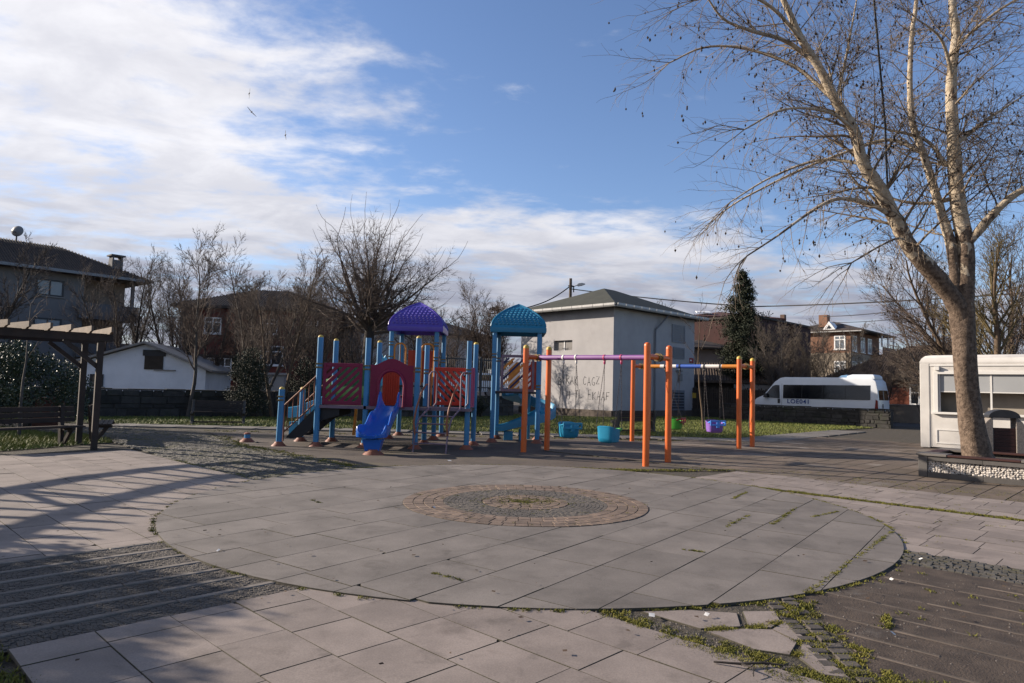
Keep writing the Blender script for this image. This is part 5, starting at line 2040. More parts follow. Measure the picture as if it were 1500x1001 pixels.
mb.mbox(kp, OX0 - 0.3, OX1 + 0.3, 0.9, 2.55, -0.62, -0.58)
mb.build('inner_screen', 'kioskinside', kiosk)
for x0 in (0.42, 1.95, 3.5):
    mb = MB()
    for a0, a1, z0, z1 in ((x0, x0 + 1.35, 0.62, 0.66), (x0, x0 + 1.35, 0.20, 0.24), (x0, x0 + 0.04, 0.24, 0.62), (x0 + 1.31, x0 + 1.35, 0.24, 0.62)):
        mb.mbox(kp, a0, a1, z0, z1, 0.002, 0.022)
    mb.build('lower_panel_frame', 'kioskframe', kiosk)
mb = MB()
mb.mbox(kp, 0.27, KL - 0.02, 2.66, 2.71, 0.002, 0.03)
mb.build('cornice_trim', 'kioskframe', kiosk)
for x in (0.3, 1.85, 3.4, 4.95):
    mb = MB()
    mb.mbox(kp, x, x + 0.008, 0.10, OZ0 - 0.08, 0.001, 0.004)
    mb.build('panel_seam', 'board', kiosk)
mb = MB()
mb.mbox(kp, 0.42, 0.56, 2.52, 2.64, 0.002, 0.12)
mb.build('lamp_box', 'kioskframe', kiosk, bev=0.01)
mb = MB()
mb.mbox(kp, 0.05, KL - 0.05, 0.0, 0.08, -KD + 0.05, -0.05)
mb.build('skid', 'dark_metal', kiosk)

# ================================================================ MINIBUS
VR = Vector((20.0, 37.2, 0))                       # rear corner on the near side
vf = Vector((-V[0], -V[1], 0))                      # forwards
vl = Vector((-U[0], -U[1], 0))                      # towards the camera (its left side)
van = thing('minibus', 'white minibus parked behind the low stone wall', 'minibus', tuple(VR + vf * 3.5 - vl * 1.0))


def vp(x, z, t):
    q = VR + vf * x + vl * t
    return (q.x, q.y, z)


PROF = [(0.06, 0.42), (0.0, 0.75), (0.0, 1.35), (0.06, 2.0), (0.16, 2.48), (0.32, 2.64), (0.6, 2.68), (5.15, 2.68), (5.42, 2.63), (5.75, 2.40), (6.30, 1.72), (6.42, 1.58), (6.85, 1.38), (7.02, 1.22), (7.06, 0.80), (7.02, 0.42)]
mb = MB()


def prof_at(t_, up):
    out_ = []
    for x, z in PROF:
        k = max(0.0, (z - 1.45) / 1.25)
        out_.append(vp(x, z, t_ - math.copysign(0.10, t_ + 1.0) * k * up))
    return out_


mb.rings([prof_at(-2.02, 1.0), prof_at(0.0, 1.0)])
body = mb.build('body', 'vanwhite', van, bev=0.05, smooth=40)


def side(x, z, t):
    k = max(0.0, (z - 1.45) / 1.25)
    return vp(x, z, t - 0.10 * k)


mb = MB()
mb.mprism(side, [(0.42, 1.46), (5.22, 1.42), (5.22, 2.22), (0.42, 2.26)], 0.002, 0.012)
sg_ = mb.build('side_glass', 'vanglass', van)
for x in (1.7, 2.95, 4.1):
    mb = MB()
    mb.mprism(side, [(x, 1.46), (x + 0.02, 1.46), (x + 0.02, 2.24), (x, 2.24)], 0.0125, 0.0165)
    mb.build('divider', 'dark_metal', sg_)
mb = MB()
mb.mprism(side, [(5.42, 1.42), (6.30, 1.46), (6.36, 1.54), (5.86, 2.14), (5.70, 2.20), (5.46, 2.20)], 0.002, 0.012)
mb.build('cab_window', 'vanglass', van)
mb = MB()
mb.mprism(side, [(5.30, 0.5), (5.312, 0.5), (5.312, 2.30), (5.30, 2.30)], 0.001, 0.005)
mb.build('door_seam', 'dark_metal', van)
mb = MB()
mb.mbox(side, 5.40, 5.54, 1.12, 1.38, 0.002, 0.02)
mb.build('door_handle', 'dark_metal', van, bev=0.008)
mb = MB()
mb.mprism(side, [(6.10, 1.44), (6.34, 1.44), (6.34, 1.66), (6.16, 1.70)], 0.03, 0.22)
mb.build('wing_mirror', 'dark_metal', van, bev=0.03)
mb = MB()
mb.mprism(side, [(0.02, 0.85), (0.20, 0.90), (0.14, 1.50), (0.04, 1.42)], 0.002, 0.02)
mb.build('tail_light', 'lampred', van, bev=0.006)
mb = MB()


def rear(s_, z, t):
    k = max(0.0, (z - 1.35) / 0.65) * 0.06
    q = VR + vf * (k - t - 0.004) + vl * (-s_)
    return (q.x, q.y, z)


mb.mprism(rear, [(0.16, 1.46), (0.95, 1.46), (0.95, 2.0), (0.20, 2.0)], 0.0, 0.012)
mb.mprism(rear, [(1.07, 1.46), (1.86, 1.46), (1.82, 2.0), (1.07, 2.0)], 0.0, 0.012)
mb.build('rear_glass', 'vanglass', van)
mb = MB()
mb.mprism(rear, [(0.70, 1.0), (0.78, 1.0), (0.78, 1.25), (0.70, 1.25)], 0.0, 0.03)
mb.build('rear_handle', 'dark_metal', van)
mb = MB()
rgs = []
for w, z, x0, x1 in ((0.70, 2.60, 0.25, 1.75), (0.72, 2.78, 0.28, 1.70), (0.60, 2.87, 0.38, 1.45)):
    rgs.append([vp(x0, z, -1.0 - w), vp(x1, z, -1.0 - w), vp(x1, z, -1.0 + w), vp(x0, z, -1.0 + w)])
mb.rings(rgs)
mb.build('roof_unit', 'vanwhite', van, bev=0.03)
mb = MB()
mb.mprism(vp, [(1.72, 2.66), (2.25, 2.66), (2.05, 2.80), (1.72, 2.85)], -1.6, -0.4)
mb.build('roof_unit_nose', 'acblue', van, bev=0.02)
# wheels
for x in (1.35, 5.95):
    for t in (-0.12, -1.85):
        mb = MB()
        c0, c1 = Vector(vp(x, 0.35, t - 0.11)), Vector(vp(x, 0.35, t + 0.11))
        mb.tube([c0, c0.lerp(c1, 0.15), c0.lerp(c1, 0.85), c1], [0.31, 0.35, 0.35, 0.31], 20)
        ty = mb.build('wheel', 'tyre', van, smooth=40)
        mb = MB()
        mb.tube([c0.lerp(c1, -0.01), c0.lerp(c1, 1.01)], 0.20, 16)
        mb.build('rim', 'hub', ty, smooth=40)


def text_mesh(name, body_, size, mapper, material, parent, weight=0.0):
    """flat print: built-in vector font, mapped onto a surface"""
    cu = bpy.data.curves.new(name, 'FONT')
    cu.body = body_
    cu.size = size
    cu.offset = weight
    cu.space_character = 1.12
    tmp = bpy.data.objects.new(name, cu)
    COL.objects.link(tmp)
    me = bpy.data.meshes.new_from_object(tmp)
    bpy.data.objects.remove(tmp, do_unlink=True)
    o_ = ROOTLOC.get(parent.name, (0, 0, 0))
    for v_ in me.vertices:
        p = mapper(v_.co.x, v_.co.y)
        v_.co = (p[0] - o_[0], p[1] - o_[1], p[2] - o_[2])
    me.materials.clear()
    return link(name, me, material, parent)


text_mesh('lettering', 'LOE041', 0.34, lambda x, y: side(4.98 - x * 1.08, 1.14 + y, 0.008), 'van_blue', van, 0.006)


# ================================================================ STONE WALLS, FENCES
def stone_wall(name, label, pts, h, th, seed, length=0.42, course=0.24):
    rs = random.Random(seed)
    root = thing(name, label, 'wall', (pts[0][0], pts[0][1], 0), group='rubble stone walls')
    for i in range(len(pts) - 1):
        mp, L = frame2d(pts[i], pts[i + 1], 0)
        mb = MB()
        mb.mbox(mp, 0, L, 0, h - 0.06, -th, -0.03)
        mb.build('wall_core', 'mortar', root)
        z = 0.0
        while z < h - 0.05:
            ch = min(course * rs.uniform(0.6, 1.4), h - z)
            if h - z - ch < 0.09:
                ch = h - z
            s = -rs.random() * 0.2
            while s < L:
                l = length * rs.uniform(0.45, 1.7)
                a, b = max(s + 0.012, 0), min(s + l - 0.012, L)
                if b - a > 0.06:
                    pr = rs.uniform(-0.02, 0.025)
                    j = lambda: rs.uniform(-0.034, 0.034)
                    front = [(a + j() + 0.02, z + 0.012 + abs(j())), (b + j() - 0.02, z + 0.012 + abs(j())), (b + j() - 0.02, z + ch - 0.012 + j() * 0.6), (a + j() + 0.02, z + ch - 0.012 + j() * 0.6)]
                    back = [(a, z + 0.006), (b, z + 0.006), (b, z + ch - 0.006), (a, z + ch - 0.006)]
                    mb = MB()
                    vs_ = [mp(*p, -0.06) for p in back] + [mp(*p, pr) for p in front]
                    mb.add(vs_, [(4, 5, 6, 7), (0, 1, 5, 4), (1, 2, 6, 5), (2, 3, 7, 6), (3, 0, 4, 7)])
                    mb.build('stone', 'wallstone', root)
                s += l
            z += ch
        # rough coping
        s = 0.0
        while s < L:
            l = rs.uniform(0.5, 0.9)
            b = min(s + l, L)
            mb = MB()
            mb.mbox(mp, s + 0.005, b - 0.005, h, h + rs.uniform(0.04, 0.07), -th - 0.02, 0.02)
            mb.build('coping_stone', 'wallstone', root)
            s += l
    return root


stone_wall('stone_wall', 'long dark rubble wall behind the park bench on the left', [(-21.0, 24.2), (-17.2, 26.7), (-10.6, 30.8), (-5.0, 34.2)], 1.12, 0.4, 5, 0.60, 0.27)
stone_wall('stone_wall', 'low rubble wall in front of the white minibus', [(12.9, 42.3), (19.75, 35.6)], 0.95, 0.45, 9, 0.40, 0.22)
stone_wall('stone_wall', 'pale rubble footing below the dark metal fence beside the white building', [(-5.0, 34.2), (0.2, 38.4)], 1.1, 0.4, 12, 0.5, 0.26)

# metal picket fence on the footing
ft = thing('metal_fence', 'dark metal picket fence on the footing left of the white building', 'fence', (-2.5, 36.3, 0))
mp, L = frame2d((-5.0, 34.3), (0.2, 38.5), 0)
for z in (1.55, 3.05):
    mb = MB()
    mb.mbox(mp, 0, L, z, z + 0.06, -0.22, -0.18)
    mb.build('rail', 'fence_metal', ft)
s = 0.05
while s < L:
    mb = MB()
    mb.mbox(mp, s, s + 0.035, 1.40, 3.20, -0.215, -0.185)
    mb.build('picket', 'fence_metal', ft)
    s += 0.135
for k in range(4):
    mb = MB()
    mb.mbox(mp, k * (L - 0.1) / 3, k * (L - 0.1) / 3 + 0.1, 1.15, 3.25, -0.26, -0.16)
    mb.build('post', 'fence_metal', ft)

# wooden picket fence right of the building
fw = thing('picket_fence', 'dark wooden picket fence right of the white building', 'fence', (14.0, 45.0, 0))
mp, L = frame2d((11.9, 46.6), (16.4, 43.4), 0)
mb = MB()
mb.mbox(mp, 0, L, 0.0, 0.55, -0.2, -0.05)
mb.build('footing', 'mortar', fw)
for z in (0.8, 1.65):
    mb = MB()
    mb.mbox(mp, 0, L, z, z + 0.08, -0.16, -0.12)
    mb.build('rail', 'fence_wood', fw)
s = 0.03
k = 0
while s < L - 0.1:
    mb = MB()
    top = 1.98 + 0.06 * math.sin(k * 2.1)
    mb.mprism(mp, [(s, 0.5), (s + 0.10, 0.5), (s + 0.10, top - 0.06), (s + 0.05, top), (s, top - 0.06)], -0.12, -0.09)
    mb.build('picket', 'fence_wood', fw)
    s += 0.145
    k += 1
mb = MB()
mb.mbox(mp, 0.45, 0.72, 1.25, 1.60, -0.085, -0.075)
o = mb.build('notice', 'sign_yellow')
o['label'] = 'small yellow notice hung on the wooden picket fence'
o['category'] = 'sign'
# ================================================================ BUILDINGS
def front(y):
    return lambda s_, z_, t_: (s_, y - t_, z_)


def leftf(x):
    return lambda s_, z_, t_: (x - t_, s_, z_)


def rightf(x):
    return lambda s_, z_, t_: (x + t_, s_, z_)


def building(name, label, cat, loc, deg, group='houses around the park'):
    return thing(name, label, cat, loc, R(deg), group, world_parts=False)


def wall(root, x0, x1, y0, y1, z0, z1, m, name='wall'):
    mb = MB()
    mb.ab(x0, x1, y0, y1, z0, z1)
    return mb.build(name, m, root)


def win(root, mp, s0, s1, z0, z1, frame='frame_white', glass='glass', bars=1, cross=None, fw=0.09, sill=True, name='window'):
    mb = MB()
    mb.mbox(mp, s0, s1, z0, z0 + fw, -0.02, 0.05)
    mb.mbox(mp, s0, s1, z1 - fw, z1, -0.02, 0.05)
    mb.mbox(mp, s0, s0 + fw, z0 + fw, z1 - fw, -0.02, 0.05)
    mb.mbox(mp, s1 - fw, s1, z0 + fw, z1 - fw, -0.02, 0.05)
    for i in range(bars):
        c = s0 + (s1 - s0) * (i + 1) / (bars + 1)
        mb.mbox(mp, c - fw / 2.4, c + fw / 2.4, z0 + fw, z1 - fw, -0.02, 0.045)
    if cross:
        zz = z0 + (z1 - z0) * cross
        mb.mbox(mp, s0 + fw, s1 - fw, zz - fw / 2.4, zz + fw / 2.4, -0.02, 0.04)
    w = mb.build(name, frame, root)
    mb = MB()
    mb.mbox(mp, s0 + fw * 0.5, s1 - fw * 0.5, z0 + fw * 0.5, z1 - fw * 0.5, -0.03, 0.012)
    mb.build('pane', glass, w)
    if sill:
        mb = MB()
        mb.mbox(mp, s0 - 0.08, s1 + 0.08, z0 - 0.07, z0 - 0.002, -0.02, 0.12)
        mb.build('sill', frame if frame != 'frame_dark' else 'board', w)
    return w


def hip_roof(root, x0, x1, y0, y1, z, h, over, m, th=0.14, ridge=0.45, name='roof'):
    """hipped roof; ridge = how much of the shorter side the ridge is set in"""
    X0, X1, Y0_, Y1_ = x0 - over, x1 + over, y0 - over, y1 + over
    w, d = X1 - X0, Y1_ - Y0_
    if w >= d:
        r = d / 2 * (ridge / 0.5)
        A, B = (X0 + r, (Y0_ + Y1_) / 2), (X1 - r, (Y0_ + Y1_) / 2)
    else:
        r = w / 2 * (ridge / 0.5)
        A, B = ((X0 + X1) / 2, Y0_ + r), ((X0 + X1) / 2, Y1_ - r)
    mb = MB()
    b = [(X0, Y0_), (X1, Y0_), (X1, Y1_), (X0, Y1_)]
    vs = [(x, y, z) for x, y in b] + [(x, y, z + th) for x, y in b] + [(A[0], A[1], z + h), (B[0], B[1], z + h)]
    fs = [(3, 2, 1, 0)] + [(i, (i + 1) % 4, 4 + (i + 1) % 4, 4 + i) for i in range(4)]
    if w >= d:
        fs += [(4, 5, 9, 8), (5, 6, 9), (6, 7, 8, 9), (7, 4, 8)]
    else:
        fs += [(4, 5, 8), (5, 6, 9, 8), (6, 7, 9), (7, 4, 8, 9)]
    mb.add(vs, fs)
    return mb.build(name, m, root), A, B


def tile_ridges(roof, mpx, n, material):
    """raised tile courses on a slope given as mapper(s in 0..1, t in 0..1)"""
    mb = MB()
    for i in range(n):
        s0 = (i + 0.15) / n
        s1 = (i + 0.7) / n
        pts = [mpx(s0, 0.0, 0.0), mpx(s1, 0.0, 0.0), mpx(s1, 1.0, 0.0), mpx(s0, 1.0, 0.0)]
        up = [mpx((s0 * 0.7 + s1 * 0.3), 0.0, 0.055), mpx((s0 * 0.3 + s1 * 0.7), 0.0, 0.055), mpx((s0 * 0.3 + s1 * 0.7), 1.0, 0.055), mpx((s0 * 0.7 + s1 * 0.3), 1.0, 0.055)]
        mb.add(pts + up, [(4, 5, 6, 7), (0, 1, 5, 4), (1, 2, 6, 5), (2, 3, 7, 6), (3, 0, 4, 7)])
    mb.build('tile_courses', material, roof, kind='stuff')


# ---------------------------------------------------------------- white building with green roof
S9 = 0.914
gb = building('utility_building', 'white rendered building with green hipped roof and graffiti on its sunlit wall', 'building', (6.02, 40.40, 0), 43.8)
LX, LY = 8.95, 7.8


def zc(z):
    return 1.6 + (z - 1.6) * S9


EV = 6.55
# left (sunlit) wall built round its window opening, shaded right wall, two rear walls
wy0, wy1, wz0, wz1 = 3.53 * S9, 5.25 * S9, zc(4.3), zc(5.0)
mb = MB()
for y0, y1, z0, z1 in ((0.25, LY, 0.42, wz0), (0.25, LY, wz1, EV), (0.25, wy0, wz0, wz1), (wy1, LY, wz0, wz1)):
    mb.ab(0.0, 0.25, y0, y1, z0, z1)
mb.build('wall', 'render_white', gb)
wall(gb, 0.0, LX, 0.0, 0.25, 0.42, EV, 'render_white')
wall(gb, LX - 0.25, LX, 0.25, LY, 0.42, EV, 'render_white')
wall(gb, 0.25, LX - 0.25, LY - 0.25, LY, 0.42, EV, 'render_white')
w = wall(gb, 0.16, 0.20, wy0 - 0.02, wy1 + 0.02, wz0 - 0.02, wz1 + 0.02, 'board', 'window')
mb = MB()
mb.ab(0.13, 0.158, (wy0 + wy1) / 2 - 0.03, (wy0 + wy1) / 2 + 0.03, wz0, wz1)
mb.build('mullion', 'frame_white', w)
# plinth of pale stone blocks along the foot
for face in (0, 1):
    L_ = LY if face == 0 else LX
    s = 0.0
    while s < L_ - 0.01:
        l = min(rg.uniform(0.6, 1.1), L_ - s)
        mb = MB()
        if face == 0:
            mb.ab(-0.10, 0.22, s + 0.006, s + l - 0.006, 0.0, 0.42)
        else:
            mb.ab(s + 0.006, s + l - 0.006, -0.06, -0.002 + 0.2, 0.0, 0.418)
        mb.build('plinth_block', 'plinth', gb)
        s += l
mp = front(0.0)


def sx(v_):
    return v_ * S9


for z0, z1, s0, s1 in ((zc(5.2), zc(6.5), 6.75, 8.45), (zc(4.05), zc(4.86), 6.9, 8.4)):
    w = win(gb, mp, sx(s0), sx(s1), z0, z1, 'pipe', 'board', 0, None, 0.10, False)
    for i in range(9):
        mb = MB()
        zz = z0 + 0.08 + (z1 - z0 - 0.16) * i / 9
        mb.mbox(mp, sx(s0) + 0.09, sx(s1) - 0.09, zz, zz + (z1 - z0 - 0.16) / 9 * 0.7, 0.014, 0.035)
        mb.build('louvre', 'pipe', w)
d = MB()
d.mbox(mp, sx(6.75), sx(8.45), 0.43, 1.75, 0.003, 0.04)
door = d.build('service_door', 'pipe', gb)
for i in range(6):
    mb = MB()
    mb.mbox(mp, sx(6.75) + 0.1, sx(8.45) - 0.1, 0.55 + i * 0.19, 0.63 + i * 0.19, 0.042, 0.055)
    mb.build('grille_bar', 'dark_metal', door)
for s0, z0, a, b in ((7.6, 2.35, 0.32, 0.50), (7.35, 2.95, 0.55, 0.12)):
    mb = MB()
    mb.mbox(mp, sx(s0), sx(s0) + a, z0, z0 + b, 0.003, 0.16)
    mb.build('meter_box', 'board', gb, bev=0.01)
mb = MB()
mb.tube([(sx(5.5), -0.62, EV + 0.06), (sx(5.4), -0.35, EV - 0.25), (sx(4.62), -0.10, EV - 1.0), (sx(4.58), -0.10, EV - 1.2), (sx(4.58), -0.10, 0.4)], 0.055, 8)
mb.build('downpipe', 'pipe', gb, smooth=50)
roof, RA, RB = hip_roof(gb, 0, LX, 0, LY, EV, 1.95, 0.62, 'roof_green', 0.12, 0.5)
# gutter pieces along two eaves
for face in (0, 1):
    n = 11 if face == 0 else 13
    L_ = (LY if face == 0 else LX) + 1.24
    for i in range(n):
        a0, a1 = -0.62 + L_ * i / n + 0.015, -0.62 + L_ * (i + 1) / n - 0.015
        mb = MB()
        prof = [(0.0, 0.0), (0.10, 0.02), (0.15, 0.10), (0.15, 0.22), (0.11, 0.22), (0.10, 0.12), (0.02, 0.06)]
        if face == 0:
            mb.mprism(lambda p_, q_, t_: (-0.62 - p_, t_, EV - 0.04 + q_), prof, a0, a1)
        else:
            mb.mprism(lambda p_, q_, t_: (t_, -0.62 - p_, EV - 0.04 + q_), prof, a0, a1)
        mb.build('gutter', 'gutter', roof)
sgn = MB()
sgn.mbox(mp, LX - 0.62, LX - 0.12, 3.62, 3.95, 0.003, 0.02)
o = sgn.build('wall_sign', 'sign_red', gb)
mb = MB()
mb.mbox(mp, LX - 0.55, LX - 0.36, 3.74, 3.83, 0.021, 0.026)
mb.build('sign_mark', 'frame_white', o)

# graffiti, hand-drawn strokes on the sunlit wall
GL = {'B': [[(0, 0), (0, 1)], [(0, 1), (.5, .95), (.55, .72), (.1, .55), (.6, .38), (.55, .08), (0, 0)]], 'I': [[(.2, 0), (.25, 1)]],
      'R': [[(0, 0), (.05, 1)], [(.05, 1), (.55, .85), (.5, .6), (.05, .5), (.6, 0)]], 'A': [[(0, 0), (.3, 1), (.6, 0)], [(.12, .35), (.5, .4)]],
      'K': [[(.05, 0), (0, 1)], [(.6, 1), (.02, .45), (.6, 0)]], 'C': [[(.6, .85), (.3, 1), (.02, .6), (.1, .12), (.4, 0), (.62, .2)]],
      'G': [[(.6, .9), (.3, 1), (.02, .6), (.1, .1), (.45, 0), (.6, .35), (.35, .4)]], 'Z': [[(0, 1), (.6, 1), (.0, 0), (.6, .05)]],
      'M': [[(0, 0), (.05, 1), (.3, .5), (.55, 1), (.6, 0)]], 'T': [[(0, 1), (.65, .97)], [(.32, 1), (.3, 0)]], 'L': [[(.05, 1), (0, 0), (.55, .02)]],
      'E': [[(.6, 1), (.05, .98), (0, 0), (.6, .03)], [(.02, .5), (.45, .52)]], 'F': [[(.6, 1), (.05, .98), (0, 0)], [(.02, .5), (.45, .52)]], ' ': []}
rgg = random.Random(4)


def write(txt, y_start, y_end, z0, hgt):
    n = len(txt)
    step = (y_start - y_end) / n
    for i, ch in enumerate(txt):
        y = y_start - i * step
        dz = rgg.uniform(-0.06, 0.06)
        k = hgt * rgg.uniform(0.85, 1.12)
        if not GL[ch]:
            continue
        mb = MB()
        for st_ in GL[ch]:
            pts = [(-0.012, y - px_ * step * 1.15, z0 + dz + pz_ * k) for px_, pz_ in st_]
            mb.tube(pts, [0.022 * rgg.uniform(0.6, 1.35) for _ in pts], 5, True)
        mb.v = [(-0.004 + (x_ + 0.012) * 0.12, y_, z_) for x_, y_, z_ in mb.v]
        mb.build('graffiti_letter', 'paint_black', gb)


write('BIRAK CAGZ', 4.75 * S9, 1.0 * S9, zc(1.95), 0.52)
write('M TL EKAAF', 3.95 * S9, 0.15 * S9, zc(1.0), 0.52)

# ---------------------------------------------------------------- grey apartment house, far left
gh = building('apartment_house', 'grey apartment house with tiled roof and balconies at the far left', 'house', (-37.96, 50.0, 0), 49.6)
wall(gh, -10, 5.6, 0, 9, 0, 9.7, 'grey_wall')
wall(gh, 5.6, 9.2, 1.6, 9, 0, 9.7, 'beige_wall')
mp = front(0)
for z0 in (7.75, 4.75):
    win(gh, mp, 2.3, 4.2, z0, z0 + 1.3, 'frame_dark', 'glass_pale', 1, None, 0.13)
    win(gh, mp, -3.6, -1.8, z0, z0 + 1.3, 'frame_dark', 'glass', 1, None, 0.13)
for z0 in (6.45, 3.35):
    mb = MB()
    mb.ab(5.2, 9.6, -0.45, 1.6, z0 - 0.18, z0)
    bal = mb.build('balcony', 'grey_wall2', gh)
    mb = MB()
    mb.ab(5.2, 9.6, -0.55, -0.45, z0 - 0.20, z0 + 1.05)
    mb.ab(9.5, 9.6, -0.44, 1.6, z0, z0 + 1.05)
    mb.build('parapet', 'grey_wall2', bal)
mb = MB()
mb.ab(9.1, 9.35, -0.1, 0.1, 6.5, 9.6)
mb.build('balcony_post', 'grey_wall2', gh)
rf, A_, B_ = hip_roof(gh, -10, 9.6, -0.3, 9, 9.62, 2.75, 0.75, 'roof_tile', 0.16, 0.5)


def slope_gh(s_, t_, n_):
    x = -10.75 + 21.1 * s_
    rdg = min(1.0, min((x + 10.75) / 5.4, (10.35 - x) / 5.4))
    y = -1.05 + 5.3 * t_ * rdg
    return (x, y, 9.79 + 2.58 * t_ * rdg + n_)


tile_ridges(rf, slope_gh, 110, 'roof_tile')
mb = MB()
mb.ab(-10.8, 10.4, -1.20, -1.06, 9.60, 9.82)
mb.build('gutter', 'metal_grey', rf)
for x, y, z in ((8.2, 1.2, 9.9), (-1.6, 3.4, 11.2), (-0.2, 4.6, 11.4)):
    mb = MB()
    mb.ab(x - 0.42, x + 0.42, y - 0.42, y + 0.42, z, z + 1.55)
    ch = mb.build('chimney', 'grey_wall2', rf)
    mb = MB()
    for dx in (-0.34, 0.34):
        mb.ab(x + dx - 0.06, x + dx + 0.06, y - 0.4, y + 0.4, z + 1.55, z + 1.86)
    mb.ab(x - 0.55, x + 0.55, y - 0.55, y + 0.55, z + 1.86, z + 1.98)
    mb.build('chimney_cap', 'grey_wall2', ch)
ds = thing('satellite_dish', 'grey satellite dish standing on the apartment house roof', 'dish', (-37.6, 53.6, 13.2))
mb = MB()
prof = [(0.02, 0.16)] + [(0.46 * k / 6, 0.16 - 0.16 * (k / 6) ** 2 * 1.5) for k in range(1, 7)]
mb.lathe((0, 0, 0), prof, 20)
tilt = Matrix.Rotation(R(80), 3, 'X') @ Matrix.Rotation(R(8), 3, 'Y')
DL = Vector((-40.3, 54.6, 13.25))
ds.location = (-40.3, 54.6, 11.8)
ROOTLOC[ds.name] = (-40.3, 54.6, 11.8)
mb.v = [tuple(DL + tilt @ Vector(p)) for p in mb.v]
mb.build('dish', 'dish', ds, smooth=50)
mb = MB()
mb.tube([(-40.3, 54.6, 11.8), (-40.3, 54.6, 13.2)], 0.06, 8)
mb.tube([DL + Vector((0, 0, -0.1)), DL + Vector((0.1, -0.75, -0.25))], 0.035, 6)
mb.build('mast', 'dark_metal', ds)

# ---------------------------------------------------------------- white shed behind the wall
sh = building('shed', 'low whitewashed shed with a shallow gable behind the stone wall', 'shed', (-20.8, 33.2, 0), 11)
prof = [(0, 0), (5.6, 0), (5.6, 2.10), (2.75, 3.28), (0, 2.35)]
mb = MB()
mb.mprism(front(0), prof, -6.0, 0.0)
mb.build('wall', 'shed_white', sh)
for a, b in (((-0.35, 2.28), (2.75, 3.32)), ((2.75, 3.32), (5.95, 2.0))):
    mb = MB()
    mb.mprism(front(0), [a, b, (b[0], b[1] + 0.10), (a[0], a[1] + 0.10)], -6.2, 0.35)
    mb.build('roof_slab', 'board', sh)
mb = MB()
mb.mbox(front(0), 2.75, 3.60, 2.05, 2.72, 0.003, 0.05)
mb.build('hatch', 'fence_wood', sh)
mb = MB()
mb.mbox(front(0), 2.66, 3.7, 2.72, 3.02, 0.003, 0.06)
mb.build('hatch_head', 'frame_dark', sh)
win(sh, front(0), 0.35, 0.95, 1.15, 1.75, 'frame_dark', 'glass', 0)
mb = MB()
mb.mbox(front(0), 3.2, 4.2, 2.0, 2.06, 0.003, 0.06)
mb.build('ledge', 'board', sh)

# ---------------------------------------------------------------- dark red house
rh = building('house', 'dark red house with white windows behind bare trees on the left', 'house', (-24.0, 49.6, 0), 6)
wall(rh, 0.0, 10.6, 0, 8, 0, 6.9, 'red_wall')
mp = front(0)
win(rh, mp, 5.55, 7.2, 2.8, 4.25, 'frame_white', 'glass', 1, 0.7)
win(rh, mp, 5.6, 6.7, 5.1, 6.2, 'frame_white', 'glass', 1, 0.7)
win(rh, mp, 1.5, 2.7, 5.0, 6.2, 'frame_white', 'glass', 1, 0.7)
win(rh, mp, 8.6, 9.6, 5.0, 6.2, 'frame_white', 'glass', 1, 0.7)
for s0, s1, z0, z1 in ((0.05, 0.75, 4.6, 6.7), (3.1, 3.7, 3.6, 6.6)):
    mb = MB()
    mb.mbox(mp, s0, s1, z0, z1, 0.003, 0.28)
    mb.build('pilaster', 'orange_lit_wall', rh)  # left-facing wall segments, the orange sunlight on them put into the colour
for s0 in (0.8, 1.9, 3.0):
    win(rh, front(-1.3), s0, s0 + 0.95, 1.7, 3.2, 'frame_white', 'glass', 1, 0.6, 0.08)
wall(rh, 0.4, 4.4, -1.28, -0.002, 0, 1.62, 'red_wall', 'porch_wall')
wall(rh, 0.2, 4.6, -1.5, -0.002, 3.25, 3.42, 'roof_tile', 'porch_roof')
wall(rh, 4.9, 7.6, -1.2, -0.002, 0, 2.1, 'house_white', 'annex_wall')
wall(rh, 4.75, 7.75, -1.35, -0.002, 2.1, 2.25, 'house_white', 'annex_slab')
rf, A_, B_ = hip_roof(rh, 0.0, 10.6, 0, 8, 6.85, 2.0, 0.7, 'roof_tile', 0.14, 0.5)


def slope_rh(s_, t_, n_):
    x = -0.7 + 12.0 * s_
    rdg = min(1.0, min((x + 0.7) / 4.7, (11.3 - x) / 4.7))
    return (x, -0.7 + 4.7 * t_ * rdg, 7.0 + 1.85 * t_ * rdg + n_)


tile_ridges(rf, slope_rh, 66, 'roof_tile')
mb = MB()
mb.ab(0.1, 0.3, -0.86, -0.72, 0.0, 7.0)
mb.build('downpipe', 'gutter', rh)

# ---------------------------------------------------------------- white house behind the round tree
wh = building('house', 'white house with dark hipped roof behind the round bare tree', 'house', (-11.6, 52.5, 0), 44)
wall(wh, 0, 13, 0, 8.0, 0, 6.0, 'house_white')
win(wh, front(0), 6.0, 7.6, 3.9, 5.3, 'frame_white', 'glass', 1)
win(wh, front(0), 10.4, 11.8, 3.9, 5.3, 'frame_white', 'glass', 1)
win(wh, leftf(0), 4.6, 5.8, 3.9, 5.3, 'frame_white', 'glass', 1)
rf, A_, B_ = hip_roof(wh, 0, 13, 0, 8.0, 5.95, 1.9, 0.6, 'roof_tile', 0.14, 0.5)
mb = MB()
mb.ab(8.6, 9.2, 3.2, 3.8, 7.2, 8.5)
mb.build('chimney', 'brick_shade', rf)

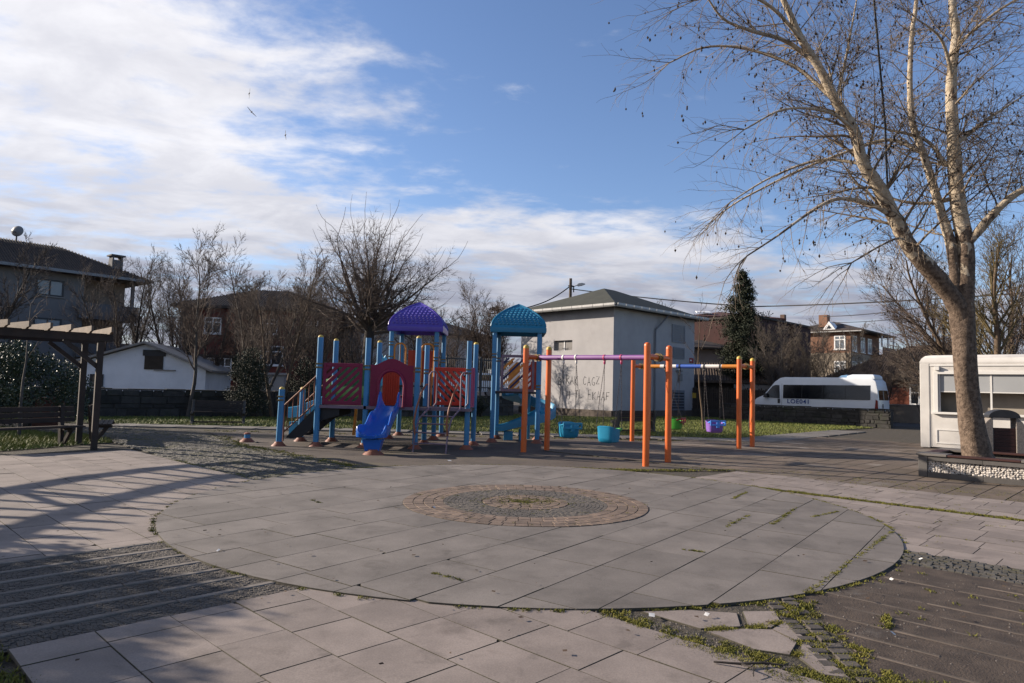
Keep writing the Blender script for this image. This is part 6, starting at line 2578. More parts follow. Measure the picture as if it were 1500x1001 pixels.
# ---------------------------------------------------------------- ochre house and low pink house right of the white building
bh = building('house', 'ochre house with a white window left of the tall conifer', 'house', (16.6, 62.0, 0), 3)
wall(bh, 0, 7.4, 0, 8, 0, 8.45, 'brown_wall')
win(bh, front(0), 1.35, 2.95, 6.45, 7.8, 'frame_white', 'glass_pale', 1, 0.75, 0.12)
rf, A_, B_ = hip_roof(bh, 0, 7.4, 0, 8, 8.4, 1.1, 0.8, 'roof_red', 0.16, 0.5)
mb = MB()
mb.add([(0.3, 0.2, 8.90), (1.7, 0.2, 8.90), (1.9, 1.6, 9.20), (0.6, 1.6, 9.20), (0.3, 0.2, 8.98), (1.7, 0.2, 8.98), (1.9, 1.6, 9.28), (0.6, 1.6, 9.28)], MB.BOXF)
mb.build('skylight', 'frame_white', rf)
pk = building('house', 'low pink house with an overhanging roof beside the white building', 'house', (13.8, 54.5, 0), 3)
wall(pk, 0, 3.55, 0, 6, 0, 5.15, 'pink_house')
rf, A_, B_ = hip_roof(pk, 0, 3.55, 0, 6, 5.1, 0.9, 0.65, 'roof_tile', 0.14, 0.5)
lt = building('lean_to', 'low tiled lean-to roof behind the wooden picket fence', 'shed', (12.6, 49.6, 0), -14)
wall(lt, 0, 6.2, 0.4, 3.4, 0, 2.5, 'fence_wood')
mb = MB()
mb.add([(-0.3, -0.2, 2.35), (6.6, -0.2, 2.35), (6.6, 3.6, 3.75), (-0.3, 3.6, 3.75), (-0.3, -0.2, 2.5), (6.6, -0.2, 2.5), (6.6, 3.6, 3.9), (-0.3, 3.6, 3.9)], MB.BOXF)
rf = mb.build('roof', 'roof_brown', lt)
tile_ridges(rf, lambda s_, t_, n_: (-0.3 + 6.9 * s_, -0.2 + 3.8 * t_, 2.51 + 1.4 * t_ + n_), 36, 'roof_brown')
mb = MB()
mb.ab(3.4, 6.4, -0.05, 0.02, 1.9, 2.3)
mb.build('fascia', 'board', lt)

# ---------------------------------------------------------------- dark red block, brick apartment block
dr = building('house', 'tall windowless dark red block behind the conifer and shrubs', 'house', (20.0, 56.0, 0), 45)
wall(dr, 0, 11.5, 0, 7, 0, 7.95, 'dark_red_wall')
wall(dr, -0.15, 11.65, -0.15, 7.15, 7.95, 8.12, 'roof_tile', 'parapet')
for x in (1.5, 8.0):
    mb = MB()
    mb.ab(x, x + 0.4, 1.0, 1.4, 8.12, 9.0)
    mb.build('chimney', 'brick_shade', dr)
mb = MB()
mb.ab(6.9, 7.6, -0.32, -0.002, 0.0, 7.9)
mb.build('pilaster', 'dark_red_wall', dr)
bk = building('apartment_block', 'brick apartment block with white dormers and roof terrace right of the conifer', 'house', (40.6, 81.6, 0), 45)
wall(bk, 0, 10.5, 0, 8, 0, 6.9, 'plaster')
wall(bk, 0.0, 10.5, 0.0, 8, 6.9, 9.5, 'brick_wall')
mpl, mpf = leftf(0), front(0)
for s0 in (0.6, 4.9):
    win(bk, mpl, s0, s0 + 1.3, 7.3, 9.0, 'frame_white', 'glass_pale', 1, 0.7, 0.14)
    win(bk, mpl, s0, s0 + 1.3, 4.2, 5.9, 'frame_white', 'glass_pale', 1, 0.7, 0.14)
for s0 in (0.5, 3.4, 6.0):
    win(bk, mpf, s0, s0 + 1.5, 7.1, 9.0, 'frame_white', 'glass_pale', 1, 0.7, 0.14)
    win(bk, mpf, s0, s0 + 1.5, 4.0, 5.9, 'frame_white', 'glass', 1, 0.7, 0.14)
mb = MB()
mb.ab(7.4, 12.3, -1.3, 0.0, 6.9, 7.05)
bal = mb.build('balcony', 'brick_shade', bk)
mb = MB()
mb.ab(7.4, 12.3, -1.4, -1.3, 6.85, 8.0)
mb.build('parapet', 'brick_shade', bal)
for x in (7.5, 9.9, 12.2):
    mb = MB()
    mb.ab(x - 0.08, x + 0.08, -1.3, -1.14, 8.0, 9.6)
    mb.build('terrace_post', 'frame_white', bk)
rf, A_, B_ = hip_roof(bk, 0, 12.0, -0.9, 8, 9.5, 1.7, 0.6, 'roof_tile', 0.16, 0.5)
mb = MB()
mb.ab(-0.62, -0.5, -1.4, 8.6, 9.40, 9.52)
mb.build('gutter', 'gutter', rf)
for y in (1.6, 6.1):
    mb = MB()
    mb.mprism(lambda s_, z_, t_: (-0.45 - t_, s_, z_), [(y, 9.72), (y + 1.5, 9.72), (y + 0.75, 10.75)], -1.6, 0.0)
    dm = mb.build('dormer', 'frame_white', rf)
    mb = MB()
    mb.mprism(lambda s_, z_, t_: (-0.455 - t_, s_, z_), [(y + 0.45, 9.85), (y + 1.05, 9.85), (y + 0.75, 10.3)], 0.0, 0.02)
    mb.build('pane', 'glass', dm)
mb = MB()
mb.ab(0.7, 1.7, 3.0, 4.0, 10.2, 11.7)
ch = mb.build('chimney', 'brick_wall', rf)

# ---------------------------------------------------------------- low red house and garden wall, right
lr = building('house', 'low red house with brown tiled roof behind the kiosk and minibus', 'house', (26.4, 50.2, 0), -44)
wall(lr, 0, 9.0, 0, 8, 0, 2.95, 'tile_red_wall')
win(lr, front(0), 2.55, 3.75, 1.15, 2.6, 'frame_white', 'glass', 1, 0.6, 0.10)
win(lr, front(0), 5.5, 6.7, 1.15, 2.6, 'frame_white', 'glass', 1, 0.6, 0.10)
rf, A_, B_ = hip_roof(lr, -2.4, 9.0, 0, 8, 2.9, 2.7, 0.7, 'roof_brown', 0.14, 0.5)


def slope_lr(s_, t_, n_):
    x = -3.1 + 12.8 * s_
    rdg = min(1.0, min((x + 3.1) / 4.7, (9.7 - x) / 4.7))
    return (x, -0.7 + 4.7 * t_ * rdg, 3.05 + 2.55 * t_ * rdg + n_)


tile_ridges(rf, slope_lr, 80, 'roof_brown')
gw = thing('garden_wall', 'beige rendered garden wall below the low red house', 'wall', (23.4, 47.2, 0))
mp, L = frame2d((23.4, 47.2), (31.0, 39.9), 0)
s = 0.0
while s < L - 0.1:
    mb = MB()
    mb.mbox(mp, s + 0.01, min(s + 2.2, L) - 0.01, 0.0, 1.12, -0.22, 0.0)
    mb.build('wall_bay', 'garden_wall', gw)
    mb = MB()
    mb.mbox(mp, s, min(s + 2.2, L), 1.122, 1.20, -0.26, 0.04)
    mb.build('coping', 'board', gw)
    s += 2.2

# ================================================================ POLE, CABLES
up = thing('utility_pole', 'wooden utility pole with a street lamp rising behind the green roof', 'utility pole', (4.89, 58.0, 0))
mb = MB()
mb.tube([(4.89, 58, 0), (4.89, 58, 11.1)], [0.17, 0.12], 10)
mb.build('pole', 'pole_wood', up, smooth=50)
mb = MB()
mb.tube([(4.7, 58, 10.45), (4.89, 58, 10.5), (5.2, 57.9, 10.38)], 0.06, 6)
mb.tube([(5.15, 57.9, 10.35), (5.15, 57.9, 9.9)], 0.05, 6)
mb.tube([(4.89, 58, 10.3), (5.3, 57.9, 10.45), (5.55, 57.85, 10.55)], 0.03, 6)
mb.build('bracket', 'dark_metal', up)
mb = MB()
rgs = []
for x, w, z0, z1 in ((5.45, 0.08, 10.46, 10.58), (5.55, 0.15, 10.42, 10.66), (5.85, 0.17, 10.48, 10.70), (6.12, 0.08, 10.58, 10.66)):
    rgs.append([(x, 57.85 - w, z0), (x, 57.85 + w, z0), (x, 57.85 + w, z1), (x, 57.85 - w, z1)])
mb.rings(rgs)
mb.build('lamp_head', 'gutter', up, bev=0.02)


def cable(label, pts, r, sag=0.0, n=16):
    mb = MB()
    P = []
    for i in range(len(pts) - 1):
        a, b = Vector(pts[i]), Vector(pts[i + 1])
        for k in range(n + (1 if i == len(pts) - 2 else 0)):
            t = k / n
            p = a.lerp(b, t)
            p.z -= sag * 4 * t * (1 - t)
            P.append(p)
    mb.tube(P, r, 5)
    o = mb.build('cable', 'cable')
    o['label'] = label
    o['category'] = 'cable'
    o['group'] = 'overhead cables'
    return o


cable('upper overhead cable running right from behind the green roof', [(4.95, 58, 10.2), (17.5, 50, 8.05), (27.5, 35.5, 7.35), (34, 26, 7.6)], 0.045, 0.12)
cable('middle overhead cable climbing to the right above the brick block', [(32.0, 70.0, 9.8), (30.0, 50.0, 8.3), (34.0, 34.0, 9.6)], 0.035, 0.15)
cable('lower overhead cable climbing to the right above the brick block', [(33.0, 70.0, 9.2), (31.0, 50.0, 7.8), (35.0, 34.0, 8.6)], 0.03, 0.15)
cable('cable bundle hanging left from the utility pole to behind the roof', [(4.75, 58, 10.35), (2.2, 57, 8.7), (-2.0, 55.5, 7.6)], 0.05, 0.15)
cable('thick black cable hanging down to the left limb of the plane tree', [(7.05, 13.35, 11.4), (7.25, 13.5, 9.75), (7.55, 13.68, 7.2), (7.60, 13.70, 5.62)], 0.022, 0.0, 6)

# ================================================================ RAISED STREET WITH A PARKED CAR BEHIND THE METAL FENCE
tp_ = ccw([(-5.3, 34.75), (0.05, 39.0), (-0.3, 50.5), (-12.5, 47.5)])
sheet('raised_street', tp_, 0.98, 'asphalt', thick=0.97)
car = thing('parked_car', 'white hatchback parked behind the dark metal fence', 'car', (-2.4, 41.6, 0.98))


def cp_(x, z, t):
    return (-0.4 - x * 0.985 - t * 0.17, 41.9 - x * 0.17 - t * 0.985 + 0.4, 0.98 + z)


BODY = [(0.0, 0.35), (4.05, 0.35), (4.1, 0.62), (3.95, 0.82), (3.0, 0.95), (0.25, 0.98), (0.02, 0.85)]
CAB = [(0.25, 0.97), (3.05, 0.94), (2.35, 1.42), (1.9, 1.49), (0.75, 1.48), (0.4, 1.36)]
mb = MB()
mb.mprism(cp_, BODY, -0.85, 0.85)
mb.build('body', 'vanwhite', car, bev=0.05, smooth=40)
mb = MB()
mb.mprism(cp_, CAB, -0.72, 0.72)
mb.build('cabin', 'vanwhite', car, bev=0.05, smooth=40)
for pts in ([(0.55, 1.02), (1.45, 1.02), (1.45, 1.38), (0.72, 1.38)], [(1.53, 1.02), (2.72, 1.02), (2.28, 1.34), (1.95, 1.39), (1.53, 1.39)]):
    mb = MB()
    mb.mprism(cp_, pts, 0.722, 0.735)
    mb.build('side_window', 'vanglass', car)
for x in (0.75, 3.25):
    for t_ in (-0.78, 0.78):
        c0, c1 = Vector(cp_(x, 0.31, t_ - 0.1)), Vector(cp_(x, 0.31, t_ + 0.1))
        mb = MB()
        mb.tube([c0, c1], 0.31, 18)
        wh_ = mb.build('wheel', 'tyre', car, smooth=40)
        mb = MB()
        mb.tube([c0.lerp(c1, -0.02), c0.lerp(c1, 1.02)], 0.19, 14)
        mb.build('rim', 'hub', wh_, smooth=40)
# ================================================================ TREES AND SHRUBS
def frusta(segs, n):
    """vectorised tapered prisms; segs (N,8): p0 p1 r0 r1"""
    S = np.asarray(segs, float)
    p0, p1, r0, r1 = S[:, 0:3], S[:, 3:6], S[:, 6], S[:, 7]
    d = p1 - p0
    d /= np.linalg.norm(d, axis=1)[:, None] + 1e-9
    ref = np.where(np.abs(d[:, 2:3]) < 0.9, np.array([[0, 0, 1.0]]), np.array([[1.0, 0, 0]]))
    x = np.cross(d, ref)
    x /= np.linalg.norm(x, axis=1)[:, None] + 1e-9
    y = np.cross(d, x)
    N = len(S)
    a = np.arange(n) * 2 * np.pi / n
    c, s = np.cos(a), np.sin(a)
    ringd = x[:, None, :] * c[None, :, None] + y[:, None, :] * s[None, :, None]
    A = p0[:, None, :] + ringd * r0[:, None, None]
    B = (p1 + d * (r1 * 0.3)[:, None])[:, None, :] + ringd * r1[:, None, None]
    v = np.concatenate([A, B], 1).reshape(-1, 3)
    k = np.arange(n)
    k2 = (k + 1) % n
    q = np.stack([k, k2, n + k2, n + k], 1)
    f = (np.arange(N) * 2 * n)[:, None, None] + q[None]
    return v, f.reshape(-1, 4)


def join_segs(segs, origin, thick=0.022):
    S = np.asarray(segs, float)
    S[:, 0:3] -= origin
    S[:, 3:6] -= origin
    vs, fs, base = [], [], 0
    for sel, n in ((S[:, 6] >= thick, 6), (S[:, 6] < thick, 3)):
        if sel.any():
            v, f = frusta(S[sel], n)
            vs.append(v)
            fs.append(f + base)
            base += len(v)
    return np.concatenate(vs), np.concatenate(fs)


class Tree:
    def __init__(s, seed):
        s.r = random.Random(seed)
        s.segs = []
        s.trunk = []
        s.tips = []

    def grow(s, p, d, L, r, lvl, P):
        rnd = s.r
        n = max(3, int(round(L / P['seg'][lvl])))
        st = L / n
        x, y, z = p
        dx, dy, dz = d
        wob = P['wob'][lvl]
        tr = P['trop'][lvl]
        tp = P['taper'][lvl]
        last = lvl >= P['max']
        spawn = 0.0
        for i in range(n):
            dx += rnd.gauss(0, wob)
            dy += rnd.gauss(0, wob)
            dz += rnd.gauss(0, wob) + tr
            m = math.sqrt(dx * dx + dy * dy + dz * dz)
            dx, dy, dz = dx / m, dy / m, dz / m
            q = (x + dx * st, y + dy * st, z + dz * st)
            ra = r * (1 - (1 - tp) * i / n)
            rb = r * (1 - (1 - tp) * (i + 1) / n)
            (s.trunk if lvl == 0 else s.segs).append((x, y, z, q[0], q[1], q[2], ra, rb))
            x, y, z = q
            f = (i + 1) / n
            if not last and f > P['start'][lvl]:
                spawn += P['kids'][lvl] / (n * (1 - P['start'][lvl]))
                while spawn >= 1:
                    spawn -= 1
                    s.child((x, y, z), (dx, dy, dz), L, rb, lvl, f, P)
        if last:
            s.tips.append((x, y, z))
        elif lvl > 0:
            s.grow((x, y, z), (dx, dy, dz), L * 0.45, r * tp, P['max'], P)

    def child(s, p, d, L, rb, lvl, f, P):
        rnd = s.r
        ang = P['ang'][lvl] * rnd.uniform(0.75, 1.25)
        az = rnd.uniform(0, 2 * math.pi)
        D = Vector(d)
        o1 = D.orthogonal().normalized()
        o2 = D.cross(o1)
        nd = D * math.cos(ang) + (o1 * math.cos(az) + o2 * math.sin(az)) * math.sin(ang)
        l = L * P['ratio'][lvl] * (1.15 - 0.55 * f) * rnd.uniform(0.7, 1.2)
        s.grow(p, tuple(nd), l, max(rb * P['rr'][lvl], P['rmin']), lvl + 1, P)


BASE = dict(seg=(0.5, 0.35, 0.28, 0.22, 0.2), wob=(0.05, 0.10, 0.12, 0.14, 0.15), trop=(0.02, 0.05, 0.04, 0.03, 0.02), taper=(0.55, 0.35, 0.35, 0.4, 0.5), start=(0.35, 0.2, 0.15, 0.1, 0.1),
            kids=(10, 8, 6, 4, 3), ang=(0.8, 0.75, 0.7, 0.7, 0.7), ratio=(0.5, 0.5, 0.5, 0.5, 0.5), rr=(0.5, 0.5, 0.55, 0.6, 0.6), rmin=0.006, max=3)


def bare_tree(name, label, loc, h, r, seed, bark='bark_grey', twig='twig_brown', lean=(0, 0), stems=1, group='bare winter trees', z0=0.0, **kw):
    P = dict(BASE)
    P.update(kw)
    t = Tree(seed)
    root = thing(name, label, 'tree' if name.endswith('tree') else 'shrub', (loc[0], loc[1], z0), group=group)
    for i in range(stems):
        if stems == 1:
            d = Vector((lean[0], lean[1], 1)).normalized()
            p = (loc[0], loc[1], z0 - 0.05)
        else:
            a = 2 * math.pi * i / stems + t.r.uniform(-0.4, 0.4)
            sp = P.get('spread', 0.25) * t.r.uniform(0.6, 1.3)
            d = Vector((lean[0] + math.cos(a) * sp, lean[1] + math.sin(a) * sp, 1)).normalized()
            p = (loc[0] + math.cos(a) * 0.12, loc[1] + math.sin(a) * 0.12, z0 - 0.05)
        t.grow(p, tuple(d), h * (1 if stems == 1 else t.r.uniform(0.75, 1.0)), r, 0, P)
    o = np.array([loc[0], loc[1], z0])
    v, f = join_segs(t.trunk, o, 0.0)
    link('trunk', np_mesh('trunk', v, f), bark, root, smooth=60)
    v, f = join_segs(t.segs, o)
    link('crown', np_mesh('crown', v, f), twig, root)
    return root, t


# ---------------------------------------------------------------- the big plane tree
pt = thing('plane_tree', 'large bare plane tree with pale mottled limbs growing from the pebble planter', 'tree', (9.6, 14.1, 0.4), group=None)
LIMBS = {
    'left': [(9.44, 14.1, 2.75), (9.26, 14.08, 3.45), (8.78, 13.98, 4.06), (8.15, 13.85, 4.66), (7.74, 13.72, 5.26), (7.37, 13.6, 5.85), (6.99, 13.48, 6.3), (6.73, 13.35, 6.95), (6.33, 13.22, 7.44), (5.94, 13.1, 8.07),
             (5.55, 12.98, 8.56), (5.16, 12.85, 9.24), (4.71, 12.72, 10.05), (4.34, 12.6, 10.92)],
    'mid': [(9.33, 14.12, 3.2), (9.25, 14.14, 3.9), (9.22, 14.23, 4.84), (9.06, 14.37, 5.76), (8.82, 14.5, 6.92), (8.67, 14.63, 7.65), (8.71, 14.77, 8.64), (8.85, 14.9, 9.82), (9.04, 15.03, 10.7), (9.1, 15.17, 12.1)],
    'right': [(9.40, 14.1, 3.6), (9.47, 14.16, 4.84), (9.36, 14.22, 5.87), (9.34, 14.29, 7.23), (9.36, 14.35, 8.46), (9.52, 14.41, 9.57), (9.5, 14.48, 10.38), (9.72, 14.54, 11.69), (9.71, 14.6, 13.17)],
    'rlimb': [(9.42, 14.1, 4.75), (9.77, 13.94, 5.3), (10.16, 13.78, 5.77), (10.61, 13.62, 6.09), (11.19, 13.46, 6.69), (11.77, 13.3, 7.62)],
}
LR = {'left': (0.215, 0.035), 'mid': (0.135, 0.03), 'right': (0.20, 0.03), 'rlimb': (0.11, 0.03)}


def smooth_path(pts, n):
    """Catmull-Rom"""
    P = [Vector(p) for p in pts]
    P = [P[0] * 2 - P[1]] + P + [P[-1] * 2 - P[-2]]
    out = []
    for i in range(1, len(P) - 2):
        for k in range(n):
            t = k / n
            a, b, c, d = P[i - 1], P[i], P[i + 1], P[i + 2]
            out.append(0.5 * ((2 * b) + (c - a) * t + (2 * a - 5 * b + 4 * c - d) * t * t + (3 * b - a - 3 * c + d) * t ** 3))
    out.append(P[-2])
    return out


def wobble_tube(mb, path, r0, r1, n, seed, power=0.8, knots=0.06, ease=False):
    rs = random.Random(seed)
    N = len(path)
    rr = [max(r1, r0 + (r1 - r0) * (i / (N - 1)) ** power) * (1 + rs.uniform(-knots, knots)) * (min(1.0, 0.5 + 0.16 * i) if ease else 1.0) for i in range(N)]
    mb.tube([p + Vector((rs.uniform(-1, 1), rs.uniform(-1, 1), 0)) * (rr[i] * 0.05) for i, p in enumerate(path)], rr, n)
    return rr


tp = smooth_path([(9.62, 14.1, 0.35), (9.56, 14.1, 0.7), (9.48, 14.1, 1.15), (9.40, 14.1, 1.97), (9.36, 14.1, 2.81), (9.34, 14.1, 3.45), (9.42, 14.12, 4.1), (9.47, 14.16, 4.84), (9.36, 14.22, 5.87), (9.34, 14.29, 7.23), (9.36, 14.35, 8.46), (9.52, 14.41, 9.57), (9.5, 14.48, 10.38), (9.72, 14.54, 11.69), (9.71, 14.6, 13.17)], 5)
mb = MB()
N = len(tp)
rs_ = random.Random(2)
rr = []
for i, p in enumerate(tp):
    z = p.z
    rad = 0.218 + 0.07 * math.exp(-(z - 0.4) / 0.3) - 0.012 * (z - 1) + 0.035 * math.exp(-((z - 3.4) / 0.45) ** 2)
    if z > 3.5:
        rad = min(rad, max(0.03, 0.215 - 0.050 * min(z - 3.5, 1.0) - 0.0155 * max(0, z - 4.5)))
    rr.append(rad * (1 + rs_.uniform(-0.03, 0.03)))
mb.tube(tp, rr, 22)
for i_, v_ in enumerate(mb.v):      # burls and flutes
    if v_[2] > 3.6:
        continue
    a = math.atan2(v_[1] - 14.1, v_[0] - 9.45)
    k = 0.012 * math.sin(3 * a + v_[2] * 1.7) + 0.010 * math.sin(5 * a - v_[2] * 2.3)
    mb.v[i_] = (v_[0] + math.cos(a) * k, v_[1] + math.sin(a) * k, v_[2])
mb.build('trunk', 'bark_plane', pt, smooth=70)

PP = dict(seg=(0.4, 0.30, 0.22, 0.17, 0.15), wob=(0.06, 0.11, 0.13, 0.16, 0.16), trop=(0.0, -0.012, -0.03, -0.035, -0.03), taper=(0.4, 0.28, 0.35, 0.5, 0.5), start=(0.1, 0.12, 0.1, 0.1, 0.1),
          kids=(9, 13, 7, 3, 0), ang=(0.85, 0.8, 0.75, 0.8, 0.7), ratio=(0.5, 0.52, 0.50, 0.5, 0.5), rr=(0.5, 0.5, 0.5, 0.55, 0.6), rmin=0.0034, max=3)
tree = Tree(21)
for nm, pts in LIMBS.items():
    path = smooth_path(pts, 4)
    mb = MB()
    rr = wobble_tube(mb, path, LR[nm][0], LR[nm][1], 14, 5, 0.75, ease=True)
    if nm != 'right':                    # the right-hand leader is the trunk itself
        mb.build('limb', 'bark_limb', pt, smooth=70)
    n = len(path)
    kids = {'left': 44, 'mid': 34, 'right': 30, 'rlimb': 16}[nm]
    for k in range(kids):
        f = 0.24 + 0.75 * (k + tree.r.random()) / kids
        i = min(n - 2, int(f * (n - 1)))
        d = (path[i + 1] - path[i]).normalized()
        a = tree.r.uniform(0, 2 * math.pi)
        o1 = d.orthogonal().normalized()
        o2 = d.cross(o1)
        ang = tree.r.uniform(0.7, 1.25)
        nd = d * math.cos(ang) + (o1 * math.cos(a) + o2 * math.sin(a)) * math.sin(ang)
        L = tree.r.uniform(1.1, 2.3) * (1.1 - 0.35 * f)
        tree.grow(tuple(path[i]), tuple(nd), L, max(0.014, rr[i] * tree.r.uniform(0.16, 0.30)), 1, PP)
SIDE = [([(7.73, 13.7, 5.26), (7.06, 13.48, 5.5), (6.33, 13.26, 5.49), (5.7, 13.04, 5.14), (5.01, 12.82, 4.63), (4.35, 12.6, 4.18)], 0.05),
        ([(5.91, 13.2, 8.23), (5.21, 12.98, 8.55), (4.46, 12.75, 8.61), (3.86, 12.52, 8.7), (3.47, 12.3, 9.0)], 0.055),
        ([(9.17, 14.3, 6.63), (8.87, 14.5, 7.22), (8.16, 14.7, 7.51), (7.59, 14.9, 7.76)], 0.045),
        ([(9.3, 14.2, 5.86), (8.9, 14.47, 5.81), (8.31, 14.73, 5.96), (7.7, 15.0, 6.48)], 0.05),
        ([(8.76, 14.4, 6.88), (8.13, 14.64, 7.25), (7.04, 14.88, 6.92), (6.22, 15.12, 6.59), (5.23, 15.36, 6.08), (4.83, 15.6, 5.82)], 0.045),
        ([(9.34, 14.3, 7.01), (10.21, 14.6, 7.68), (11.35, 14.9, 8.46)], 0.06),
        ([(9.46, 14.4, 8.34), (8.95, 14.0, 9.19), (8.14, 13.6, 9.46)], 0.045),
        ([(6.7, 13.3, 6.93), (6.1, 13.03, 7.15), (5.13, 12.77, 7.08), (4.25, 12.5, 6.55)], 0.04),
        ([(6.32, 13.2, 7.43), (6.48, 13.1, 8.37), (6.64, 13.0, 9.44)], 0.04),
        ([(6.25, 13.2, 7.5), (5.6, 13.5, 8.3), (4.7, 13.8, 8.8), (3.9, 14.0, 8.9), (3.2, 14.1, 8.6)], 0.045),
        ([(5.6, 12.98, 8.5), (4.8, 12.6, 9.0), (4.0, 12.3, 9.1), (3.2, 12.1, 8.8)], 0.04),
        ([(7.0, 13.5, 6.3), (6.3, 13.9, 6.5), (5.4, 14.2, 6.2), (4.6, 14.4, 5.7)], 0.038),
        ([(9.5, 14.3, 9.3), (10.2, 13.9, 9.9), (10.9, 13.6, 10.2)], 0.04),
        ([(8.1, 13.85, 4.7), (7.6, 13.3, 4.75), (7.0, 12.9, 4.5), (6.3, 12.6, 4.1)], 0.03)]
for j, (pts, r) in enumerate(SIDE):
    path = smooth_path(pts, 5)
    mb = MB()
    rr = wobble_tube(mb, path, r, 0.014, 8, 30 + j, 0.9)
    mb.build('limb', 'bark_limb', pt, smooth=70)
    n = len(path)
    for k in range(17):
        i = min(n - 2, int((0.12 + 0.86 * (k + tree.r.random()) / 17) * (n - 1)))
        d = (path[i + 1] - path[i]).normalized()
        a = tree.r.uniform(0, 2 * math.pi)
        o1 = d.orthogonal().normalized()
        o2 = d.cross(o1)
        ang = tree.r.uniform(0.6, 1.1)
        nd = d * math.cos(ang) + (o1 * math.cos(a) + o2 * math.sin(a)) * math.sin(ang)
        tree.grow(tuple(path[i]), tuple(nd), tree.r.uniform(0.6, 1.3), max(0.007, rr[i] * 0.35), 2, PP)
    d = (path[-1] - path[-2]).normalized()
    for k in range(4):                     # the limb frays out into shoots
        nd = (d + Vector((tree.r.gauss(0, 0.25), tree.r.gauss(0, 0.25), tree.r.gauss(0, 0.2)))).normalized()
        tree.grow(tuple(path[-1]), tuple(nd), tree.r.uniform(0.8, 1.5), 0.011, 2, PP)
v, f = join_segs(tree.segs, np.array([9.6, 14.1, 0.4]))
link('crown', np_mesh('crown', v, f), 'twig_plane', pt)
# hanging seed balls and last dry leaves
tips = tree.r.sample(tree.tips, min(2000, len(tree.tips)))
cs, ss = [], []
vs, fs, base = [], [], 0
oc_v = np.array([(1, 0, 0), (-1, 0, 0), (0, 1, 0), (0, -1, 0), (0, 0, 1), (0, 0, -1)], float)
oc_f = np.array([(0, 2, 4), (2, 1, 4), (1, 3, 4), (3, 0, 4), (2, 0, 5), (1, 2, 5), (3, 1, 5), (0, 3, 5)])
for t_ in tips:
    if t_[0] > 8 and tree.r.random() < 0.4:
        continue
    for k in range(tree.r.choice((1, 1, 2))):
        rd = tree.r.uniform(0.018, 0.030)
        c = np.array(t_) + np.array([tree.r.uniform(-0.03, 0.03), tree.r.uniform(-0.03, 0.03), -0.02 - 0.055 * k - rd])
        vs.append(oc_v * np.array([rd * 0.85, rd * 0.85, rd * tree.r.uniform(1.0, 1.9)]) + c - np.array([9.6, 14.1, 0.4]))
        fs.append(oc_f + base)
        base += 6
link('seed_balls', np_mesh('seed_balls', np.concatenate(vs), np.concatenate(fs)), 'seed', pt, kind='stuff')

# ---------------------------------------------------------------- other bare trees
# broad round-crowned tree behind the climbing structure
rt = Tree(8)
root = thing('bare_tree', 'broad round-crowned bare tree behind the climbing structure', 'tree', (-6.2, 29.0, 0), group='bare winter trees')
mb = MB()
path = smooth_path([(-6.35, 29, 0), (-6.3, 29, 1.2), (-6.15, 29, 2.3), (-6.1, 29, 3.3), (-6.05, 29, 4.15)], 4)
wobble_tube(mb, path, 0.24, 0.21, 12, 3, 1.0, 0.05)
mb.build('trunk', 'bark_dark', root, smooth=70)
PR_ = dict(BASE)
PR_.update(seg=(0.5, 0.4, 0.3, 0.24, 0.2), wob=(0.05, 0.085, 0.12, 0.13, 0.12), trop=(0.0, 0.006, 0.03, 0.05, 0.05), taper=(0.5, 0.22, 0.3, 0.4, 0.5), start=(0.2, 0.14, 0.1, 0.1, 0.1), kids=(0, 20, 10, 3, 0), ang=(0.7, 0.85, 0.75, 0.7, 0.6),
           ratio=(0.5, 0.40, 0.46, 0.5, 0.5), rr=(0.5, 0.42, 0.5, 0.6, 0.6), rmin=0.0055, max=3)
for k in range(30):
    a = k * 2.39996 + rt.r.uniform(-0.2, 0.2)
    el = 0.10 + 1.40 * ((k + 0.5) / 30) ** 0.85
    d = (math.cos(a) * math.cos(el), math.sin(a) * math.cos(el), math.sin(el))
    L = (3.35 + 0.6 * math.sin(el)) * rt.r.uniform(0.88, 1.06)
    rt.grow((-6.08, 29.0, 3.65 + 0.5 * rt.r.random()), d, L, rt.r.uniform(0.05, 0.085), 1, PR_)
v, f = join_segs(rt.segs, np.array([-6.2, 29.0, 0]))
link('crown', np_mesh('crown', v, f), 'twig_brown', root)

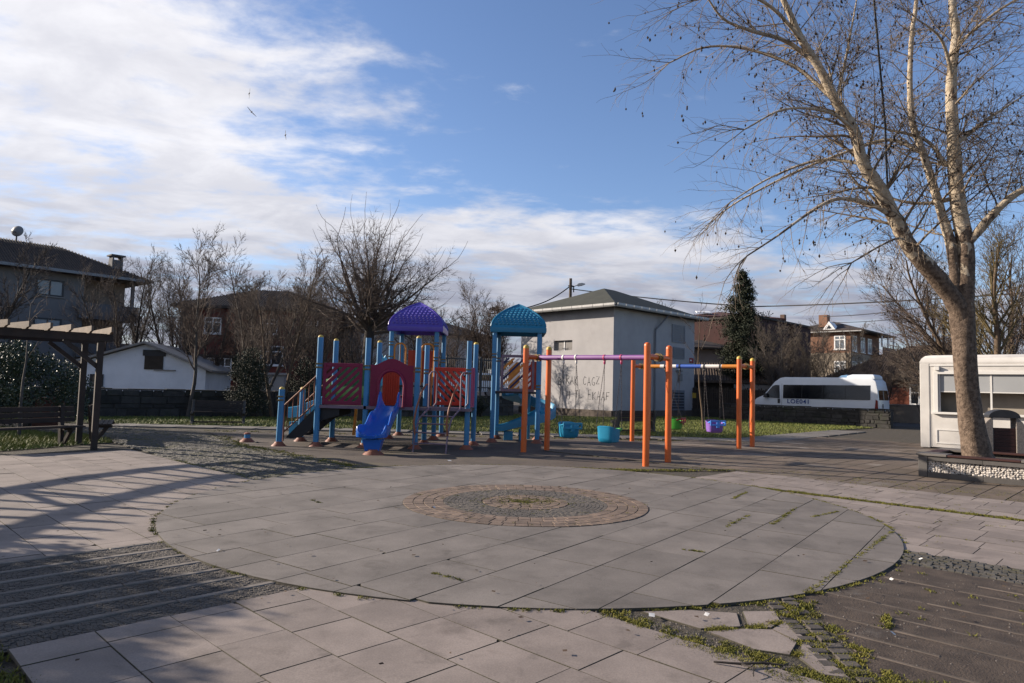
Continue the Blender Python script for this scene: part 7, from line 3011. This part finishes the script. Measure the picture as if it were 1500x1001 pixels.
SL = dict(kids=(26, 11, 5, 3, 2), ratio=(0.30, 0.45, 0.5, 0.5, 0.5), ang=(0.55, 0.55, 0.6, 0.6, 0.6), start=(0.28, 0.15, 0.1, 0.1, 0.1), taper=(0.2, 0.3, 0.4, 0.5, 0.5), trop=(0.02, 0.06, 0.06, 0.04, 0.02), rr=(0.5, 0.5, 0.55, 0.6, 0.6), max=3, rmin=0.008)
MU = dict(SL, kids=(20, 11, 5, 2, 2), spread=0.30, ratio=(0.30, 0.45, 0.5, 0.5, 0.5))
for args, kw in (
    (('bare_tree', 'many-stemmed bare tree beside the balconies of the grey apartment house', (-22.8, 40.5), 9.0, 0.12, 31, 'bark_dark', 'twig_dark'), dict(stems=4, **MU)),
    (('bare_tree', 'bare tree rising behind the gable of the white shed', (-20.2, 41.5), 8.8, 0.12, 32, 'bark_dark', 'twig_dark'), dict(stems=3, **MU)),
    (('bare_tree', 'slender leaning bare tree beside the park bench', (-13.45, 28.6), 6.6, 0.085, 33, 'bark_grey', 'twig_brown'), dict(lean=(0.24, 0.06), **dict(SL, trop=(0.0, 0.06, 0.06, 0.04, 0.02)))),
    (('bare_tree', 'slim grey bare tree right behind the leaning one', (-12.6, 32.5), 7.0, 0.08, 34, 'bark_grey', 'twig_brown'), dict(lean=(0.06, 0.02), **SL)),
    (('bare_tree', 'pale forked bare tree above the dark bush at the stone wall', (-12.9, 35.0), 7.6, 0.09, 35, 'bark_grey', 'twig_pale'), dict(stems=3, **MU)),
    (('bare_tree', 'thin yellowish bare tree before the dark red house', (-10.35, 30.2), 6.4, 0.09, 36, 'bark_warm', 'twig_brown'), dict(stems=2, **dict(MU, spread=0.16))),
    (('bare_tree', 'thin bare tree between the dark red house and the round-crowned tree', (-11.2, 37.5), 7.4, 0.08, 38, 'bark_grey', 'twig_brown'), dict(stems=2, **dict(MU, spread=0.2))),
    (('bare_tree', 'tall bare tree left of the dark red house roof', (-17.6, 38.5), 7.8, 0.11, 71, 'bark_dark', 'twig_brown'), dict(stems=4, **MU)),
    (('bare_tree', 'bare tree hiding the middle of the dark red house', (-15.2, 40.0), 7.4, 0.10, 72, 'bark_grey', 'twig_brown'), dict(stems=4, **MU)),
    (('bare_tree', 'twiggy bare tree between the stair posts and the white house', (-9.3, 41.0), 7.0, 0.10, 73, 'bark_grey', 'twig_brown'), dict(stems=4, **MU)),
    (('bare_tree', 'bare tree in front of the right end of the dark red house', (-12.4, 42.5), 7.6, 0.10, 74, 'bark_dark', 'twig_dark'), dict(stems=4, **MU)),
    (('bare_tree', 'bare tree with an old nest left of the teal roof', (-1.3, 48.5), 8.4, 0.13, 41, 'bark_dark', 'twig_brown'), dict(stems=5, **dict(MU, spread=0.3, kids=(26, 13, 6, 2, 2)))),
    (('bare_tree', 'low spreading bare tree left of the white building', (-4.6, 44.6), 6.6, 0.12, 42, 'bark_dark', 'twig_brown'), dict(stems=4, **dict(MU, spread=0.5, kids=(24, 11, 5, 2, 2)))),
    (('bare_tree', 'bare tree overhanging the roof of the grey apartment house from the left', (-18.6, 23.0), 7.2, 0.13, 45, 'bark_dark', 'twig_dark'), dict(stems=3, **dict(MU, spread=0.45))),
    (('bare_tree', 'distant bare tree behind the green roof', (13.4, 66.0), 10.2, 0.16, 46, 'bark_dark', 'twig_dark'), dict(stems=3, **dict(MU, spread=0.4))),
    (('bare_tree', 'yellow-twigged bare tree behind the kiosk at the right edge', (18.6, 25.2), 9.5, 0.17, 51, 'bark_warm', 'twig_yellow'), dict(stems=3, **dict(MU, spread=0.42, kids=(24, 11, 5, 2, 2)))),
    (('bare_tree', 'brown bare tree with leaning stems behind the kiosk roof', (20.6, 28.5), 9.0, 0.15, 52, 'bark_warm', 'twig_brown'), dict(stems=4, **dict(MU, spread=0.55, kids=(24, 11, 5, 2, 2)))),
    (('bare_tree', 'tangled bare tree left of the plane tree trunk behind the kiosk', (22.8, 34.0), 7.0, 0.12, 53, 'bark_grey', 'twig_brown'), dict(stems=5, **dict(MU, spread=0.6, kids=(24, 11, 5, 2, 2)))),
    (('bare_shrub', 'pale many-stemmed bare shrub before the tall dark red block', (18.9, 47.2), 6.2, 0.05, 54, 'bark_grey', 'twig_pale'), dict(stems=6, **dict(MU, spread=0.35))),
    (('bare_shrub', 'pale bare shrub before the brick apartment block', (21.5, 46.2), 5.8, 0.05, 55, 'bark_grey', 'twig_pale'), dict(stems=6, **dict(MU, spread=0.3))),
    (('bare_shrub', 'sprawling bare shrub above the minibus roof', (24.0, 44.6), 5.0, 0.06, 56, 'bark_dark', 'twig_brown'), dict(stems=6, **dict(MU, spread=0.6))),
    (('bare_shrub', 'twiggy bare shrub in front of the low red house', (25.0, 41.0), 4.2, 0.05, 57, 'bark_grey', 'twig_pale'), dict(stems=5, **dict(MU, spread=0.55))),
    (('bare_shrub', 'white-twigged bare shrub at the foot of the conifer', (18.4, 52.5), 6.8, 0.05, 58, 'bark_grey', 'twig_pale'), dict(stems=6, **dict(MU, spread=0.5))),
    (('bare_tree', 'thin young tree behind the banded swing beam', (8.35, 29.6), 4.9, 0.055, 61, 'bark_warm', 'twig_brown'), dict(**dict(SL, kids=(7, 4, 2, 1, 1), start=(0.5, 0.2, 0.1, 0.1, 0.1)))),
    (('bare_tree', 'slim dark young tree behind the right-hand orange posts', (10.9, 31.2), 4.2, 0.055, 62, 'bark_dark', 'twig_dark'), dict(**dict(SL, kids=(6, 4, 2, 1, 1), start=(0.5, 0.2, 0.1, 0.1, 0.1)))),
    (('bare_tree', 'straight thin young tree among the evergreen shrubs by the pergola', (-12.75, 17.9), 3.6, 0.045, 63, 'bark_grey', 'twig_brown'), dict(**dict(SL, kids=(6, 3, 2, 1, 1), start=(0.55, 0.2, 0.1, 0.1, 0.1)))),
):
    r_, t_ = bare_tree(*args, **kw)
    if 'nest' in args[1]:
        nest_tree = r_
mb = MB()
rsn = random.Random(1)
for k in range(70):
    c = Vector((-1.2, 48.5, 7.2))
    a, b = [Vector((rsn.gauss(0, 0.22), rsn.gauss(0, 0.22), rsn.gauss(0, 0.11))) for _ in (0, 1)]
    mb.tube([c + a, c + b], 0.02, 3)
mb.build('nest', 'twig_dark', nest_tree)


# ---------------------------------------------------------------- evergreens
def evergreen(name, label, loc, blobs, n, size, leaf, bark, seed, aspect=0.5, stem_h=1.0, group='evergreen shrubs', cat='shrub', shell=0.55, upb=0.0):
    """crown of many leaf faces spread through irregular lobes; blobs: (x,y,z,rx,ry,rz)"""
    root = thing(name, label, cat, (loc[0], loc[1], 0), group=group)
    rng = np.random.default_rng(seed)
    mb = MB()
    for k in range(3):
        a = k * 2.1 + seed
        mb.tube([(loc[0] + 0.05 * math.cos(a), loc[1] + 0.05 * math.sin(a), 0), (loc[0] + 0.16 * math.cos(a), loc[1] + 0.16 * math.sin(a), stem_h)], [0.06, 0.03], 6)
    mb.build('trunk', bark, root, smooth=60)
    vol = np.array([b[3] * b[4] * b[5] for b in blobs])
    vol = vol ** 0.72
    cnt = (n * vol / vol.sum()).astype(int)
    C = []
    for b, c in zip(blobs, cnt):
        d = rng.normal(size=(c, 3))
        d /= np.linalg.norm(d, axis=1)[:, None]
        rad = (shell + (1 - shell) * rng.random((c, 1)) ** 0.6) * (1 + 0.16 * np.sin(d[:, :1] * 7 + seed) * np.cos(d[:, 2:3] * 6 + 1))
        C.append(np.array(b[:3]) + d * rad * np.array(b[3:]))
    C = np.concatenate(C)
    C = C[C[:, 2] > 0.08]
    # sprigs: small groups of leaves
    spr = np.repeat(C, 4, axis=0) + rng.normal(0, size * 0.8, (len(C) * 4, 3))
    v, f = leaf_quads(spr, size, rng, upb, aspect)
    link('crown', np_mesh('crown', v - np.array([loc[0], loc[1], 0]), f), leaf, root)
    return root


def lobes(cx, cy, z0, z1, w, n, seed, r=(0.45, 0.8)):
    rs = random.Random(seed)
    out = []
    for i in range(n):
        f = (i + 0.5) / n
        z = z0 + (z1 - z0) * f
        k = w * (1 - 0.55 * f ** 2)
        out.append((cx + rs.uniform(-k, k), cy + rs.uniform(-k, k) * 0.7, z, rs.uniform(*r), rs.uniform(*r), rs.uniform(*r) * 0.85))
    return out


evergreen('evergreen_shrub', 'glossy evergreen shrub behind the pergola bench', (-13.9, 19.8), lobes(-13.9, 19.8, 0.5, 2.3, 1.3, 16, 3, (0.38, 0.62)), 4200, 0.055, 'leaf_glossy', 'bark_dark', 3, 0.42, 1.2)
evergreen('evergreen_shrub', 'glossy evergreen shrub at the left edge beside the pergola', (-15.6, 19.4), lobes(-15.6, 19.4, 0.5, 2.1, 1.2, 14, 4, (0.38, 0.62)), 3600, 0.055, 'leaf_glossy', 'bark_dark', 4, 0.42, 1.2)
evergreen('evergreen_shrub', 'dark dense bush at the far left behind the glossy shrubs', (-18.2, 22.6), lobes(-18.2, 22.6, 0.6, 3.2, 1.2, 12, 5, (0.7, 1.1)), 3600, 0.06, 'leaf_conifer', 'bark_dark', 5, 0.3, 1.6)
evergreen('evergreen_shrub', 'dark bushy evergreen behind the park bench at the stone wall', (-11.1, 28.6), lobes(-11.1, 28.6, 0.5, 2.7, 0.65, 11, 6, (0.42, 0.75)), 3600, 0.06, 'leaf_bush', 'bark_dark', 6, 0.25, 1.2)
evergreen('evergreen_shrub', 'small dark bush over the stone wall left of the stair post', (-9.6, 32.4), lobes(-9.6, 32.4, 0.6, 2.4, 0.6, 8, 7, (0.4, 0.7)), 2200, 0.06, 'leaf_bush', 'bark_dark', 7, 0.25, 1.2)
evergreen('evergreen_shrub', 'low dark bush on the stone footing beside the white building', (-1.6, 36.0), lobes(-1.6, 36.0, 0.3, 0.8, 0.7, 6, 8, (0.3, 0.5)), 1400, 0.05, 'leaf_bush', 'bark_dark', 8, 0.3, 0.5)
evergreen('evergreen_shrub', 'unseen rounded evergreen shrub left of the camera, added to cast shadow on the cobble ramp', (-9.4, 7.0), lobes(-9.4, 7.0, 0.5, 2.7, 0.85, 13, 9, (0.45, 0.7)), 3600, 0.07, 'leaf_glossy', 'bark_dark', 9, 0.42, 1.2)  # out of view, added and sized for the shadow it throws
evergreen('evergreen_shrub', 'smaller unseen evergreen shrub left of the camera, added to cast shadow on the near walkway', (-8.5, 5.7), lobes(-8.5, 5.7, 0.4, 2.5, 0.7, 12, 10, (0.4, 0.65)), 3000, 0.07, 'leaf_glossy', 'bark_dark', 10, 0.42, 1.0)  # also unseen, added to carry that shadow into the near left corner
# tall conifer: tiers of drooping sprays
cf = thing('conifer', 'tall dark columnar conifer beside the white building', 'tree', (17.0, 50.0, 0), group='evergreen trees')
mb = MB()
mb.tube([(17, 50, 0), (17, 50, 4), (16.95, 50, 10.6)], [0.22, 0.15, 0.03], 8)
mb.build('trunk', 'bark_dark', cf, smooth=60)
rng = np.random.default_rng(12)
C, D = [], []
for k in range(190):
    z = 1.4 + 9.2 * (k + rng.random()) / 190
    f = (z - 1.0) / 9.8
    R0 = (1.55 * (1 - f ** 2.3) + 0.10) * (0.78 + 0.40 * rng.random())
    if 0.55 < f < 0.72 and rng.random() < 0.2:
        R0 *= 1.35
    a = rng.uniform(0, 2 * np.pi)
    m = int(55 + 75 * R0)
    t = rng.random(m) ** 0.6
    P = np.c_[17 - 0.005 * z + np.cos(a) * R0 * t, 50 + np.sin(a) * R0 * t, z + 0.35 * R0 * (t - 0.5 * t * t) * (1 - 1.2 * t)]
    P += rng.normal(0, 0.05 + 0.13 * R0, (m, 3)) * np.array([1, 1, 0.55])
    C.append(P)
C = np.concatenate(C)
C = np.concatenate([C, C + rng.normal(0, 0.12, C.shape)])
v, f = leaf_quads(C, 0.10, rng, 0.2, 0.36)
link('crown', np_mesh('crown', v - np.array([17.0, 50, 0]), f), 'leaf_conifer', cf)

# ================================================================ BIRDS
BIRDS = [((-48.6, 120.0, 53.4), 0.35, 1.35, 'topmost of the three birds gliding in the clouds'), ((-48.0, 120.0, 50.0), -0.55, 1.5, 'banking bird just below the topmost one'), ((-41.7, 120.0, 45.9), 0.2, 1.2, 'lowest and rightmost of the three gliding birds')]
for (x, y, z), roll, span, lab in BIRDS:
    mb = MB()
    ax = Matrix.Rotation(roll, 3, 'Y') @ Matrix.Rotation(R(72), 3, 'Y')
    body_ = [Vector((0, 0.42, 0)), Vector((0, 0.25, 0)), Vector((0, 0, 0)), Vector((0, -0.3, 0)), Vector((0, -0.5, 0))]
    c = Vector((x, y, z))
    tl = Matrix.Rotation(R(35), 3, 'Z')
    mb.tube([c + tl @ ax @ p for p in body_], [0.03, 0.08, 0.11, 0.07, 0.03], 8)
    bird = thing('bird', lab, 'bird', (x, y, z), group='birds in the sky')
    mb.build('body', 'bird', bird, smooth=60)
    for sg in (-1, 1):
        mb = MB()
        W_ = [(0.06, 0.16, 0.0), (0.45, 0.26, 0.10), (0.85, 0.12, 0.10), (1.0, -0.02, 0.06), (0.8, -0.06, 0.08), (0.42, -0.04, 0.08), (0.06, -0.12, 0.0)]
        top = [c + tl @ (ax @ Vector((sg * a * span * 0.75, b, h_))) for a, b, h_ in W_]
        bot = [p + tl @ (ax @ Vector((0, 0, -0.02))) for p in top]
        n = len(W_)
        mb.add(top + bot, [tuple(range(n)), tuple(range(2 * n - 1, n - 1, -1))] + [(i, (i + 1) % n, n + (i + 1) % n, n + i) for i in range(n)])
        mb.build('wing', 'bird', bird)
